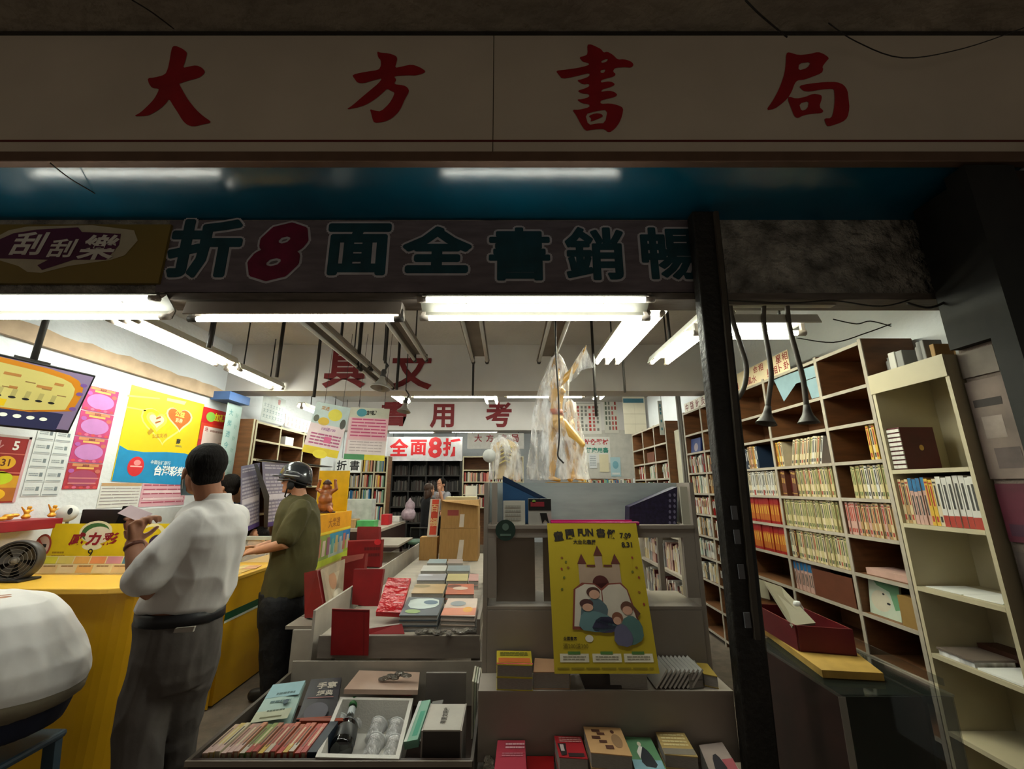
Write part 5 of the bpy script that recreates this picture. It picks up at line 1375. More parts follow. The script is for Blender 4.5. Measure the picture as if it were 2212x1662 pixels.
# ------------------------------------------------------------------ newsprint sheets and the bookshelf behind them
XL = -2.72
bs = thing('bookshelf', (-2.85, 5.0, 0), 'white-edged brown bookshelf against the lottery wall behind the helmeted person', 'bookshelf')
LY = [4.47, 4.52, 5.02, 5.61, 6.2]; LZ = [.1, .5, .9, 1.2, 1.5, 1.782, 1.99, 2.185]
MB().bx(-2.995, -2.985, LY[0], LY[-1], 0, 2.2).build('back_panel', M_BROWN, bs)
for y in LY: 
    b = MB(); b.bx(-2.984, XL - .006, y - .01, y + .01, 0, 2.2, 0); b.bx(XL - .006, XL, y - .012, y + .012, 0, 2.2, 1); b.build('upright', [M_BROWN, M_CREAMW], bs)
for i in range(1, 4):
    for z in LZ:
        b = MB(); b.bx(-2.984, XL - .006, LY[i] + .013, LY[i + 1] - .013, z - .018, z, 0); b.bx(XL - .006, XL, LY[i] + .013, LY[i + 1] - .013, z - .02, z + .002, 1); b.build('shelf_board', [M_BROWN, M_CREAMW], bs)
q = [Vector((-2.80, 5.30, 1.992)), Vector((-2.80, 5.45, 1.992))]
tag(MB().bx(-2.82, -2.76, 5.22, 5.42, 1.9925, 2.10, 0).build('white_box', M_PAPER), 'pale box on the upper board of the bookshelf behind the helmet', 'box')
o, p = sheet('notice', (XL + .01, 4.55, 2.52), (XL + .01, 5.02, 2.52), (XL + .01, 4.55, 2.205), 'white notice with teal characters on top of the bookshelf', 'notice', '#c3cac8')
p.rect(0, 0, 1, 1, '#c3cac8', 0)
for r_ in range(3):
    for j in range(7): p.text('文', .1 + j * .13, .42 + r_ * .2, .13, '#3f6a70' if r_ else '#6a7f86', 1, .0)
p.text('書', .7, .17, .2, '#a86a6a', 1); p.done(o)
o, p = sheet('notice', (XL + .01, 5.06, 2.36), (XL + .01, 5.72, 2.36), (XL + .01, 5.06, 2.205), 'pinkish notice with red characters on top of the bookshelf', 'notice', '#cbb9b4')
p.rect(0, 0, 1, 1, '#cbb9b4', 0)
for r_ in range(2):
    for j in range(6): p.text('法', .1 + j * .15, .3 + r_ * .42, .3, '#9a4a4a', 1, .0)
p.done(o)
def newsprint(px4, X, label, seed):
    tl, tr, bl = [P(*q_, X=X) for q_ in px4]
    o, p = sheet('hanging_newsprint', tl, tr, bl, label, 'newspaper', '#77738a', .002)
    p.lines(.06, .04, .94, .12, 2, '#b9b5c4', 1, seed); p.lines(.06, .18, .94, .95, 14, '#aaa6b6', 1, seed + 1, .55, 7); p.rect(.06, .5, .94, .58, '#c2becb', 2); p.rect(0, .93, 1, 1, '#4a3a7a', 2)
    p.done(o); return o
newsprint([(521, 1008), (562, 1000), (519, 1155)], -2.55, 'purple-grey printed sheet hanging behind the white-shirted person', 3)
newsprint([(566, 998), (640, 1002), (575, 1140)], -2.50, 'purple-grey printed sheet hanging behind the helmeted person', 9)
tag(MB().add([P(548, 1003, X=-2.49), P(556, 1003, X=-2.49), P(582, 1072, X=-2.48), P(578, 1140, X=-2.48), P(570, 1140, X=-2.48), P(570, 1078, X=-2.48), P(548, 1003, X=-2.50), P(556, 1003, X=-2.50), P(582, 1072, X=-2.49), P(578, 1140, X=-2.49), P(570, 1140, X=-2.49), P(570, 1078, X=-2.49)],
    [(5, 2, 1, 0), (5, 4, 3, 2), (6, 7, 8, 11), (8, 9, 10, 11), (0, 1, 7, 6), (1, 2, 8, 7), (2, 3, 9, 8), (3, 4, 10, 9), (4, 5, 11, 10), (5, 0, 6, 11)]).build('hanging_strap', C_BLACK), 'black strap hanging between the two purple-grey printed sheets', 'strap')
tag(MB().bx(-2.62, -2.46, 4.42, 6.0, 1.755, 1.765).build('hanging_rail', M_DARK), 'thin dark rail that carries the purple-grey printed sheets', 'rail')

# ------------------------------------------------------------------ pair of promotion sheets hung across the aisle
def hung(px3, label, bg, kind):
    tl, tr, bl = P(*px3[0], Y=4.0), P(*px3[1], Y=4.0), P(*px3[2], Y=3.93)
    bl = Vector(bl)
    o, p = sheet('hanging_sheet', tl, tr, bl, label, 'promotion sheet', bg, .0015)
    if kind == 0:
        p.rect(0, 0, 1, .42, '#b3c3c0'); p.oval(.62, .2, .2, .12, '#d3c84a', 1); p.oval(.35, .36, .16, .08, '#c9a83a', 1); p.oval(.9, .35, .08, .1, '#4a4a44', 1); p.oval(.12, .32, .08, .07, '#55584a', 1); p.text('樂透', .3, .1, .08, '#a87a4a', 2, .02)
        p.rect(0, .42, 1, .86, '#ddc9cc', 1); p.text('100送100', .55, .5, .07, '#8a4a86', 2, .02); p.lines(.1, .6, .95, .84, 4, '#a8547a', 2, 2); p.rect(.5, .64, .7, .76, '#cf5f8a', 3); p.rect(0, .86, 1, 1, '#d8bf2c', 1); p.oval(.5, .98, .2, .08, '#e3d03a', 2)
    else:
        p.rect(0, 0, 1, .2, '#c3c3b0'); p.oval(.3, .1, .13, .08, '#4a8f9a', 1); p.text('加碼', .55, .1, .1, '#2a2a22', 2, .05); p.rect(.05, .2, 1, .62, '#d9a8b0', 1); p.lines(.08, .22, .95, .6, 6, '#b3426a', 2, 5, .4, 3); p.rect(.05, .64, 1, .9, '#dccfcd', 1); p.lines(.1, .66, .9, .88, 4, '#b0a0a0', 2, 6, .3); p.rect(0, .9, .5, 1, '#4a8a5a', 1); p.rect(.5, .9, 1, 1, '#d8c83a', 1)
    p.done(o)
    return o
hung([(685, 868), (758, 882), (652, 976)], 'pink and yellow promotion sheet hung across the aisle, nearer the lottery wall', '#d8cbbd', 0)
hung([(758, 880), (842, 884), (742, 992)], 'pink and white promotion sheet hung across the aisle beside the yellow-footed one', '#d6b6b8', 1)
for px in (700, 740, 775, 830):
    a = P(px, 878, Y=4.0); tag(MB().tube([a + Vector((0, .004, 0)), (a.x + .03, 4.004, 3.0)], .002, 5).build('hanging_string', M_DARK), 'thin string that holds the hanging promotion sheets, %s along' % ORD[[700, 740, 775, 830].index(px)], 'string')
# ------------------------------------------------------------------ figures
def ell(mb, c, h, l, off, r, n=16, tilt=None):
    """ellipsoid at c + off (forward, left, up) with radii in the same axes"""
    up = Vector((0, 0, 1)) if tilt is None else tilt
    M_ = Matrix((h, l, up)).transposed()
    mb.ball(c + h * off[0] + l * off[1] + up * off[2], r, n, 0, M_)
def head_shape(mb, c, h, l, s=1.0, ears=True):
    e = lambda off, r, n=16: ell(mb, c, h, l, [v * s for v in off], [v * s for v in r], n)
    e((-.012, 0, .03), (.098, .076, .093), 20); e((.028, 0, -.045), (.063, .060, .073)); e((.048, 0, -.088), (.038, .046, .032))
    e((.098, 0, -.030), (.016, .014, .013), 10); e((.092, 0, -.008), (.012, .009, .022), 10); e((.082, 0, .016), (.014, .046, .010), 10)
    e((.088, 0, -.066), (.011, .022, .007), 10); e((.086, 0, -.078), (.011, .019, .006), 10); e((.086, 0, -.100), (.013, .018, .012), 10)
    e((.062, .034, -.032), (.022, .02, .02), 10); e((.062, -.034, -.032), (.022, .02, .02), 10)
    if ears:
        for k in (-1, 1):
            e((-.008, k * .078, -.022), (.019, .008, .030), 10); e((-.004, k * .080, -.044), (.010, .007, .012), 8)
def hand_shape(mb, wrist, d, side, nrm, s=1.0, curl=.6):
    """d: wrist to knuckles; side: towards the thumb; nrm: back of the hand. Five unequal bent fingers."""
    d = d.normalized(); side = (side - d * side.dot(d)).normalized(); nrm = d.cross(side).normalized() if nrm is None else (nrm - d * nrm.dot(d)).normalized()
    W = wrist
    mb.limb([W, W + d * .035 * s, W + d * .075 * s + side * .02 * s], [.022 * s, .019 * s, .013 * s], 10)
    mb.limb([W, W + d * .04 * s - side * .012 * s, W + d * .073 * s - side * .024 * s], [.021 * s, .018 * s, .012 * s], 10)
    mb.limb([W + d * .03 * s, W + d * .08 * s], [.018 * s, .014 * s], 10)
    for i, (off, L) in enumerate(((.028, .070), (.009, .078), (-.010, .072), (-.028, .058))):
        p = W + d * (.082 - .004 * i) * s + side * off * s
        a = 0; pts = [p]; dirv = d.copy()
        for j, f in enumerate((.44, .32, .24)):
            a += curl * (.55 + .25 * j)
            dirv = d * math.cos(a) - nrm * math.sin(a)
            p = p + dirv * L * f * s; pts.append(p)
        mb.limb(pts, [.0088 * s, .0083 * s, .0078 * s, .007 * s], 8)
    p = W + d * .022 * s + side * .022 * s
    t1 = p + (side * .75 + d * .6 - nrm * .2).normalized() * .034 * s
    t2 = t1 + (d * .9 + side * .15 - nrm * .5 * curl).normalized() * .030 * s
    mb.limb([p, t1, t2], [.013 * s, .0105 * s, .0085 * s], 8)
def ring(y, xl, xr, Y, dep):
    a, b = P(xl, y, Y=Y), P(xr, y, Y=Y)
    return ((a + b) / 2, (b - a) / 2, Vector((0, dep, 0)))
def person(label, loc, group=None):
    t = thing('person', loc, label, 'person', group)
    return t
def hair_cap(c, h, l, s=1.0, back=.018, drop=.0, r=(.098, .083, .094), nape=True):
    b = MB()
    ell(b, c, h, l, [(-back) * s, 0, (.035 - drop) * s], [v * s for v in r], 20)
    if nape: ell(b, c, h, l, [-.055 * s, 0, -.03 * s], [.045 * s, .066 * s, .055 * s], 14)
    return b
M_SHIRT = mat('white_shirt_cloth', '#d6d3d0', .8, var=.04, scale=5, bump=.04, bscale=5, stretch=(1, 1, .5))
M_TROU = mat('grey_trouser_cloth', '#544e4a', .85, var=.15, scale=9, bump=.06, bscale=6)
M_HAIR = mat('dark_hair', '#120e0c', .75, spec=.15, var=.4, scale=40, stretch=(1, 1, .2), bump=.3, bscale=120)
M_OLIVE = mat('olive_cotton', '#4a4526', .85, var=.12, scale=6, bump=.05, bscale=6)
M_BLKT = mat('black_trouser_cloth', '#0e0e12', .8, var=.2, bump=.2, bscale=8)
M_SHOE = mat('dark_shoe', '#1a1614', .5)
M_SKIN2 = mat('skin_tan', '#9c6a50', .55, var=.12, scale=14)
M_SHIRT.node_tree.nodes['Principled BSDF'].inputs['Sheen Weight'].default_value = .1

def cloth(mb, voxel, smooth, amp=.006, sc=(9, 9, 4), seed=0.0):
    from mathutils import noise
    m = remesh(mb, voxel, smooth)
    me = bpy.data.meshes.new('tmp'); me.from_pydata(m.v, [], m.f); me.update()
    nr = [v.normal.copy() for v in me.vertices]; bpy.data.meshes.remove(me)
    for i, p_ in enumerate(m.v):
        q = Vector((p_.x * sc[0] + seed, p_.y * sc[1] - seed, p_.z * sc[2]))
        w = noise.noise_vector(q * .6) * .9
        n1 = 1 - abs(noise.noise(q + w)) * 2; n2 = 1 - abs(noise.noise(q * 2.1 + w)) * 2
        m.v[i] = p_ + nr[i] * (amp * (n1 - .35) + amp * .45 * (n2 - .35))
    return m
# ---- person in the white shirt at the counter
Y1 = 2.03
pm = person('person in white shirt and grey trousers reading a ticket at the yellow counter', (-1.40, 2.03, 0))
pm['label'] = 'person seen from behind in white shirt and grey trousers holding up a ticket'
hc = P(441, 1014, Y=2.02); h = Vector((-.79, .61, 0)).normalized(); l = Vector((-h.y, h.x, 0))
l = Vector((0, 0, 1)).cross(h)
shirt_r = [ring(1084, 428, 493, Y1, .055), ring(1096, 412, 506, Y1, .085), ring(1114, 398, 521, Y1, .125), ring(1150, 393, 526, Y1, .155), ring(1200, 374, 516, Y1, .15), ring(1250, 347, 500, Y1, .145), ring(1288, 322, 487, Y1, .152), ring(1306, 314, 480, Y1, .152), ring(1316, 318, 470, Y1, .138)]
elb, wr = P(318, 1272, Y=1.86), P(288, 1176, Y=1.90)
sh_l = P(410, 1140, Y=1.93)
body = MB()
head_shape(body, hc, h, l)
nk = P(455, 1088, Y=2.04)
body.limb([hc + Vector((0.012, 0, -.06)) - h * .02, nk, nk + Vector((0, 0, -.08))], [.056, .056, .07], 16)
body.loft([(c_, a * .88, b_ * .88) for c_, a, b_ in shirt_r], 24)
body.limb([sh_l, P(352, 1212, Y=1.88), elb, P(300, 1225, Y=1.875), wr], [.055, .048, .046, .044, .030], 14)
hd = P(291, 1146, Y=1.91) - wr
hand_shape(body, wr, Vector((.0, .05, 1)), Vector((.35, .9, 0)), Vector((-.75, -.6, .1)), 1.05, 1.2)
# the other arm, mostly hidden
sh_r = P(505, 1130, Y=2.15); er, wr2 = P(360, 1255, Y=2.22), P(292, 1170, Y=2.02)
body.limb([sh_r, P(440, 1200, Y=2.25), er, wr2], [.055, .05, .044, .03], 12)
hand_shape(body, wr2, Vector((-.25, -.3, .9)), Vector((.2, -.9, 0)), Vector((-.8, .5, .1)), 1.0, .8)
hip = (P(393, 1330, Y=Y1))
LEG1 = [[P(350, 1420, Y=1.99), P(322, 1500, Y=1.97), P(308, 1580, Y=1.97), P(297, 1662, Y=1.94)], [P(412, 1420, Y=2.06), P(388, 1500, Y=2.07), P(380, 1580, Y=2.10), P(374, 1662, Y=2.11)]]
for L_ in LEG1:
    f_ = Vector((L_[3].x, L_[3].y, .09)); body.limb(L_ + [f_], [.075, .068, .056, .05, .042], 14)
    body.limb([f_ + Vector((0, 0, -.04)), f_ + Vector((-.09, .06, -.055))], [.04, .034], 10)
remesh(body, .0055, 3).build('body', M_SKIN2, pm)
b = MB(); b.loft(shirt_r, 28)
b.limb([sh_l + Vector((.02, .03, -.0)), P(352, 1206, Y=1.88), P(318, 1246, Y=1.865)], [.085, .077, .074], 16)
b.limb([sh_r, P(455, 1200, Y=2.22), P(400, 1235, Y=2.23)], [.08, .07, .066], 14)
sm_ = cloth(b, .007, 5, .016, (6, 6, 2.6), 1.3)
shirt_o = sm_.build('shirt', M_SHIRT, pm)
b = MB(); b.loft([ring(1066, 440, 495, 2.045, .064), ring(1080, 432, 496, 2.045, .068), ring(1092, 424, 501, 2.04, .078), ring(1100, 422, 502, 2.04, .08)], 24)
remesh(b, .005, 2).build('collar', M_SHIRT, shirt_o)
b = MB(); b.loft([ring(1312, 311, 476, Y1, .151), ring(1336, 309, 474, Y1, .153)], 28); b.build('belt', C_BLACK, pm)
b = MB(); b.loft([ring(1330, 312, 472, Y1, .146), ring(1360, 308, 472, Y1, .15), ring(1410, 298, 466, Y1, .155), ring(1450, 290, 456, Y1, .15), ring(1475, 290, 440, Y1, .13)], 28)
b.limb([P(350, 1420, Y=1.99), P(322, 1500, Y=1.97), P(306, 1580, Y=1.95), P(297, 1662, Y=1.94), Vector((LEG1[0][3].x, 1.94, .08))], [.115, .10, .082, .076, .074], 16)
b.limb([P(412, 1420, Y=2.06), P(388, 1500, Y=2.07), P(380, 1580, Y=2.10), P(374, 1662, Y=2.11), Vector((LEG1[1][3].x, 2.11, .08))], [.115, .096, .078, .07, .07], 16)
cloth(b, .007, 2, .014, (6.5, 6.5, 3), 4.0).build('trousers', M_TROU, pm)
q = [P(x, y, Y=1.872) for x, y in [(378, 1358), (420, 1354), (416, 1366), (374, 1368)]]
b = MB(); b.add([p_ for p_ in q] + [p_ + Vector((0, .01, 0)) for p_ in q], [(3, 2, 1, 0), (4, 5, 6, 7), (0, 1, 5, 4), (1, 2, 6, 5), (2, 3, 7, 6), (3, 0, 4, 7)]); b.build('pocket_paper', c_mat('#a39c94', .7), pm)
hb = hair_cap(hc, h, l, 1.0, .026, .004)
remesh(hb, .006, 2).build('hair', M_HAIR, pm)
for L_ in LEG1:
    sx, yy = L_[3].x, L_[3].y; b = MB(); b.limb([(sx + .03, yy - .02, .045), (sx - .05, yy + .03, .045), (sx - .13, yy + .08, .038)], [.045, .047, .038], 12); remesh(b, .008, 2).build('shoe', M_SHOE, pm)
# mask: a shell over mouth and chin, with an ear loop
def mask_shell(c, h, l, s=1.0):
    b = MB(); vs = []; nu, nv = 14, 8
    for j in range(nv + 1):
        z = (-.025 - .095 * j / nv)
        for i in range(nu + 1):
            a = -1.25 + 2.5 * i / nu
            r = .082 + .02 * math.cos(a) * math.sin(math.pi * (j + .5) / (nv + 1))
            w = .070 - (.012 * (j / nv) ** 2)
            vs.append(c + h * (r * math.cos(a) + .028) * s + l * w * math.sin(a) * s + Vector((0, 0, z * s)))
    fs = [(j * (nu + 1) + i, j * (nu + 1) + i + 1, (j + 1) * (nu + 1) + i + 1, (j + 1) * (nu + 1) + i) for j in range(nv) for i in range(nu)]
    b.add(vs, fs, 0, True); return b
mk = mask_shell(hc, h, l).build('face_mask', c_mat('#8fb0bd', .7), pm)
so = mk.modifiers.new('thick', 'SOLIDIFY'); so.thickness = .003
e_ = hc + l * .079 + Vector((0, 0, -.02))
MB().tube([hc + h * .055 + l * .064 + Vector((0, 0, -.03)), e_ + h * .01 + Vector((0, 0, .015)), e_ - h * .018 + Vector((0, 0, .0)), e_ - h * .01 + Vector((0, 0, -.03)), hc + h * .05 + l * .06 + Vector((0, 0, -.09))], .0016, 6).build('mask_loop', M_PAPER, mk)
MB().lathe([(.034, -.008), (.036, 0), (.034, .008)], wr + (elb - wr).normalized() * .012, (wr - elb), 18).build('wrist_band', c_mat('#5d2f1c', .5), pm)
# ticket in the hand, and the dark phone held with it
q0 = P(294, 1110, Y=1.915)
o = tag(MB().fbox(Fr(q0, (.9, .1, -.35), (.25, .75, .6)), -.055, .05, -.028, .026, 0, .0012).build('ticket', c_mat('#d3b9bf', .6)), 'pale pink ticket held up by the person in the white shirt', 'ticket')
q0 = P(278, 1108, Y=1.95)
o = tag(MB().fbox(Fr(q0, (.8, .5, 0), (.15, .1, .95)), -.028, .006, -.045, .03, 0, .009).build('phone', c_mat('#141416', .35)), 'black phone in the raised hand of the person in the white shirt', 'phone')

# ---- person in olive T-shirt and helmet
Y2 = 3.53
pg = person('person in olive T-shirt, black trousers and grey helmet leaning on the long counter', (-1.83, Y2, 0))
h2 = Vector((-.99, -.08, 0)).normalized(); l2 = Vector((0, 0, 1)).cross(h2)
hc2 = P(638, 1036, Y=Y2)
sr = [ring(1070, 630, 664, Y2, .065), ring(1082, 614, 676, Y2, .13), ring(1108, 603, 684, Y2, .185), ring(1150, 598, 687, Y2, .195), ring(1200, 592, 684, Y2, .185), ring(1250, 578, 672, Y2, .18), ring(1286, 568, 657, Y2, .178)]
body = MB(); head_shape(body, hc2, h2, l2, .96)
nk = P(648, 1075, Y=Y2); body.limb([hc2 - h2 * .025 + Vector((0, 0, -.06)), nk, nk + Vector((0, 0, -.07))], [.054, .056, .07], 14)
body.loft([(c_, a * .88, b_ * .9) for c_, a, b_ in sr], 24)
sl, el, wl = P(645, 1104, Y=3.36), P(614, 1176, Y=3.31), P(556, 1190, Y=3.36)
body.limb([sl, el, wl], [.055, .045, .029], 14); hand_shape(body, wl, P(522, 1193, Y=3.39) - wl, Vector((0, .8, .5)), Vector((0, -.3, .9)), 1.0, .35)
sr_, er_, wr_ = P(640, 1106, Y=3.70), P(600, 1172, Y=3.74), P(556, 1184, Y=3.62)
body.limb([sr_, er_, wr_], [.055, .045, .029], 12); hand_shape(body, wr_, P(524, 1186, Y=3.60) - wr_, Vector((0, -.8, .5)), Vector((0, .3, .9)), 1.0, .35)
LEG2 = [(P(600, 1310, Y=3.44), P(596, 1400, Y=3.43), P(598, 1482, Y=3.43)), (P(622, 1310, Y=3.62), P(624, 1400, Y=3.63), P(626, 1478, Y=3.63))]
for a_, b_, c_ in LEG2:
    f_ = Vector((c_.x, c_.y, .09)); body.limb([a_, b_, f_], [.08, .056, .042], 14); body.limb([f_ + Vector((0, 0, -.04)), f_ + Vector((-.12, 0, -.055))], [.04, .034], 10)
remesh(body, .0055, 3).build('body', mat('skin_light', '#c08a6c', .55, var=.1, scale=14), pg)
b = MB(); b.loft(sr, 28); b.limb([sl + Vector((.0, .02, 0)), P(622, 1158, Y=3.31)], [.082, .078], 16); b.limb([sr_, P(612, 1155, Y=3.74)], [.08, .076], 14)
cloth(b, .008, 4, .012, (7, 7, 3), 2.0).build('shirt', M_OLIVE, pg)
b = MB(); b.loft([ring(1276, 566, 655, Y2, .165), ring(1320, 563, 654, Y2, .17), ring(1350, 565, 652, Y2, .17)], 24)
for a_, b_, c_ in LEG2: b.limb([a_, b_, Vector((c_.x, c_.y, .08))], [.125, .11, .10], 14)
cloth(b, .009, 3, .006, (8, 8, 5), 7.0).build('trousers', M_BLKT, pg)
for a_, b_, c_ in LEG2:
    b = MB(); b.limb([(c_.x + .02, c_.y, .045), (c_.x - .07, c_.y, .045), (c_.x - .16, c_.y, .04)], [.045, .048, .04], 12); remesh(b, .008, 2).build('shoe', M_SHOE, pg)
b = MB(); ell(b, hc2, h2, l2, (-.045, 0, -.035), (.05, .07, .06)); remesh(b, .007, 2).build('hair', M_HAIR, pg)
# helmet shell
hm = MB(); vs = []; nu, nv = 28, 9
cH = hc2 + Vector((0, 0, .028))
for j in range(nv + 1):
    ph = (math.pi / 2) * (1.12) * j / nv
    for i in range(nu):
        a = math.tau * i / nu
        fw, sd = math.cos(a), math.sin(a)
        dropb = .0 if fw > 0 else .05 * (-fw) * max(0, j / nv - .6) / .4
        rr_ = math.sin(ph)
        vs.append(cH + h2 * (.128 if fw > 0 else .135) * rr_ * fw + l2 * .112 * rr_ * sd + Vector((0, 0, .118 * math.cos(ph) - dropb)))
fs = [(j * nu + i, (j + 1) * nu + i, (j + 1) * nu + (i + 1) % nu, j * nu + (i + 1) % nu) for j in range(nv) for i in range(nu)] + [tuple(range(nu))[::-1]]
hm.add(vs, fs, 0, True)
hel = hm.build('helmet', mat('grey_helmet_gloss', '#34363b', .2, metal=.3, var=.1, coat=.6), pg)
so = hel.modifiers.new('thick', 'SOLIDIFY'); so.thickness = .006; so.offset = -1
b = MB(); rim = [cH + h2 * .137 * math.cos(a) * math.sin(1.9) + l2 * .118 * math.sin(a) * math.sin(1.9) + Vector((0, 0, -.034 - (.05 * -math.cos(a) if math.cos(a) < 0 else 0))) for a in [math.tau * k / 28 for k in range(29)]]
b.tube(rim, .006, 6); b.build('helmet_rim', M_INK, hel)
b = MB(); ell(b, cH, h2, l2, (.142, 0, .0), (.035, .07, .006)); b.build('visor_peak', c_mat('#26282c', .3), hel)
Fh = Fr(cH + l2 * .116 + h2 * -.01, -h2 * -1, (0, 0, 1)) if False else None
b = MB(); 
for k, (f0, z0_, w_, t_) in enumerate([(-.01, .032, .045, .004), (-.01, .0, .06, .006)]):
    pts = [cH + h2 * (f0 + w_ * s_) + l2 * (.112 * math.sqrt(max(.05, 1 - (z0_ / .118) ** 2 - ((f0 + w_ * s_) / .13) ** 2)) + .004) + Vector((0, 0, z0_ + .008 * s_)) for s_ in (-1, -.5, 0, .5, 1)]
    MB().tube(pts, t_, 6).build('reflective_mark', c_mat('#a9abae', .3), hel)
for k in (1, -1):
    pts = [cH + h2 * .0 + l2 * k * .112 + Vector((0, 0, -.02)), hc2 + h2 * .02 + l2 * k * .085 + Vector((0, 0, -.07)), hc2 + h2 * .055 + l2 * k * .03 + Vector((0, 0, -.135)), hc2 + h2 * .05 + Vector((0, 0, -.148))]
    MB().tube(pts, .006, 6).build('chin_strap', C_BLACK, hel)
    b = MB(); ell(b, hc2, h2, l2, (-.005, k * .092, -.045), (.03, .012, .04)); b.build('ear_flap', C_BLACK, hel)
MB().tube([hc2 + h2 * .05 + Vector((0, 0, -.148)), hc2 + h2 * .075 + Vector((0, 0, -.175)), hc2 + h2 * .085 + Vector((0, 0, -.19))], .005, 6).build('strap_end', C_BLACK, hel)
# spectacles and eye
b = MB(); ec = hc2 + h2 * .09 + l2 * .034 + Vector((0, 0, -.008)); b.tube([ec + h2 * .008 * math.cos(a) * 0 + l2 * .02 * math.cos(a) + Vector((0, 0, .016 * math.sin(a))) for a in [math.tau * k / 12 for k in range(13)]], .0016, 5)
b.build('spectacles_rim', M_INK, pg); MB().tube([ec + l2 * .02, hc2 + l2 * .08 + Vector((0, 0, -.006))], .0016, 5).build('spectacles_arm', M_INK, pg)
for k in (1, -1): b = MB(); ell(b, hc2, h2, l2, (.082, k * .031, -.008), (.008, .012, .007), 10); b.build('eye', c_mat('#3a2a22', .3), pg)

# ---- plainer figures: (head centre, heading, clothes)
def simple_person(label, hc, hd, hair_m, top_m, leg_m, seat=None, s=1.0, lean=0.0, arms='down', long_hair=False, floor=0.0):
    h = Vector((hd[0], hd[1], 0)).normalized(); l = Vector((0, 0, 1)).cross(h); hc = Vector(hc)
    base = hc - h * .03; base.z = floor
    t = person(label, base)
    nk = hc + Vector((0, 0, -.15)) - h * .02; pel = nk + Vector((0, 0, -.50)) - h * lean
    tr_ = lambda k, w, d_: (nk.lerp(pel, k), l * w, h * d_)
    rr_ = [tr_(-.02, .06, .055), tr_(.06, .12, .075), tr_(.14, .185, .095), tr_(.35, .185, .115), tr_(.65, .16, .11), tr_(1.0, .175, .12)]
    bd = MB(); head_shape(bd, hc, h, l, s); bd.limb([hc + Vector((0, 0, -.06)) - h * .015, nk + Vector((0, 0, -.04))], [.05, .06], 12)
    bd.loft([(c_, a * .9, b_ * .9) for c_, a, b_ in rr_], 20)
    arms_ = []
    for k in (1, -1):
        a0 = nk + l * .175 * k + Vector((0, 0, -.07))
        if arms == 'down': a1 = a0 + Vector((0, 0, -.28)) + l * .04 * k; a2 = a1 + Vector((0, 0, -.22)) + h * .06
        elif arms == 'front': a1 = a0 + Vector((0, 0, -.24)) + h * .10 + l * .03 * k; a2 = a1 + h * .20 + Vector((0, 0, .04)) - l * .08 * k
        else: a1 = a0 + Vector((0, 0, -.20)) + h * .12 + l * .02 * k; a2 = a1 + h * .05 + Vector((0, 0, .25)) - l * .06 * k
        arms_.append((a0, a1, a2)); bd.limb([a0, a1, a2], [.05, .042, .028], 10); hand_shape(bd, a2, (a2 - a1), l * -k, None, .95, .6)
    lg = MB()
    for k in (1, -1):
        p0 = pel + l * .09 * k
        if seat is None: p1 = Vector((p0.x, p0.y, pel.z / 2 + .02)); p2 = Vector((p0.x, p0.y, floor + .08))
        else: p1 = p0 + h * .40; p2 = Vector((p1.x, p1.y, floor + .08))
        bd.limb([p0, p1, p2], [.08, .056, .04], 10); bd.limb([p2 + Vector((0, 0, -.035)), p2 + h * .12 + Vector((0, 0, -.045))], [.036, .03], 8)
        lg.limb([p0, p1, p2], [.10, .078, .06], 12)
    remesh(bd, .008, 2).build('body', M_SKIN, t)
    b = MB(); b.loft(rr_, 24)
    for a0, a1, a2 in arms_: b.limb([a0, a0.lerp(a1, .85)], [.072, .062], 12)
    remesh(b, .011, 3).build('top', top_m, t)
    lg.loft([(pel + Vector((0, 0, .06)), l * .17, h * .115), (pel + Vector((0, 0, -.06)), l * .175, h * .12)], 20); remesh(lg, .011, 3).build('trousers', leg_m, t)
    hb = hair_cap(hc, h, l, s, .02, .0)
    if long_hair:
        ell(hb, hc, h, l, (-.06, 0, -.09), (.05, .075, .13)); ell(hb, hc, h, l, (-.02, .065, -.05), (.05, .02, .10)); ell(hb, hc, h, l, (-.02, -.065, -.05), (.05, .02, .10))
    remesh(hb, .008, 2).build('hair', hair_m, t)
    return t
M_NAVY = mat('navy_cloth', '#14182a', .85, var=.2); M_BLKTOP = mat('black_cloth', '#141214', .85, var=.2); M_HAIRB = mat('brown_hair', '#3b2416', .5, var=.3, scale=30); M_GREYTOP = mat('grey_cloth', '#8d8c92', .85, var=.2)
simple_person('dark-haired person mostly hidden behind the white shirt, at the lottery wall', P(493, 1052, Y=4.2), (-1, .15), M_HAIR, M_NAVY, M_BLKT)
simple_person('black-haired person bending low behind the long counter', P(556, 1166, Y=4.52), (-.35, -1), M_HAIR, mat('blue_cloth', '#24345a', .8), M_BLKT, arms='down')
w1 = simple_person('person with long brown hair in black at the back of the shop', P(928, 1058, Y=8.3), (.75, .65), M_HAIRB, M_BLKTOP, M_BLKT, arms='front', long_hair=True)
w2 = simple_person('person in grey with red patterned scarf facing the long-haired person', P(953, 1046, Y=8.9), (-.6, -.8), M_HAIR, M_GREYTOP, M_BLKT, arms='up')
b = MB(); q = P(953, 1066, Y=8.87); b.lathe([(.07, 0), (.11, -.05), (.13, -.16), (.09, -.2)], q + Vector((0, .02, .03)), (0, 0, 1), 14); b.build('scarf', mat('red_white_scarf', '#b0493a', .8, var=.6, scale=40, col2='#cfc4bd'), w2)

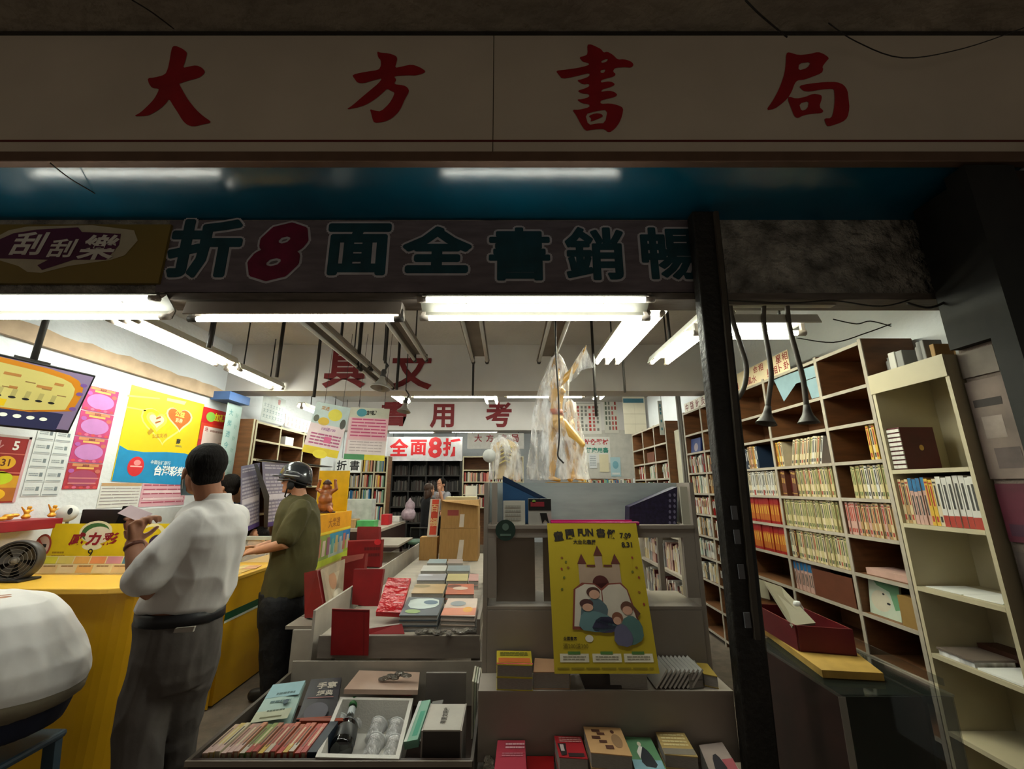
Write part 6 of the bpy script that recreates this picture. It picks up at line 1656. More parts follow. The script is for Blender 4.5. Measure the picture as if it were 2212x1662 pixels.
# ---- person seated at the near left, seen from behind
Ys = 1.88
ps = person('person in a white shirt sitting bent forward on a stool before the counter', (-1.9, Ys, 0))
sr = [ring(1288, -130, 42, Ys, .11), ring(1302, -150, 88, Ys, .17), ring(1335, -140, 116, Ys, .20), ring(1380, -118, 137, Ys, .215), ring(1430, -95, 154, Ys, .215), ring(1470, -85, 156, Ys, .205), ring(1500, -80, 140, Ys, .195), ring(1514, -80, 112, Ys, .18)]
body = MB(); h3 = Vector((-1, .1, 0)).normalized(); l3 = Vector((0, 0, 1)).cross(h3); hc3 = P(-235, 1270, Y=Ys)
head_shape(body, hc3, h3, l3); body.limb([hc3 + Vector((.02, 0, -.05)), P(-150, 1340, Y=Ys)], [.055, .065], 12)
body.loft([(c_, a * .88, b_ * .88) for c_, a, b_ in sr], 24)
seat_z = .57
for k in (1, -1):
    a0 = P(-115, 1370, Y=Ys) + l3 * .13 * k; a1 = a0 + Vector((-.05, 0, -.27)); a2 = a1 + Vector((-.22, 0, .02)) - l3 * .05 * k
    body.limb([a0, a1, a2], [.055, .046, .03], 12); hand_shape(body, a2, Vector((-1, 0, 0)), l3 * -k, None, 1, .5)
    p0 = Vector((-1.93, Ys, .67)) + l3 * .095 * k; p1 = p0 + Vector((-.40, 0, -.03)); p2 = Vector((p1.x - .02, p1.y, .09))
    body.limb([p0, p1, p2], [.085, .06, .042], 12); body.limb([p2 + Vector((0, 0, -.04)), p2 + Vector((-.13, 0, -.055))], [.038, .03], 8)
remesh(body, .008, 3).build('body', M_SKIN2, ps)
b = MB(); b.loft(sr, 28)
for k in (1, -1):
    a0 = P(-115, 1370, Y=Ys) + l3 * .13 * k; b.limb([a0, a0 + Vector((-.045, 0, -.22))], [.085, .075], 12)
cloth(b, .008, 5, .007, (5, 5, 2), 5.0).build('shirt', mat('white_shirt_bright', '#e2e0dd', .8, var=.03, bump=.03, bscale=5), ps)
b = MB(); b.loft([ring(1508, -84, 140, Ys, .195), ring(1528, -84, 112, Ys, .185), ring(1552, -84, 70, Ys, .175)], 28) if False else b.loft([ring(1488, -86, 150, Ys, .201), ring(1512, -84, 140, Ys, .2), ring(1550, -84, 86, Ys, .185)], 28); b.build('khaki_belt', mat('khaki_cloth', '#6d6350', .8, var=.2), ps)
b = MB(); b.loft([ring(1515, -84, 126, Ys, .185), ring(1545, -90, 110, Ys, .19), ring(1580, -95, 90, Ys, .185)], 24)
for k in (1, -1):
    p0 = Vector((-1.93, Ys, .67)) + l3 * .095 * k; p1 = p0 + Vector((-.40, 0, -.03)); p2 = Vector((p1.x - .02, p1.y, .09)); b.limb([p0, p1, p2], [.105, .085, .07], 14)
remesh(b, .01, 3).build('trousers', M_NAVY, ps)
hb = hair_cap(hc3, h3, l3); remesh(hb, .008, 2).build('hair', M_HAIR, ps)
st = thing('plastic_stool', (-1.95, Ys, 0), 'grey-blue plastic stool under the seated person in the white shirt', 'stool')
M_STL = mat('grey_blue_plastic', '#3a4e5c', .35, var=.1)
q = P(150, 1572, Y=2.08); ztop = q.z
xa2, xb2, ya2, yb2 = q.x - .36, q.x, 1.72, 2.08
MB().bx(xa2, xb2, ya2, yb2, ztop - .03, ztop).build('seat', M_STL, st, bevel=.012)
for i, (x, y) in enumerate([(xa2 + .03, ya2 + .03), (xb2 - .03, ya2 + .03), (xa2 + .03, yb2 - .03), (xb2 - .03, yb2 - .03)]):
    dx, dy = (-.03 if x < (xa2 + xb2) / 2 else .03), (-.03 if y < 1.89 else .03)
    b = MB(); b.bar((x, y, ztop - .031), (x + dx, y + dy, .0), .05, .03); b.build('leg', M_STL, st)
MB().bx(xa2 + .02, xb2 - .02, ya2 + .012, ya2 + .024, ztop - .10, ztop - .031).build('apron', M_STL, st)

# ------------------------------------------------------------------ wrapped figures on top of the stand
M_GOLDF = mat('golden_statue', '#c79a4a', .35, var=.15, scale=10, spec=.6)
M_FILM = film('clear_wrap', see=.78, rough=.10, bump=1.0, bscale=24)
Yf = 2.47; ztop = zt_
gf = thing('golden_statue', (P(1205, 1042, Y=Yf).x, Yf, ztop), 'golden acupuncture statue with raised arm and bent knee wrapped in clear plastic', 'statue')
J = lambda x, y, dy=0.0: P(x, y, Y=Yf + dy)
b = MB()
hcS = J(1204, 786); hS = Vector((.95, -.3, 0)).normalized(); lS = Vector((0, 0, 1)).cross(hS)
head_shape(b, hcS, hS, lS, .36)
b.limb([J(1203, 800), J(1202, 815)], [.018, .02], 10)
b.loft([(J(1202, 814), lS * .03, hS * .022), (J(1203, 826), lS * .066, hS * .034), (J(1204, 848), lS * .06, hS * .042), (J(1203, 872), lS * .046, hS * .034), (J(1201, 890), lS * .05, hS * .036), (J(1203, 912), lS * .062, hS * .045), (J(1206, 926), lS * .05, hS * .036)], 18)
b.ball(J(1214, 846, -.035), .021, 10); b.ball(J(1215, 846, .02), .021, 10)
b.limb([J(1212, 826, -.055), J(1236, 802, -.06), J(1258, 764, -.05)], [.022, .018, .011], 10)
hand_shape(b, J(1258, 764, -.05), J(1266, 750, -.05) - J(1258, 764, -.05), Vector((0, -1, 0)), None, .36, .2)
b.limb([J(1196, 830, .06), J(1190, 862, .08), J(1206, 888, .04)], [.02, .016, .011], 10); hand_shape(b, J(1206, 888, .04), Vector((.8, -.4, -.3)), Vector((0, -1, 0)), None, .36, .4)
b.limb([J(1212, 918, -.03), J(1254, 962, -.03), J(1240, 1022, -.01)], [.044, .03, .016], 12); b.limb([J(1238, 1030, -.01), J(1258, 1036, -.03)], [.015, .01], 8)
b.limb([J(1199, 920, .03), J(1196, 978, .04), J(1192, 1028, .04)], [.044, .029, .017], 12); b.limb([J(1190, 1033, .04), J(1208, 1038, .02)], [.015, .01], 8)
remesh(b, .0032, 2).build('body', M_GOLDF, gf)
b = MB(); b.loft([(J(1201, 886), lS * .054, hS * .04), (J(1202, 898), lS * .06, hS * .044)], 18); b.build('sash', c_mat('#b0562c', .5), gf)
hb = hair_cap(hcS, hS, lS, .37, .02); remesh(hb, .003, 1).build('hair', mat('dull_gold', '#a57c34', .4, var=.2), gf)
MB().bx(J(1180, 1040).x, J(1268, 1040).x, Yf - .06, Yf + .08, ztop + .0005, ztop + .006).build('base', mat('dull_gold', '#a57c34', .4), gf)
def wrap(rings, seed, name, parent, n=40, amp=.16):
    rnd = random.Random(seed); b = MB(); vs = []
    ph = [(rnd.uniform(0, 6.28), rnd.uniform(0, 6.28), rnd.randint(5, 9), rnd.randint(10, 17)) for _ in range(3)]
    for j, (c_, rx, ry) in enumerate(rings):
        for i in range(n):
            a = math.tau * i / n
            k = 1 + amp * .5 * math.sin(ph[0][2] * a + ph[0][0] + j * .5) + amp * .3 * math.sin(ph[1][3] * a + ph[1][1] - j * .8) + rnd.uniform(-.03, .03)
            vs.append(c_ + Vector((rx * k * math.cos(a), ry * k * math.sin(a), rnd.uniform(-.006, .006))))
    fs = [(j * n + i, j * n + (i + 1) % n, (j + 1) * n + (i + 1) % n, (j + 1) * n + i) for j in range(len(rings) - 1) for i in range(n)]
    b.add(vs, fs, 0, True); return b.build(name, M_FILM, parent)
def rpx(y, xl, xr, dep, Y=None):
    Y = Y or Yf; a, c_ = P(xl, y, Y=Y), P(xr, y, Y=Y); return ((a + c_) / 2, (c_.x - a.x) / 2, dep)
wrap([rpx(766, 1200, 1208, .012), rpx(776, 1190, 1216, .04), rpx(800, 1180, 1224, .075), rpx(830, 1168, 1226, .085), rpx(860, 1160, 1226, .085), rpx(900, 1154, 1232, .085), rpx(940, 1150, 1246, .085), rpx(975, 1147, 1268, .09), rpx(1010, 1144, 1268, .095), rpx(1036, 1143, 1272, .10)], 3, 'plastic_wrap', gf)
b = MB(); A = [J(1226, 830, -.10), J(1236, 790, -.09), J(1264, 746, -.06), J(1284, 792, -.06), J(1256, 800, -.05), J(1246, 815, -.06), J(1232, 812, -.02), J(1240, 780, -.01), J(1264, 750, -.03), J(1282, 795, -.04)]
b.add(A, [(0, 1, 5), (1, 2, 4), (1, 4, 5), (2, 3, 4), (6, 7, 5), (7, 8, 4), (7, 4, 5), (8, 9, 4)], 0, True); b.build('plastic_sleeve', M_FILM, gf)
tag(MB().tube([J(1204, 768), J(1200, 740), J(1198, 700), (J(1196, 690).x, Yf, 2.99)], .0035, 6).build('hanging_string', c_mat('#cfcfc6', .6)), 'white string tied to the wrapped golden statue and hung from the ceiling', 'string')
cable([J(1200, 690, -.14), J(1201, 770, -.14), J(1206, 850, -.14), J(1208, 930, -.14), J(1207, 960, -.14), J(1205, 985, -.14), J(1213, 996, -.14), J(1218, 1001, -.14)], 'black hose hanging in front of the wrapped golden statue', .0045)
# second, smaller figure behind it
g2 = thing('golden_statue', (P(1232, 1042, Y=2.58).x, 2.57, ztop), 'smaller golden statue with only its head showing behind the bent-knee statue', 'statue')
J2 = lambda x, y, dy=0.0: P(x, y, Y=2.57 + dy)
b = MB(); hc_ = J2(1232, 882); head_shape(b, hc_, hS, lS, .36); b.limb([J2(1232, 896), J2(1232, 912)], [.017, .02], 8)
b.loft([(J2(1232, 908), lS * .03, hS * .02), (J2(1232, 918), lS * .06, hS * .03), (J2(1232, 950), lS * .05, hS * .034), (J2(1232, 975), lS * .05, hS * .035)], 14)
for k in (.022, -.022): b.limb([J2(1232, 970) + lS * k, J2(1232, 1036) + lS * k], [.03, .016], 8)
remesh(b, .004, 2).build('body', M_GOLDF, g2)
wrap([rpx(864, 1229, 1234, .012, 2.57), rpx(872, 1222, 1243, .035, 2.57), rpx(900, 1218, 1248, .045, 2.57), rpx(950, 1214, 1262, .05, 2.57), rpx(1036, 1206, 1270, .05, 2.57)], 9, 'plastic_wrap', g2)
# wrapped torso model and the round disc beside it
g3 = thing('wrapped_torso', (P(1092, 1042, Y=2.45).x, 2.45, ztop), 'pale anatomical torso wrapped in clear plastic above the blue file box', 'statue')
J3 = lambda x, y, dy=0.0: P(x, y, Y=2.45 + dy)
b = MB(); ex = Vector((1, 0, 0)); ey = Vector((0, 1, 0))
b.loft([(J3(1092, 950), ex * .02, ey * .02), (J3(1092, 956), ex * .05, ey * .03), (J3(1092, 965), ex * .075, ey * .04), (J3(1092, 995), ex * .065, ey * .045), (J3(1092, 1015), ex * .055, ey * .04), (J3(1092, 1036), ex * .065, ey * .045)], 18)
remesh(b, .004, 2).build('body', c_mat('#c2a878', .5), g3)
for i in range(5):
    y_ = 962 + i * 9
    for k in (-1, 1): MB().tube([J3(1092, y_ - 3, -.052), J3(1092 + k * 7, y_ + 1, -.05), J3(1092 + k * 14, y_ + 6, -.035)], .004, 6).build('rib', c_mat('#c9b23a', .45), g3)
wrap([rpx(941, 1078, 1100, .02, 2.45), rpx(948, 1068, 1112, .05, 2.45), rpx(965, 1062, 1121, .07, 2.45), rpx(1000, 1060, 1124, .075, 2.45), rpx(1037, 1056, 1128, .08, 2.45)], 21, 'plastic_wrap', g3)
o = thing('round_disc', (P(1057, 1042, Y=2.40).x + .01, 2.40, ztop), 'white round disc on a stick beside the wrapped torso', 'disc')
c0 = P(1057, 985, Y=2.40); MB().lathe([(.0, -.004), (.036, -.004), (.038, 0), (.036, .004), (0, .004)], c0, (.1, -1, 0), 24).build('disc', c_mat('#c9c9c2', .5), o)
MB().tube([(c0.x + .005, 2.402, ztop + .0005), (c0.x + .002, 2.402, c0.z - .036)], .004, 6).build('stick', M_PAPER, o)
# ------------------------------------------------------------------ long book table in the aisle
M_TBL = mat('table_grey_brown', '#6f655c', .65, var=.15, scale=5, stretch=(1, 1, 4))
ZT = .67
bt = thing('book_table', (-.6, 4.1, 0), 'long low grey table covered with books, left of the display stand', 'table')
MB().bx(-1.05, -.15, 2.62, 5.62, ZT - .03, ZT).build('tabletop', M_GREY_L, bt)
MB().bx(-1.05, -.15, 2.60, 2.6195, ZT - .105, ZT + .006).build('front_fascia', M_TBL, bt)
MB().bx(-.168, -.15, 2.62, 5.62, ZT + .0005, ZT + .085).build('side_rail', M_TBL, bt)
MB().bx(-1.12, -1.105, 2.66, 5.62, .02, ZT + .12).build('side_board', mat('pale_board', '#a59d92', .6, var=.1), bt)
for x, y in ((-1.04, 2.66), (-.2, 2.66), (-1.04, 5.56), (-.2, 5.56)):
    MB().bx(x, x + .05, y, y + .05, .0, ZT - .031).build('leg', M_TBL, bt)
MB().bx(-1.05, -.15, 5.625, 5.64, ZT - .1, ZT + .10).build('end_board', M_TBL, bt)
# books on the table: (four corners in the photo, top height, thickness, cover, label, deco)
def gloss(*cols):
    def f(p):
        for i, c_ in enumerate(cols): p.oval(.25 + .25 * (i % 3), .25 + .22 * i, .28, .16, c_, 1 + i)
    return f
def tb(px4, th, cover, label, deco=None, n=1, lift=0.0):
    # solve the top height so that the pile stands on the table
    pts = [P(x, y, Z=ZT + th + lift + .001) for x, y in px4]
    each = th / n
    for i in range(n):
        k = ZT + lift + .001 + each * (i + 1)
        lying_book_w(pts, k, each - .0004, cover, label if i == n - 1 else label + ', ' + ORD[n - 1 - i] + ' from the top', None, deco if i == n - 1 else None, name='magazine', pages=M_PG)
tb([(883, 1290), (960, 1292), (945, 1330), (862, 1330)], .085, '#3c4750', 'glossy dark blue picture magazine at the table front', lambda p: (p.poly([(.1, .1), (.9, .05), (.95, .5), (.5, .7), (.1, .6)], '#b9c4c2', 1, 1), p.oval(.3, .8, .2, .1, '#8a9f6a', 2), p.oval(.7, .3, .2, .12, '#5d6f80', 2)), 3)
tb([(968, 1293), (1032, 1293), (1026, 1332), (952, 1330)], .075, '#c4b0a4', 'pale magazine with a salmon foot at the front of the table', lambda p: (p.rect(0, .6, 1, 1, '#c4806a', 1), p.oval(.4, .35, .25, .15, '#8a8f94', 2), p.oval(.75, .7, .15, .15, '#c9924a', 2)), 3)
tb([(898, 1262), (964, 1262), (957, 1282), (888, 1282)], .075, '#a98c62', 'tan covered magazine second row from the front of the table', gloss('#8a7a5a'), 2)
tb([(968, 1262), (1024, 1262), (1024, 1284), (962, 1284)], .065, '#a8563c', 'rust coloured magazine second row from the front of the table', gloss('#6a3a2c', '#c9b0a0'), 2)
tb([(906, 1240), (965, 1240), (960, 1254), (900, 1254)], .075, '#8f8f96', 'grey magazine third row from the front of the table', gloss('#b9b9bf'), 2)
tb([(968, 1240), (1012, 1240), (1010, 1255), (964, 1255)], .07, '#b5a87a', 'beige magazine third row from the front of the table', None, 2)
tb([(1014, 1240), (1034, 1240), (1033, 1255), (1012, 1255)], .07, '#b48a86', 'pinkish magazine third row from the front, against the side rail', None, 2)
tb([(915, 1222), (966, 1222), (962, 1234), (908, 1234)], .07, '#b9b9b4', 'white magazine fourth row from the front of the table', None, 2)
tb([(968, 1222), (1016, 1222), (1014, 1234), (966, 1234)], .06, '#7f8a90', 'slate coloured magazine fourth row from the front of the table', None, 2)
tb([(928, 1208), (966, 1208), (963, 1217), (922, 1217)], .055, '#94a3aa', 'pale blue magazine fifth row from the front of the table', None, 1)
tb([(968, 1208), (1000, 1208), (1000, 1217), (967, 1217)], .05, '#a3958f', 'dull pink magazine fifth row from the front of the table', None, 1)
# red wrapped album tilted on the table front, red boards standing about
M_REDB = mat('red_paper_board', '#7d0e12', .45, var=.18, scale=6)
def board4(px4, Ys, th, label, name, m=None, prints=None):
    """a stiff board through four photo points, each at its own depth"""
    pts = [P(x, y, Y=Y) for (x, y), Y in zip(px4, Ys)]
    n_ = (pts[1] - pts[0]).cross(pts[3] - pts[0]).normalized() * th
    if n_.y < 0: n_ = -n_
    b = MB(); b.add(pts + [p_ + n_ for p_ in pts], [(3, 2, 1, 0), (4, 5, 6, 7), (0, 1, 5, 4), (1, 2, 6, 5), (2, 3, 7, 6), (3, 0, 4, 7)])
    o = thing(name, (sum((p_.x for p_ in pts)) / 4, pts[2].y, min(p_.z for p_ in pts)), label, name.replace('_', ' '))
    b.build('board', m or M_REDB, o)
    if prints:
        F = Fr(pts[0], pts[1] - pts[0], pts[0] - pts[3]); p = Print(F, (pts[1] - pts[0]).length, (pts[0] - pts[3]).length, .001); prints(p); p.done(o)
    return o
board4([(717, 1316), (798, 1318), (795, 1417), (714, 1416)], [2.585, 2.585, 2.59, 2.59], .008, 'dark red board leaning on the front edge of the table', 'red_board', None, lambda p: (p.rect(.02, .01, .98, .035, '#5a080c', 1), p.rect(.85, .03, .87, .99, '#6a0a0e', 1)))
board4([(838, 1248), (888, 1250), (866, 1324), (812, 1322)], [3.15, 3.15, 2.80, 2.80], .03, 'shiny red wrapped album tilted toward the street on the table', 'red_album', mat('glossy_red_wrap', '#a3121c', .15, var=.2, bump=.25, bscale=14), lambda p: (p.lines(.55, .3, .9, .95, 3, '#d9a8a8', 1, 4, .12, 2),))
board4([(764, 1230), (828, 1230), (816, 1314), (760, 1306)], [3.25, 3.25, 3.22, 3.22], .05, 'dark red box standing behind the front red board', 'red_box')
board4([(738, 1203), (790, 1196), (780, 1290), (729, 1288)], [3.7, 3.7, 3.66, 3.66], .07, 'dark red box with a paler slanted lid beside the ticket showcase', 'red_box', None, lambda p: p.poly([(.02, .0), (.95, .0), (.9, .12), (.02, .2)], '#a8564c', 1))
board4([(752, 1168), (825, 1166), (820, 1226), (748, 1222)], [4.3, 4.3, 4.28, 4.28], .08, 'red box with dark gilt writing behind the other red boxes', 'red_box', None, lambda p: (p.rect(.0, .0, .95, .05, '#a5393a', 1), p.lines(.5, .3, .95, .8, 2, '#5a070a', 1), p.oval(.88, .1, .1, .12, '#c41c24', 2)))
board4([(772, 1138), (818, 1138), (818, 1170), (770, 1170)], [4.9, 4.9, 4.88, 4.88], .10, 'topmost small red box at the far end of the red row', 'red_box')
board4([(657, 1238), (684, 1232), (702, 1334), (658, 1336)], [3.15, 3.05, 3.0, 3.12], .035, 'dark red folder standing behind the olive-shirted person', 'red_folder')
board4([(692, 1232), (740, 1210), (735, 1290), (709, 1332)], [3.05, 3.5, 3.5, 3.0], .02, 'clear-wrapped cream calendar standing behind the dark red folder', 'calendar', c_mat('#b8a890', .35, var=.2), lambda p: (p.oval(.4, .35, .16, .2, '#a87a5a', 1), p.oval(.5, .7, .2, .12, '#cfc4b0', 1), p.rect(.05, .85, .95, .97, '#b3b08a', 1)))
board4([(796, 1356), (868, 1346), (874, 1370), (796, 1371)], [2.66, 2.70, 2.645, 2.645], .03, 'flat red box with a white upper edge lying at the table front', 'red_box', None, lambda p: p.rect(0, 0, 1, .18, '#c9bcb4', 1))
random.seed(12)
b = MB()
for k in range(10):
    q = P(905 + k * 13, 1366 + random.uniform(-6, 4), Z=ZT + .02); b.ball((q.x, q.y, ZT + .018), (random.uniform(.02, .035), .03, random.uniform(.012, .018)), 7)
tag(remesh(b, .006, 0).build('plastic_bag', mat('crinkled_clear_plastic', '#a8a098', .15, var=.4, scale=30, bump=1.0, bscale=50, spec=.9)), 'crinkled clear plastic bag lying along the front edge of the table', 'bag')
# stepped rack that carries the red boxes
rk = thing('step_rack', (-1.35, 3.6, 0), 'pale stepped rack beside the long table carrying the red boxes', 'rack')
for i, (y0, y1, zz) in enumerate([(2.97, 3.17, .618), (3.18, 3.45, .618), (3.46, 3.80, .618), (3.81, 4.6, .735), (4.61, 5.3, .895)]):
    MB().bx(-1.42 if y0 < 3.4 else -1.52, -1.125, y0, y1, zz - .02, zz).build('step', mat('rack_board', '#857b70', .6, var=.1), rk)
for y in (2.95, 4.58, 5.305): MB().bx(-1.52, -1.125, y, y + .018, .02, .60 if y < 4 else .73).build('support', mat('pale_board', '#a59d92', .6, var=.1), rk) if y > 3 else MB().bx(-1.36, -1.125, y, y + .018, .02, .60).build('support', mat('pale_board', '#a59d92', .6, var=.1), rk)
# cardboard boxes
def carton(x0, x1, y0, y1, z0, z1, label, extra):
    o = thing('cardboard_box', ((x0 + x1) / 2, (y0 + y1) / 2, z0), label, 'box')
    MB().bx(x0, x1, y0, y1, z0, z1).build('body', M_CARD, o, bevel=.004)
    F = Fr((x0, y0 - .0006, z1), (1, 0, 0), (0, 0, 1)); p = Print(F, x1 - x0, z1 - z0, .0005); extra(p); p.done(o, 'labels')
    return o
c1 = carton(-.765, -.325, 5.05, 5.43, ZT + .001, 1.02, 'lower brown cardboard box with a white label on the book table', lambda p: p.poly([(.52, .35), (.64, .35), (.60, .95), (.46, .95)], '#c9bcae', 1))
c2 = carton(-.76, -.33, 5.05, 5.42, 1.021, 1.335, 'upper brown cardboard box with a red stamp on the book table', lambda p: (p.rect(.18, .35, .48, .55, '#8a3a34', 1), p.poly([(.52, .5), (.64, .5), (.62, .95), (.50, .95)], '#c9bcae', 1)))
MB().add([(-.76, 5.048, 1.3355), (-.33, 5.048, 1.3355), (-.31, 4.98, 1.27), (-.70, 4.96, 1.32), (-.76, 5.048, 1.338), (-.33, 5.048, 1.338), (-.31, 4.98, 1.273), (-.70, 4.96, 1.323)], [(0, 1, 2, 3), (7, 6, 5, 4), (0, 4, 5, 1), (1, 5, 6, 2), (2, 6, 7, 3), (3, 7, 4, 0)]).build('flap', M_CARD, c2)
tag(MB().bx(-.72, -.36, 5.10, 5.38, 1.3355, 1.37).build('folded_sheets', c_mat('#c9bc98', .6)), 'folded pale sheets lying on the upper cardboard box', 'papers')
tag(MB().bx(-.52, -.38, 5.45, 5.58, ZT + .001, 1.50).build('white_carton', M_PAPER), 'tall pale carton standing just behind the cardboard boxes', 'box')
# red and white couplet sheet standing before the women
board4([(930, 1078), (952, 1078), (944, 1160), (922, 1160)], [5.2, 5.2, 5.15, 5.15], .006, 'white sheet with red panel and orange characters leaning left of the boxes', 'couplet_sheet', c_mat('#cfc4b8', .5), lambda p: (p.rect(.2, .02, .85, .95, '#c9452c', 1), p.text('百', .5, .25, .2, '#e2c08a', 2, .02), p.text('福', .5, .62, .22, '#e2c08a', 2, .02)))
# stool with green cushion and low stacks behind the table
ch = thing('metal_stool', (-1.35, 5.75, 0), 'dark metal stool with a green cushion beyond the table', 'stool')
q = P(905, 1168, Y=5.8)
MB().lathe([(.0, 0), (.14, .0), (.15, .02), (.13, .05), (0, .055)], (q.x, 5.8, q.z - .04), (0, 0, 1), 18).build('cushion', c_mat('#33503e', .5), ch)
for dx, dy in ((-.1, -.1), (.1, -.1), (-.1, .1), (.1, .1)): MB().tube([(q.x + dx, 5.8 + dy, q.z - .041), (q.x + dx * 1.4, 5.8 + dy * 1.4, 0)], .01, 8).build('leg', M_DARK, ch)
MB().tube([(q.x - .15, 5.95, q.z - .04), (q.x - .15, 5.97, q.z + .14), (q.x + .15, 5.97, q.z + .14), (q.x + .15, 5.95, q.z - .04)], .01, 8).build('back_rail', M_DARK, ch)
# dark side table with goods, further back
sd = thing('side_table', (-2.25, 7.2, 0), 'dark brown side table further back with goods on its pale top', 'table')
MB().bx(-2.72, -1.80, 6.3, 7.8, .86, .90).build('tabletop', c_mat('#b0a597', .5), sd); MB().bx(-1.815, -1.80, 6.3, 7.8, .50, .8595).build('side_panel', c_mat('#2c1815', .5), sd); MB().bx(-2.72, -1.80, 6.3, 6.315, .1, .8595).build('end_panel', c_mat('#3b2620', .5), sd)
for x in (-2.7, -1.86): MB().bx(x, x + .04, 7.72, 7.76, 0, .859).build('leg', c_mat('#2c1815', .5), sd)
for k, (x0, x1, y0, z1, c_, nm, lb) in enumerate([(-2.60, -2.22, 6.4, 1.02, '#a8845a', 'tray', 'tan tray on the near end of the side table'), (-2.21, -1.95, 6.45, 1.00, '#4a9a5a', 'box', 'green box on the near end of the side table'), (-2.62, -2.10, 6.75, 1.30, '#b3b6b0', 'crate', 'clear grey crate behind the tan tray on the side table'), (-1.98, -1.86, 6.9, 1.06, '#b02028', 'gift_box', 'small red gift box on the aisle edge of the side table'), (-2.05, -1.84, 7.5, .99, '#cfcac4', 'plate', 'white plate on the side table beyond the red gift box')]):
    tag(MB().bx(x0, x1, y0, y0 + .22, .901, z1).build(nm, c_mat(c_, .45, var=.2), bevel=.006), lb, nm.replace('_', ' '))
b = MB(); q = P(884, 1082, Y=7.6); b.ball((q.x, 7.6, 1.02), (.13, .11, .115), 14); b.ball((q.x + .02, 7.6, 1.16), (.09, .08, .10), 12); b.limb([(q.x + .01, 7.6, 1.2), (q.x + .015, 7.6, 1.28)], [.06, .02], 8)
tag(remesh(b, .012, 2).build('gift_bag', c_mat('#9a8590', .35, var=.35, scale=14)), 'knotted mauve gift bag standing on the side table before the long-haired person', 'bag')
# ------------------------------------------------------------------ back of the shop
def shelf_unit(name, label, x0, x1, yf, yb, zs_, nx, m=M_BROWN, edge=M_CREAMW, face='y'):
    o = thing(name, ((x0 + x1) / 2, (yf + yb) / 2, 0), label, 'bookshelf')
    MB().bx(x0, x1, yb - .012, yb, 0, zs_[-1]).build('back_panel', m, o)
    for i in range(nx + 1):
        x = x0 + (x1 - x0) * i / nx
        b = MB(); b.bx(x - .012, x + .012, yf + .006, yb - .013, 0, zs_[-1], 0); b.bx(x - .014, x + .014, yf, yf + .0055, 0, zs_[-1], 1); b.build('upright', [m, edge], o)
    for i in range(nx):
        xa, xb2_ = x0 + (x1 - x0) * i / nx + .015, x0 + (x1 - x0) * (i + 1) / nx - .015
        for z in zs_: 
            b = MB(); b.bx(xa, xb2_, yf + .006, yb - .013, z - .02, z, 0); b.bx(xa, xb2_, yf, yf + .0055, z - .022, z + .001, 1); b.build('shelf_board', [m, edge], o)
    return o
PALB = [C_WHITE, C_RED, C_GREYB, C_BLUE, C_CREAM, C_INKB, C_GREEN, C_SALMON, C_WHITE, C_YEL]
xa, xb_ = -2.95, P(834, 1040, Y=7.95).x
shelf_unit('bookshelf', 'bookshelf of mixed books behind the hanging promotion sheets', xa, xb_, 7.95, 8.25, [.9, 1.2, 1.48, 1.76, 2.05], 3)
rr = [(xa + .03 + (xb_ - xa) * i / 3, xa + (xb_ - xa) * (i + 1) / 3 - .03, 7.96, z, .24, .16, 100 + i * 7 + j) for i in range(3) for j, z in enumerate((.9, 1.2, 1.48, 1.76))]
books_stuff('mixed_books', rr, PALB, 'mixed books filling the shelf behind the hanging promotion sheets', 'x')
Fb = Fr((0, 7.3, 0), (1, 0, 0), (0, 0, 1))
for ch_, px_, lb in [('折', 738, 'white card with the black character for discount behind the hanging sheets'), ('書', 766, 'white card with the black character for book behind the hanging sheets')]:
    a = P(px_, 1006, Y=7.3); o = thing('hanging_card', (a.x, 7.3, a.z - .12), lb, 'sign')
    MB().fbox(Fb, a.x - .11, a.x + .11, a.z - .12, a.z + .12, -.006, 0).build('card', M_PAPER, o); b = MB(); b.text(ch_, Fb, a.x, a.z, .17, .001, bold=.02); b.build('lettering', M_INK, o)
    MB().tube([(a.x, 7.297, a.z + .12), (a.x, 7.297, 3.0)], .004, 5).build('string', M_DARK, o)
# dark grille shelving at the back
dk = thing('dark_rack', (-1.9, 11.2, 0), 'dark iron rack full of dark stock at the back of the shop', 'rack')
a, c_ = P(834, 992, Y=10.9), P(992, 1105, Y=10.9); a.x = max(a.x, -2.93)
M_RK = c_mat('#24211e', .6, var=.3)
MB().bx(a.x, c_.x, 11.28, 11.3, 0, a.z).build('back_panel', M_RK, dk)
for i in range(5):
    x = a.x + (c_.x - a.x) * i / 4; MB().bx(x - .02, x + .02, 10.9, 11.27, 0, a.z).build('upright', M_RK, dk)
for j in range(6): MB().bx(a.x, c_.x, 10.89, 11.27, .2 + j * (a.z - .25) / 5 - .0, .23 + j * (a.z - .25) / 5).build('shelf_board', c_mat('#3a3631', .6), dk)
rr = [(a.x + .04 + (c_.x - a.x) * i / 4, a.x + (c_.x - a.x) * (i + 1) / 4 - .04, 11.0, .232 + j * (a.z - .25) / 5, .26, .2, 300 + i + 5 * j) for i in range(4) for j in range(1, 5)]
books_stuff('dark_stock', rr, [c_mat('#2f2c2a'), c_mat('#46413d'), c_mat('#5a5550'), c_mat('#3a2420'), c_mat('#6d675e')], 'dark stock on the dark iron rack', 'x')  # stock in plain dark browns and greys
sgn = thing('discount_sign', (-1.9, 10.6, 2.0), 'white hanging sign with red characters announcing a discount at the back', 'sign')
F = Fr((0, 10.55, 0), (1, 0, 0), (0, 0, 1)); a, c_ = P(834, 944, Y=10.55), P(998, 996, Y=10.55)
MB().fbox(F, a.x, c_.x, c_.z, a.z, -.02, 0).build('board', c_mat('#c9c6c8', .6), sgn)
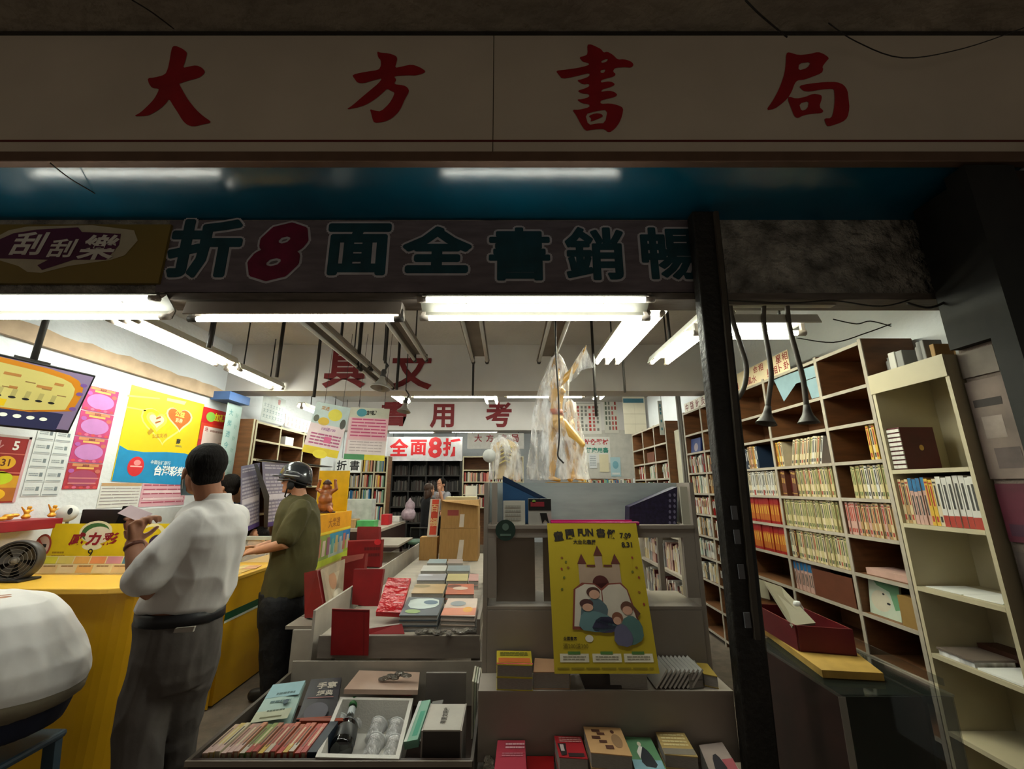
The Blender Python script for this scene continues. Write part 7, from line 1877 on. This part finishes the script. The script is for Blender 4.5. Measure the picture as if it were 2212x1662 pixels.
for ch_, px_, h_ in (('全', 862, 38), ('面', 904, 34), ('8', 940, 46), ('折', 976, 40)):
    q = P(px_, 967, Y=10.55); hh_ = (P(px_, 967 - h_ / 2, Y=10.55).z - P(px_, 967 + h_ / 2, Y=10.55).z)
    b = MB(); b.text(ch_, F, q.x, q.z, hh_, .003, bold=.035); b.build('lettering', c_mat('#c01c24', .5), sgn)
for px_ in (850, 985): 
    q = P(px_, 944, Y=10.56); MB().tube([(q.x, 10.56, q.z), (q.x, 10.56, 3.0)], .008, 6).build('suspension_rod', M_DARK, sgn)
sg2 = thing('bookshop_sign', (-.4, 10.3, 2.3), 'white sign with four small red characters above the far bookshelf', 'sign')
F = Fr((0, 10.3, 0), (1, 0, 0), (0, 0, 1)); a, c_ = P(1010, 936, Y=10.3), P(1132, 970, Y=10.3)
MB().fbox(F, a.x, c_.x, c_.z, a.z, -.04, 0).build('board', c_mat('#cac6c0', .6), sg2)
for ch_, px_ in (('大', 1033), ('方', 1058), ('書', 1087), ('局', 1112)):
    q = P(px_, 947, Y=10.3); b = MB(); b.text(ch_, F, q.x, q.z, .19, .003, bold=.02); b.build('lettering', c_mat('#8c2a30', .5), sg2)
for px_ in (1020, 1120):
    q = P(px_, 936, Y=10.31); MB().tube([(q.x, 10.31, q.z), (q.x, 10.31, 3.0)], .008, 6).build('suspension_rod', M_DARK, sg2)
xa, xb_ = P(1000, 1030, Y=9.6).x, P(1130, 1030, Y=9.6).x
shelf_unit('bookshelf', 'brown bookshelf of red and dark books at the back beyond the wrapped torso', xa, xb_, 9.6, 9.9, [1.05, 1.33, 1.6, 1.86, 2.16], 2)
rr = [(xa + .03 + (xb_ - xa) * i / 2, xa + (xb_ - xa) * (i + 1) / 2 - .03, 9.61, z, .22, .16, 200 + i * 7 + j) for i in range(2) for j, z in enumerate((1.05, 1.33, 1.6))]
books_stuff('red_dark_books', rr, [C_SALMON, C_INKB, C_WHITE, C_RED, C_BLACK, C_PINK, C_CREAM], 'red, black and pink books on the far bookshelf', 'x')
# ------------------------------------------------------------------ acupuncture notices under the second beam
def far_notice(x0, y0, x1, y1, Y, label, bg, deco):
    a, c_ = P(x0, y0, Y=Y), P(x1, y1, Y=Y)
    o, p = sheet('notice', (a.x, Y, a.z), (c_.x, Y, a.z), (a.x, Y, c_.z), label, 'notice', bg, .006)
    deco(p); p.done(o); return o
def vcols(p, x0, x1, y0, y1, n, cols, seed=0):
    rnd = random.Random(seed)
    for i in range(n):
        x = x0 + (x1 - x0) * (i + .5) / n; k = 7
        for j in range(k):
            if rnd.random() < .86: p.rect(x - (x1 - x0) / n * .28, y0 + (y1 - y0) * j / k, x + (x1 - x0) / n * .28, y0 + (y1 - y0) * (j + .7) / k, cols[i % len(cols)], 1)
far_notice(1240, 852, 1300, 938, 7.494, 'white notice with green heading and red columns of characters behind the golden statue', '#d2cfc8', lambda p: (p.text('針', .14, .11, .15, '#2f7a5a', 1, .02), p.text('灸', .5, .11, .16, '#2f7a5a', 1, .02), p.text('器', .86, .11, .15, '#3a4a44', 1, .02), p.rect(0, .22, 1, .24, '#8a8a84', 1), vcols(p, .05, .95, .3, .95, 6, ['#b3504a', '#7a7a74', '#7a7a74', '#b3352c', '#a8605a', '#7a7a74'], 1)))
far_notice(1302, 852, 1337, 936, 7.494, 'narrow notice of dark and red character columns next to the green-headed one', '#c6c3b9', lambda p: vcols(p, .05, .95, .06, .96, 4, ['#56604f', '#6a6a64', '#a85a52', '#9c4038'], 4))
far_notice(1344, 851, 1398, 938, 7.05, 'large cream chart with a blue bar under the second beam', '#c4bda8', lambda p: (p.rect(.02, .12, .95, .23, '#3a6472', 1), p.rect(.0, .5, 1, .515, '#a8a18e', 1), p.rect(.5, .25, .51, 1, '#aaa38f', 1), p.rect(.0, .75, 1, .765, '#a8a18e', 1)))
far_notice(1420, 866, 1436, 940, 5.44, 'narrow white and teal strip beside the cream chart', '#c9ccc4', lambda p: vcols(p, .2, .8, .1, .9, 1, ['#4a8a94'], 5))
far_notice(1258, 944, 1320, 1000, 7.494, 'white notice with red and green headings right of the bent knee of the statue', '#d0cec8', lambda p: (p.text('針灸器材', .5, .2, .24, '#a8343a', 1, .03, fit=.9), p.text('健康用書', .52, .52, .22, '#2f7a6a', 1, .03, fit=.85)))
far_notice(1272, 982, 1290, 1012, 7.492, 'small white sheet below the red and green notice', '#cccfd2', lambda p: p.lines(.1, .1, .9, .9, 5, '#9aa0a4', 1))
far_notice(1294, 982, 1316, 1020, 7.492, 'small cream sheet below the red and green notice', '#cfc6a8', lambda p: None)
far_notice(1318, 988, 1342, 1030, 7.492, 'pale blue poster beside the small cream sheet', '#9fbcc4', lambda p: (p.oval(.5, .4, .3, .2, '#6fa0b0', 1), p.rect(.1, .8, .9, .9, '#d2d6d4', 1)))
for px_, py_, Y_h in ((1352, 852, 7.056), (1390, 852, 7.056), (1428, 867, 5.446)):
    q = P(px_, py_, Y=Y_h); tag(MB().tube([(q.x, Y_h, q.z - .01), (q.x, Y_h, 3.0)], .003, 5).build('hanging_string', M_DARK), 'thin string holding up the %s' % {1352: 'cream chart at its inner corner', 1390: 'cream chart at its outer corner', 1428: 'narrow white and teal strip'}[px_], 'string')
a, c_ = P(1232, 930, Y=7.5), P(1440, 1030, Y=7.5)
tag(MB().bx(a.x, min(c_.x, 2.40), 7.5015, 7.515, 1.63, 2.4795).build('notice_board', c_mat('#b5b2aa', .7)), 'pale board under the second beam behind the acupuncture notices', 'board')
tag(MB().bx(-1.0, -.80, 5.10, 5.25, ZT + .0005, P(944, 1160, Y=5.15).z - .0005).build('carton', M_CARD), 'small brown carton under the red and white couplet sheet', 'box')
# ledge and books under those notices
lg = thing('low_bookcase', (1.4, 7.2, 0), 'low brown bookcase of small books under the acupuncture notices', 'bookshelf')
xa, xb_ = P(1258, 1040, Y=7.0).x, 2.05
MB().bx(xa, xb_, 7.25, 7.28, 0, 1.62).build('back_panel', M_BROWN, lg)
for z in (.8, 1.1, 1.42): MB().bx(xa, xb_, 7.0, 7.249, z, z + .02).build('shelf_board', M_SHELF, lg)
for x in (xa, xb_ - .02): MB().bx(x, x + .02, 7.0, 7.249, 0, 1.419 + .02 - .02).build('upright', M_SHELF, lg) if False else MB().bx(x - .021 if x == xa else x + .021, x if x == xa else x + .041, 7.0, 7.28, 0, 1.62).build('upright', M_SHELF, lg)
books_stuff('small_books', [(xa + .01, xb_ - .01, 7.02, 1.44, .17, .14, 41), (xa + .01, xb_ - .01, 7.02, 1.12, .22, .14, 42)], PALB, 'small coloured books on the low bookcase under the acupuncture notices', 'x')
# far right bookcase on the right wall
fr_b = thing('far_wall_shelf', (2.25, 6.5, 0), 'white-edged bookcase further along the wall beyond the tall brown one', 'bookshelf')
FY_ = [5.5, 5.95, 6.45, 6.98]
FZ_ = [.5, .8, 1.08, 1.36, 1.60, 1.83, 2.06, 2.33]
MB().bx(2.425, 2.437, 5.5, 7.0, 0, 2.34).build('back_panel', M_BROWN, fr_b)
for y in FY_:
    b = MB(); b.bx(2.106, 2.424, y - .012, y + .012, 0, 2.34, 0); b.bx(2.1, 2.1055, y - .014, y + .014, 0, 2.34, 1); b.build('upright', [M_BROWN, M_SHELF], fr_b)
for i in range(3):
    for z in FZ_:
        b = MB(); b.bx(2.106, 2.424, FY_[i] + .015, FY_[i + 1] - .015, z - .02, z, 0); b.bx(2.1, 2.1055, FY_[i] + .015, FY_[i + 1] - .015, z - .022, z + .001, 1); b.build('shelf_board', [M_BROWN, M_SHELF], fr_b)
rr = [(FY_[i] + .02, FY_[i + 1] - .02 - (.15 if j == 4 else 0), 2.115, z, .2, .15, 500 + i * 9 + j) for i in range(3) for j, z in enumerate((.5, .8, 1.08, 1.36, 1.60))]
books_stuff('wall_books', rr, [C_WHITE, C_PINK, C_RED, C_GREEN, C_BLACK, C_YEL, C_WHITE, C_CREAM, C_WHITE], 'white, red and green books on the bookcase further along the wall')
b = MB(); b.bx(2.12, 2.25, 6.05, 6.35, 1.831, 1.98); tag(b.build('carton', C_BROWN), 'dark carton on an upper board of the bookcase further along the wall', 'carton')
o = thing('pipe', (2.1, 5.2, 0), 'thin grey pipes running up between the two wall bookcases', 'pipe')
for k in range(2): MB().tube([(2.12 + k * .05, 5.08 + k * .05, 0), (2.12 + k * .05, 5.08 + k * .05, 2.99)], .018, 8).build('pipe_run', c_mat('#77726a', .5), o)
tag(MB().bx(2.2, 2.205, 5.15, 5.46, 1.45, 2.2).build('wall_sheet', c_mat('#c2bda8', .7)), 'large cream sheets pinned between the two wall bookcases', 'notice')
tag(MB().bx(2.12, 2.18, 5.2, 5.44, 1.30, 1.46).build('file_box', c_mat('#c9bf3a', .5)), 'yellow file box under the cream sheets between the wall bookcases', 'box')
# central low racks seen through the stand opening
lr_ = thing('low_rack', (1.2, 3.9, 0), 'low white-edged rack of books in the right aisle seen through the stand', 'rack')
for i in range(4): 
    z = .30 + i * .27; MB().bx(1.25, 1.384, 3.2, 4.6, z, z + .02).build('shelf_board', M_SHELF, lr_)
MB().bx(1.385, 1.398, 3.2, 4.6, 0, 1.2).build('back_panel', M_SHELF, lr_)
for y in (3.19, 3.66, 4.13, 4.605): MB().bx(1.24, 1.384, y - .008, y + .0, 0, 1.2).build('upright', M_SHELF, lr_)
books_stuff('rack_books', [(3.2, 3.64, 1.27, .321 + i * .27, .2, .11, 600 + i) for i in range(4)] + [(3.67, 4.1, 1.27, .321 + i * .27, .2, .11, 610 + i) for i in range(4)] + [(4.14, 4.59, 1.27, .321 + i * .27, .2, .11, 620 + i) for i in range(4)], [C_WHITE, C_GREYB, C_PINK, C_WHITE, C_MAROON, C_CREAM], 'books on the low rack in the aisle seen through the stand')

# ------------------------------------------------------------------ hanging spotlights
def spot(px, py, Y, s, label):
    c0 = P(px, py, Y=Y); o = thing('spotlight', c0, label, 'lamp')
    d = Vector((-.1, -.15, -1)).normalized()
    MB().lathe([(.02 * s, -.07 * s), (.03 * s, -.06 * s), (.034 * s, -.03 * s), (.06 * s, .02 * s), (.10 * s, .06 * s), (.105 * s, .075 * s), (.095 * s, .07 * s), (.05 * s, .02 * s), (0, .01 * s)], c0, d, 20).build('shade', mat('spot_shade', '#8d8880', .4, metal=.4), o)
    MB().lathe([(.022 * s, 0), (.03 * s, .03 * s), (.026 * s, .06 * s), (.034 * s, .075 * s), (.02 * s, .10 * s)], c0 - d * .15 * s, d, 12).build('socket', M_DARK, o)
    MB().tube([c0 - d * .12 * s, c0 - d * .2 * s + Vector((.02, 0, 0)), c0 - d * .25 * s + Vector((-.03 * s, 0, .02))], .012 * s, 8).build('clamp', M_DARK, o)
    MB().tube([c0 - d * .25 * s + Vector((-.03 * s, 0, .02)), (c0.x, c0.y, 3.0)], .005, 6).build('cord', M_DARK, o)
spot(824, 826, 3.1, .7, 'grey clip spotlight hanging between the two red beam characters')
spot(874, 880, 3.9, .62, 'second smaller clip spotlight hanging beyond the first')

# ------------------------------------------------------------------ front tray of books
ft = thing('book_tray', (-.65, 2.2, 0), 'low dark tray table of books and glassware at the front of the shop', 'table')
M_TR = c_mat('#2b1d17', .5, var=.2)
X0, X1, YA_, YB_ = -1.175, -.135, 1.85, 2.585
MB().bx(X0, X1, YA_, YB_, .33, .345).build('tray_bottom', M_TR, ft)
MB().bx(X0, X1, YA_ - .02, YA_ - .0005, .20, .50).build('front_board', M_TR, ft)
MB().bx(X0 - .016, X0 - .0005, YA_ - .02, YB_ + .016, .28, .50).build('side_board', c_mat('#4d443c', .6), ft)
MB().bx(X1 + .0005, X1 + .012, YA_ - .02, YB_ + .016, .28, .50).build('side_board', c_mat('#4d443c', .6), ft)
MB().bx(X0, X1, YB_ + .0005, YB_ + .012, .30, .555).build('back_board', c_mat('#a0978b', .6), ft)
MB().bx(X0 - .012, X1 + .008, YA_ - .026, YA_ - .0205, .485, .503).build('metal_edge', c_mat('#8b8378', .4), ft)
for x, y in ((X0, YA_), (X1 - .05, YA_), (X0, YB_ - .05), (X1 - .05, YB_ - .05)): MB().bx(x, x + .05, y, y + .05, 0, .329).build('leg', M_TR, ft)
# row of books with their spines up
COLS = ['#c4a48e', '#cdb36a', '#c9bfa0', '#b98a7c', '#a8897a', '#c2886a', '#7a8a4a', '#8a9a5a', '#b07a62', '#b56a5a', '#a8574a', '#b3624a', '#ad5a3c', '#b5523a', '#c06a4a', '#b84a3c', '#c46a5c']
xs0 = P(446, 1622, Z=.5).x; xs1 = P(664, 1628, Z=.5).x
n_ = len(COLS); w_ = (xs1 - xs0) / n_
for i, c_ in enumerate(COLS):
    b = MB(); xx = xs0 + w_ * i
    M_ = Matrix.Translation((xx, 1.872, .3455)) @ Matrix.Rotation(.0, 4, 'Y')
    h_ = .158 + (i % 3) * .003; L_ = .20 + (i % 2) * .004
    b.bx(.0, w_ * .82, 0, L_, h_ - .004, h_, 0, M_); b.bx(0, .0022, 0, L_, .0, h_ - .004, 0, M_); b.bx(w_ * .82 - .0022, w_ * .82, 0, L_, 0, h_ - .004, 0, M_); b.bx(.0024, w_ * .82 - .0024, .004, L_ - .004, .003, h_ - .0045, 1, M_)
    b.bx(w_ * .28, w_ * .54, .04, .17, h_, h_ + .0004, 2, M_); b.bx(0.0005, w_ * .81, -.0004, .055, h_ - .001, h_ + .0003, 3, M_)
    o = b.build('paperback', [c_mat(c_, .4), M_PAGE, c_mat(['#6a4a3a', '#d6c8a8', '#4a3a2a'][i % 3], .5), c_mat(['#b0433a', '#c9a84a', '#c4b8a8', '#a83a34'][i % 4] if i > 5 else '#c9a8a0', .4)])
    tag(o, '%s paperback standing spine up in the tray row, %s from its outer end' % (['cream', 'yellow', 'cream', 'pink', 'tan', 'orange', 'green', 'green', 'tan', 'red', 'red', 'rust', 'rust', 'rust', 'orange', 'red', 'red'][i], ORD[i]), 'book')
xx = xs1
tag(MB().bx(xx + .002, xx + .036, 1.872, 2.085, .3455, .507).build('paperback', c_mat('#27323f', .45)), 'thick navy book standing spine up at the inner end of the tray row', 'book')
def leaner(px4, Ys, th, cover, label, deco, name='book'):
    o = board4(px4, Ys, th, label, name, c_mat(cover, .4, var=.05), deco); o['category'] = 'book'
    return o
leaner([(590, 1480), (660, 1471), (626, 1566), (540, 1563)], [2.36, 2.36, 2.10, 2.10], .015, '#9ab5ae', 'pale blue-green book leaning behind the row of spine-up paperbacks', lambda p: (p.rect(0, 0, 1, .4, '#8fb3bc', 0), p.rect(0, .75, 1, 1, '#b9bda4', 0), p.lines(.3, .28, .85, .4, 1, '#4f6a6a', 1), p.lines(.25, .5, .85, .62, 1, '#4f6a6a', 1, 2), p.lines(.3, .74, .8, .82, 1, '#5d6a5a', 1, 3), p.rect(.2, .9, .8, .94, '#6a6a4a', 1), p.oval(.72, .56, .08, .06, '#3f5560', 2)))
leaner([(672, 1468), (738, 1464), (722, 1556), (640, 1556)], [2.40, 2.40, 2.14, 2.14], .018, '#26232a', 'dark book with pale characters leaning in the tray beside the blue-green one', lambda p: (p.text('手寫', .6, .2, .18, '#b9b0a4', 1, .03), p.text('經典', .6, .4, .14, '#b9b0a4', 1, .02), p.rect(.1, .5, .9, .52, '#8a5a5a', 1), p.oval(.5, .85, .35, .22, '#55535c', 1), p.rect(.0, .97, 1, 1.0, '#8c3a24', 2)))
tag(MB().bx(-.90, -.70, 2.105, 2.128, .3455, .50).build('paperback', c_mat('#8c3a22', .45)), 'rust book standing on edge between the paperback row and the dark book', 'book')
leaner([(775, 1458), (906, 1462), (902, 1502), (742, 1500)], [2.56, 2.56, 2.30, 2.30], .02, '#b59a8a', 'magazine with a red cover panel lying behind the styrofoam tray', lambda p: (p.poly([(.2, .15), (.9, .1), (.97, .9), (.12, .9)], '#9c2034', 1), p.rect(.0, .95, 1, 1, '#b04a54', 1), p.lines(.8, .3, .98, .7, 2, '#d9c8c4', 2, 3)), 'magazine')
b = MB(); random.seed(9)
for k in range(7):
    q = P(826 + k * 9, 1468 - k * 2 + random.uniform(-5, 5), Y=2.40); b.ball(q, (.026, .02, .012), 7)
tag(remesh(b, .005, 0).build('foil_packet', mat('silver_wrap', '#bdb8b0', .12, metal=.6, var=.3, bump=1.0, bscale=50)), 'crinkled silver packet lying on the red magazine', 'packet')
# styrofoam tray with cups and a dark bottle
fo = thing('styrofoam_tray', (-.55, 1.98, .35), 'white styrofoam tray of clear plastic cups and a dark bottle', 'tray')
c4 = [P(735, 1506, Z=.505), P(893, 1509, Z=.505), P(862, 1640, Z=.505), P(681, 1636, Z=.505)]
ce = sum(c4, Vector()) / 4
def shrink(k, z): return [Vector((ce.x + (p_.x - ce.x) * k, ce.y + (p_.y - ce.y) * k, z)) for p_ in c4]
o4, i4, ib, ob = shrink(1, .505), shrink(.90, .505), shrink(.86, .372), shrink(.94, .3455)
b = MB(); b.add(o4 + i4 + ib + ob, [(0, 4, 5, 1), (1, 5, 6, 2), (2, 6, 7, 3), (3, 7, 4, 0), (4, 8, 9, 5), (5, 9, 10, 6), (6, 10, 11, 7), (7, 11, 8, 4), (8, 11, 10, 9), (0, 1, 13, 12), (1, 2, 14, 13), (2, 3, 15, 14), (3, 0, 12, 15), (12, 13, 14, 15)])
b.build('tray', mat('white_styrofoam', '#d6d3cc', .7, var=.05, bump=.1, bscale=120), fo)
M_CUP = film('clear_cup', see=.45, rough=.08, bump=.6, bscale=40)
k = 0
for (px_, py_) in [(775, 1536), (812, 1534), (850, 1536), (806, 1568), (846, 1570), (800, 1604), (842, 1608), (722, 1560)]:
    q = P(px_, py_, Z=.45); o = thing('plastic_cup', (q.x, q.y, .373), 'clear plastic cup lying in the styrofoam tray, %s of eight' % ORD[k], 'cup', None)
    d = Vector((.15, 1, .25)).normalized(); a_ = Vector((q.x, q.y - .03, .405))
    MB().lathe([(.026, 0), (.037, .088), (.039, .091), (.035, .088), (.024, .004), (0, .004)], a_, d, 18).build('cup', M_CUP, o); b = MB(); b.lathe([(.038, .087), (.041, .091), (.038, .095)], a_, d, 16); b.build('rim', c_mat('#d2d4d4', .2), o)
    o['label'] = ['far clear cup beside the bottle neck in the styrofoam tray', 'middle clear cup of the far row in the styrofoam tray', 'far clear cup in the inner corner of the styrofoam tray', 'clear cup in the second row next to the dark bottle', 'clear cup in the second row at the tray rim', 'near clear cup next to the dark bottle', 'near clear cup at the tray rim', 'lone clear cup on the outer side of the dark bottle'][k]; k += 1
bo = thing('dark_bottle', (-.6, 1.95, .375), 'dark glass bottle with a green cap lying in the styrofoam tray', 'bottle')
A_, B2 = P(735, 1628, Z=.435), P(766, 1512, Z=.49)
d = (B2 - A_); L = d.length; d.normalize()
MB().lathe([(.0, 0), (.044, .004), (.048, .02), (.048, L * .40), (.040, L * .47), (.018, L * .56), (.0155, L * .80), (.017, L * .84), (.0, L * .845)], A_, d, 20).build('glass', mat('dark_bottle_glass', '#0c0d0e', .08, var=.2, spec=.8), bo)
MB().lathe([(.0, L * .84), (.0185, L * .846), (.0185, L * .99), (0, L)], A_, d, 16).build('cap', c_mat('#2c6a34', .4), bo); MB().lathe([(.0165, L * .60), (.0172, L * .61), (.0168, L * .79), (.016, L * .80)], A_, d, 16).build('neck_label', c_mat('#c4cdd0', .4), bo); MB().lathe([(.0445, L * .42), (.047, L * .425), (.032, L * .50), (.0305, L * .505)], A_, d, 16).build('foil_band', c_mat('#8a8c90', .25), bo)
MB().lathe([(.0482, L * .12), (.0488, L * .125), (.0488, L * .33), (.0482, L * .335)], A_, d, 20).build('label', c_mat('#3a3a3a', .4), bo)
# books standing right of the tray
leaner([(905, 1516), (930, 1512), (902, 1598), (872, 1604)], [2.14, 2.14, 1.93, 1.93], .03, '#7fb09a', 'pale green and white book slanting beside the styrofoam tray', lambda p: (p.rect(.0, 0, .25, 1, '#c9cfc8', 1), p.rect(.5, .3, .9, .9, '#4a9a80', 1)))
leaner([(934, 1516), (958, 1512), (936, 1600), (906, 1602)], [2.16, 2.16, 1.93, 1.93], .03, '#4f4a45', 'dark grey cover book slanting between the green and the white book', None)
wb = thing('slipcase_book', (-.25, 2.0, .346), 'thick white book with a dark fore-edge standing at the inner end of the tray', 'book')
a, c_, e, g_ = P(957, 1506, Z=.60), P(990, 1504, Z=.60), P(935, 1590, Z=.60), P(905, 1592, Z=.60)
M_ = Matrix.Rotation(-.10, 4, 'Z')
MB().bx(-.325, -.18, 1.90, 2.10, .3458, .56).build('block', c_mat('#4a4440', .5), wb); MB().bx(-.1795, -.174, 1.895, 2.105, .3458, .565).build('cover', c_mat('#a39a92', .5), wb); MB().bx(-.331, -.3255, 1.895, 2.105, .3458, .565).build('cover', c_mat('#a39a92', .5), wb); MB().bx(-.325, -.18, 1.90, 2.10, .5602, .5655).build('spine', c_mat('#b9b3a8', .5), wb)
p = Print(Fr((-.26, 1.92, .566), (0, 1, 0), (-1, 0, 0)), .17, .05, .0004); p.text('華夏文明史', .5, .1, .5, '#4a443c', 1, .02, fit=.9); p.done(wb, 'spine_print')
tag(MB().bx(-.40, -.20, 2.36, 2.375, .3455, .585).build('folder', c_mat('#77706a', .6)), 'grey board standing across the tray behind the white book', 'board')
for k in range(4):
    tag(MB().bx(-.165 + k * .0115, -.156 + k * .0115, 2.28, 2.46, .3455, .58 - .004 * k).build('paperback', [c_mat('#c4bca8', .5), c_mat('#b3b8a0', .5), c_mat('#c9c4b8', .5), c_mat('#a8a08c', .5)][k]), 'slim pale book on edge in the far tray corner, %s from the grey board' % ORD[k], 'book')

# ------------------------------------------------------------------ glass case with cardboard and red box, right of the post
gc = thing('glass_case', (1.4, 2.0, 0), 'dark wooden glass-fronted showcase beside the cream shelf', 'showcase')
GX0, GX1, GY0, GY1, GZ = 1.19, 1.60, 1.72, 2.32, .775
M_DW = c_mat('#2a1712', .5, var=.3)
MB().bx(GX0, GX0 + .02, GY0, GY1, .02, GZ - .02).build('side_panel', M_DW, gc)
MB().bx(GX0 + .021, GX1, GY1 - .015, GY1, .02, GZ - .02).build('back_panel', M_DW, gc)
MB().bx(GX0 + .021, GX1, GY0 + .006, GY1 - .016, .02, .06).build('base', M_DW, gc)
M_GL = film('case_glass', tint='#39413b', see=.72, rough=.03, bump=0)
MB().bx(GX0 + .021, GX1, GY0, GY0 + .005, .06, GZ - .02).build('front_glass', M_GL, gc)
MB().bx(GX1 + .0005, GX1 + .005, GY0, GY1, .06, GZ - .02).build('side_glass', M_GL, gc)
MB().bx(GX0, GX1 + .006, GY0 - .004, GY1, GZ - .0195, GZ - .012).build('top_glass', M_GL, gc)
MB().bx(GX0, GX0 + .025, GY0 - .003, GY0 - .0002, .02, GZ - .02).build('metal_edge', M_CHROME, gc)
MB().bx(GX1 - .10, GX1 - .085, GY0 + .01, GY1 - .016, .0605, GZ - .021).build('inner_panel', M_DW, gc)  # dark partition added to make the case interior look dark
MB().bx(GX0 + .03, GX1 - .11, GY0 + .02, GY1 - .03, .40, .406).build('glass_shelf', M_GL, gc)
random.seed(21)
for k in range(9):
    x = GX0 + .08 + random.random() * .19; y = GY0 + .08 + random.random() * .4; zz = .4065 if k % 2 else .0605
    tag(MB().lathe([(.0, 0), (random.uniform(.012, .03), .002), (random.uniform(.015, .03), .03), (.01, .05), (0, .055)], (x, y, zz), (0, 0, 1), 12).build('ornament', c_mat(['#5a6a58', '#8a8f88', '#3a4a40', '#a3a49c', '#4a2a24'][k % 5], .25)), 'small dull ornament inside the dark glass showcase', 'ornament', 'ornaments in the glass showcase')
cd = thing('cardboard_sheet', (1.33, 2.0, GZ), 'thick tan cardboard sheet lying on the glass showcase under the red box', 'cardboard')
pts = [P(1642, 1352, Z=.79), P(1775, 1448, Z=.79), P(1908, 1455, Z=.79), P(1852, 1412, Z=.79)]; pts = [pts[0], pts[1], pts[2], pts[3], Vector((1.40, 2.30, .79))]
b = MB(); b.add([(p_.x, p_.y, GZ - .0115) for p_ in pts] + [(p_.x, p_.y, .79) for p_ in pts], [(4, 3, 2, 1, 0)[::-1], (5, 6, 7, 8, 9)[::-1]] + [(i, (i + 1) % 5, 5 + (i + 1) % 5, 5 + i)[::-1] for i in range(5)])
b.build('sheet', mat('tan_cardboard', '#b08d42', .8, var=.12, scale=16), cd)
rb = thing('red_tray_box', (1.36, 2.15, .791), 'open dark red box on the cardboard sheet with a grey board lying in it', 'box')
A0, A1 = P(1730, 1408, Z=.792), P(1852, 1418, Z=.792); dep = Vector((0.02, .36, 0)); M_RB = c_mat('#5d0d14', .5, var=.15)
hgt = Vector((0, 0, P(1730, 1352, Y=A0.y).z - .792)); u = (A1 - A0)
def slabq(a, b_, t, nm, par, m): 
    n_ = Vector((0, 0, 1)).cross(b_ - a).normalized() * t; q = [a, b_, b_ + n_, a + n_]; k_ = MB(); k_.add(q + [p_ + hgt for p_ in q], [(0, 1, 2, 3)[::-1], (4, 5, 6, 7), (0, 1, 5, 4), (1, 2, 6, 5), (2, 3, 7, 6), (3, 0, 4, 7)]); return k_.build(nm, m, par)
slabq(A0, A1, .006, 'front_wall', rb, M_RB); slabq(A0 + dep, A0 + Vector((0, .0065, 0)), -.006, 'side_wall', rb, M_RB); slabq(A1 + Vector((0, .0065, 0)), A1 + dep, .006, 'side_wall', rb, M_RB); slabq(A0 + dep, A1 + dep, -.006, 'back_wall', rb, M_RB)
b = MB(); q = [A0, A1, A1 + dep, A0 + dep]; b.add([p_ + Vector((0, 0, .0002)) for p_ in q] + [p_ + Vector((0, 0, .004)) for p_ in q], [(3, 2, 1, 0), (4, 5, 6, 7), (0, 1, 5, 4), (1, 2, 6, 5), (2, 3, 7, 6), (3, 0, 4, 7)]); b.build('bottom', M_RB, rb)
board4([(1652, 1256), (1688, 1268), (1762, 1346), (1712, 1352)], [2.42, 2.40, 2.03, 2.05], .012, 'grey board slanting out of the dark red box', 'grey_board', c_mat('#77705e', .6))
board4([(1634, 1250), (1654, 1256), (1664, 1296), (1640, 1290)], [2.44, 2.44, 2.40, 2.40], .01, 'pale card standing in the far end of the dark red box', 'card', c_mat('#a59f88', .6))
b = MB(); q = P(1722, 1306, Y=2.2); b.ball(q, (.02, .018, .02), 8); b.ball(q + Vector((.012, 0, -.02)), (.018, .015, .016), 8); tag(remesh(b, .005, 0).build('crumpled_tissue', M_PAPER), 'crumpled white tissue on the grey board in the dark red box', 'tissue')
gp = MB(); q = [P(x, y, Z=.776) for x, y in [(1862, 1386), (2050, 1478)]]
gl2 = thing('loose_glass', (1.55, 2.0, .776), 'loose glass pane standing along the back of the glass showcase', 'glass')
MB().add([Vector((1.50, 2.30, .7765)), Vector((1.605, 1.75, .7765)), Vector((1.61, 1.75, .7765)), Vector((1.505, 2.30, .7765)), Vector((1.50, 2.30, .86)), Vector((1.605, 1.75, .80)), Vector((1.61, 1.75, .80)), Vector((1.505, 2.30, .86))], [(3, 2, 1, 0), (4, 5, 6, 7), (0, 1, 5, 4), (1, 2, 6, 5), (2, 3, 7, 6), (3, 0, 4, 7)]).build('pane', M_GL, gl2)
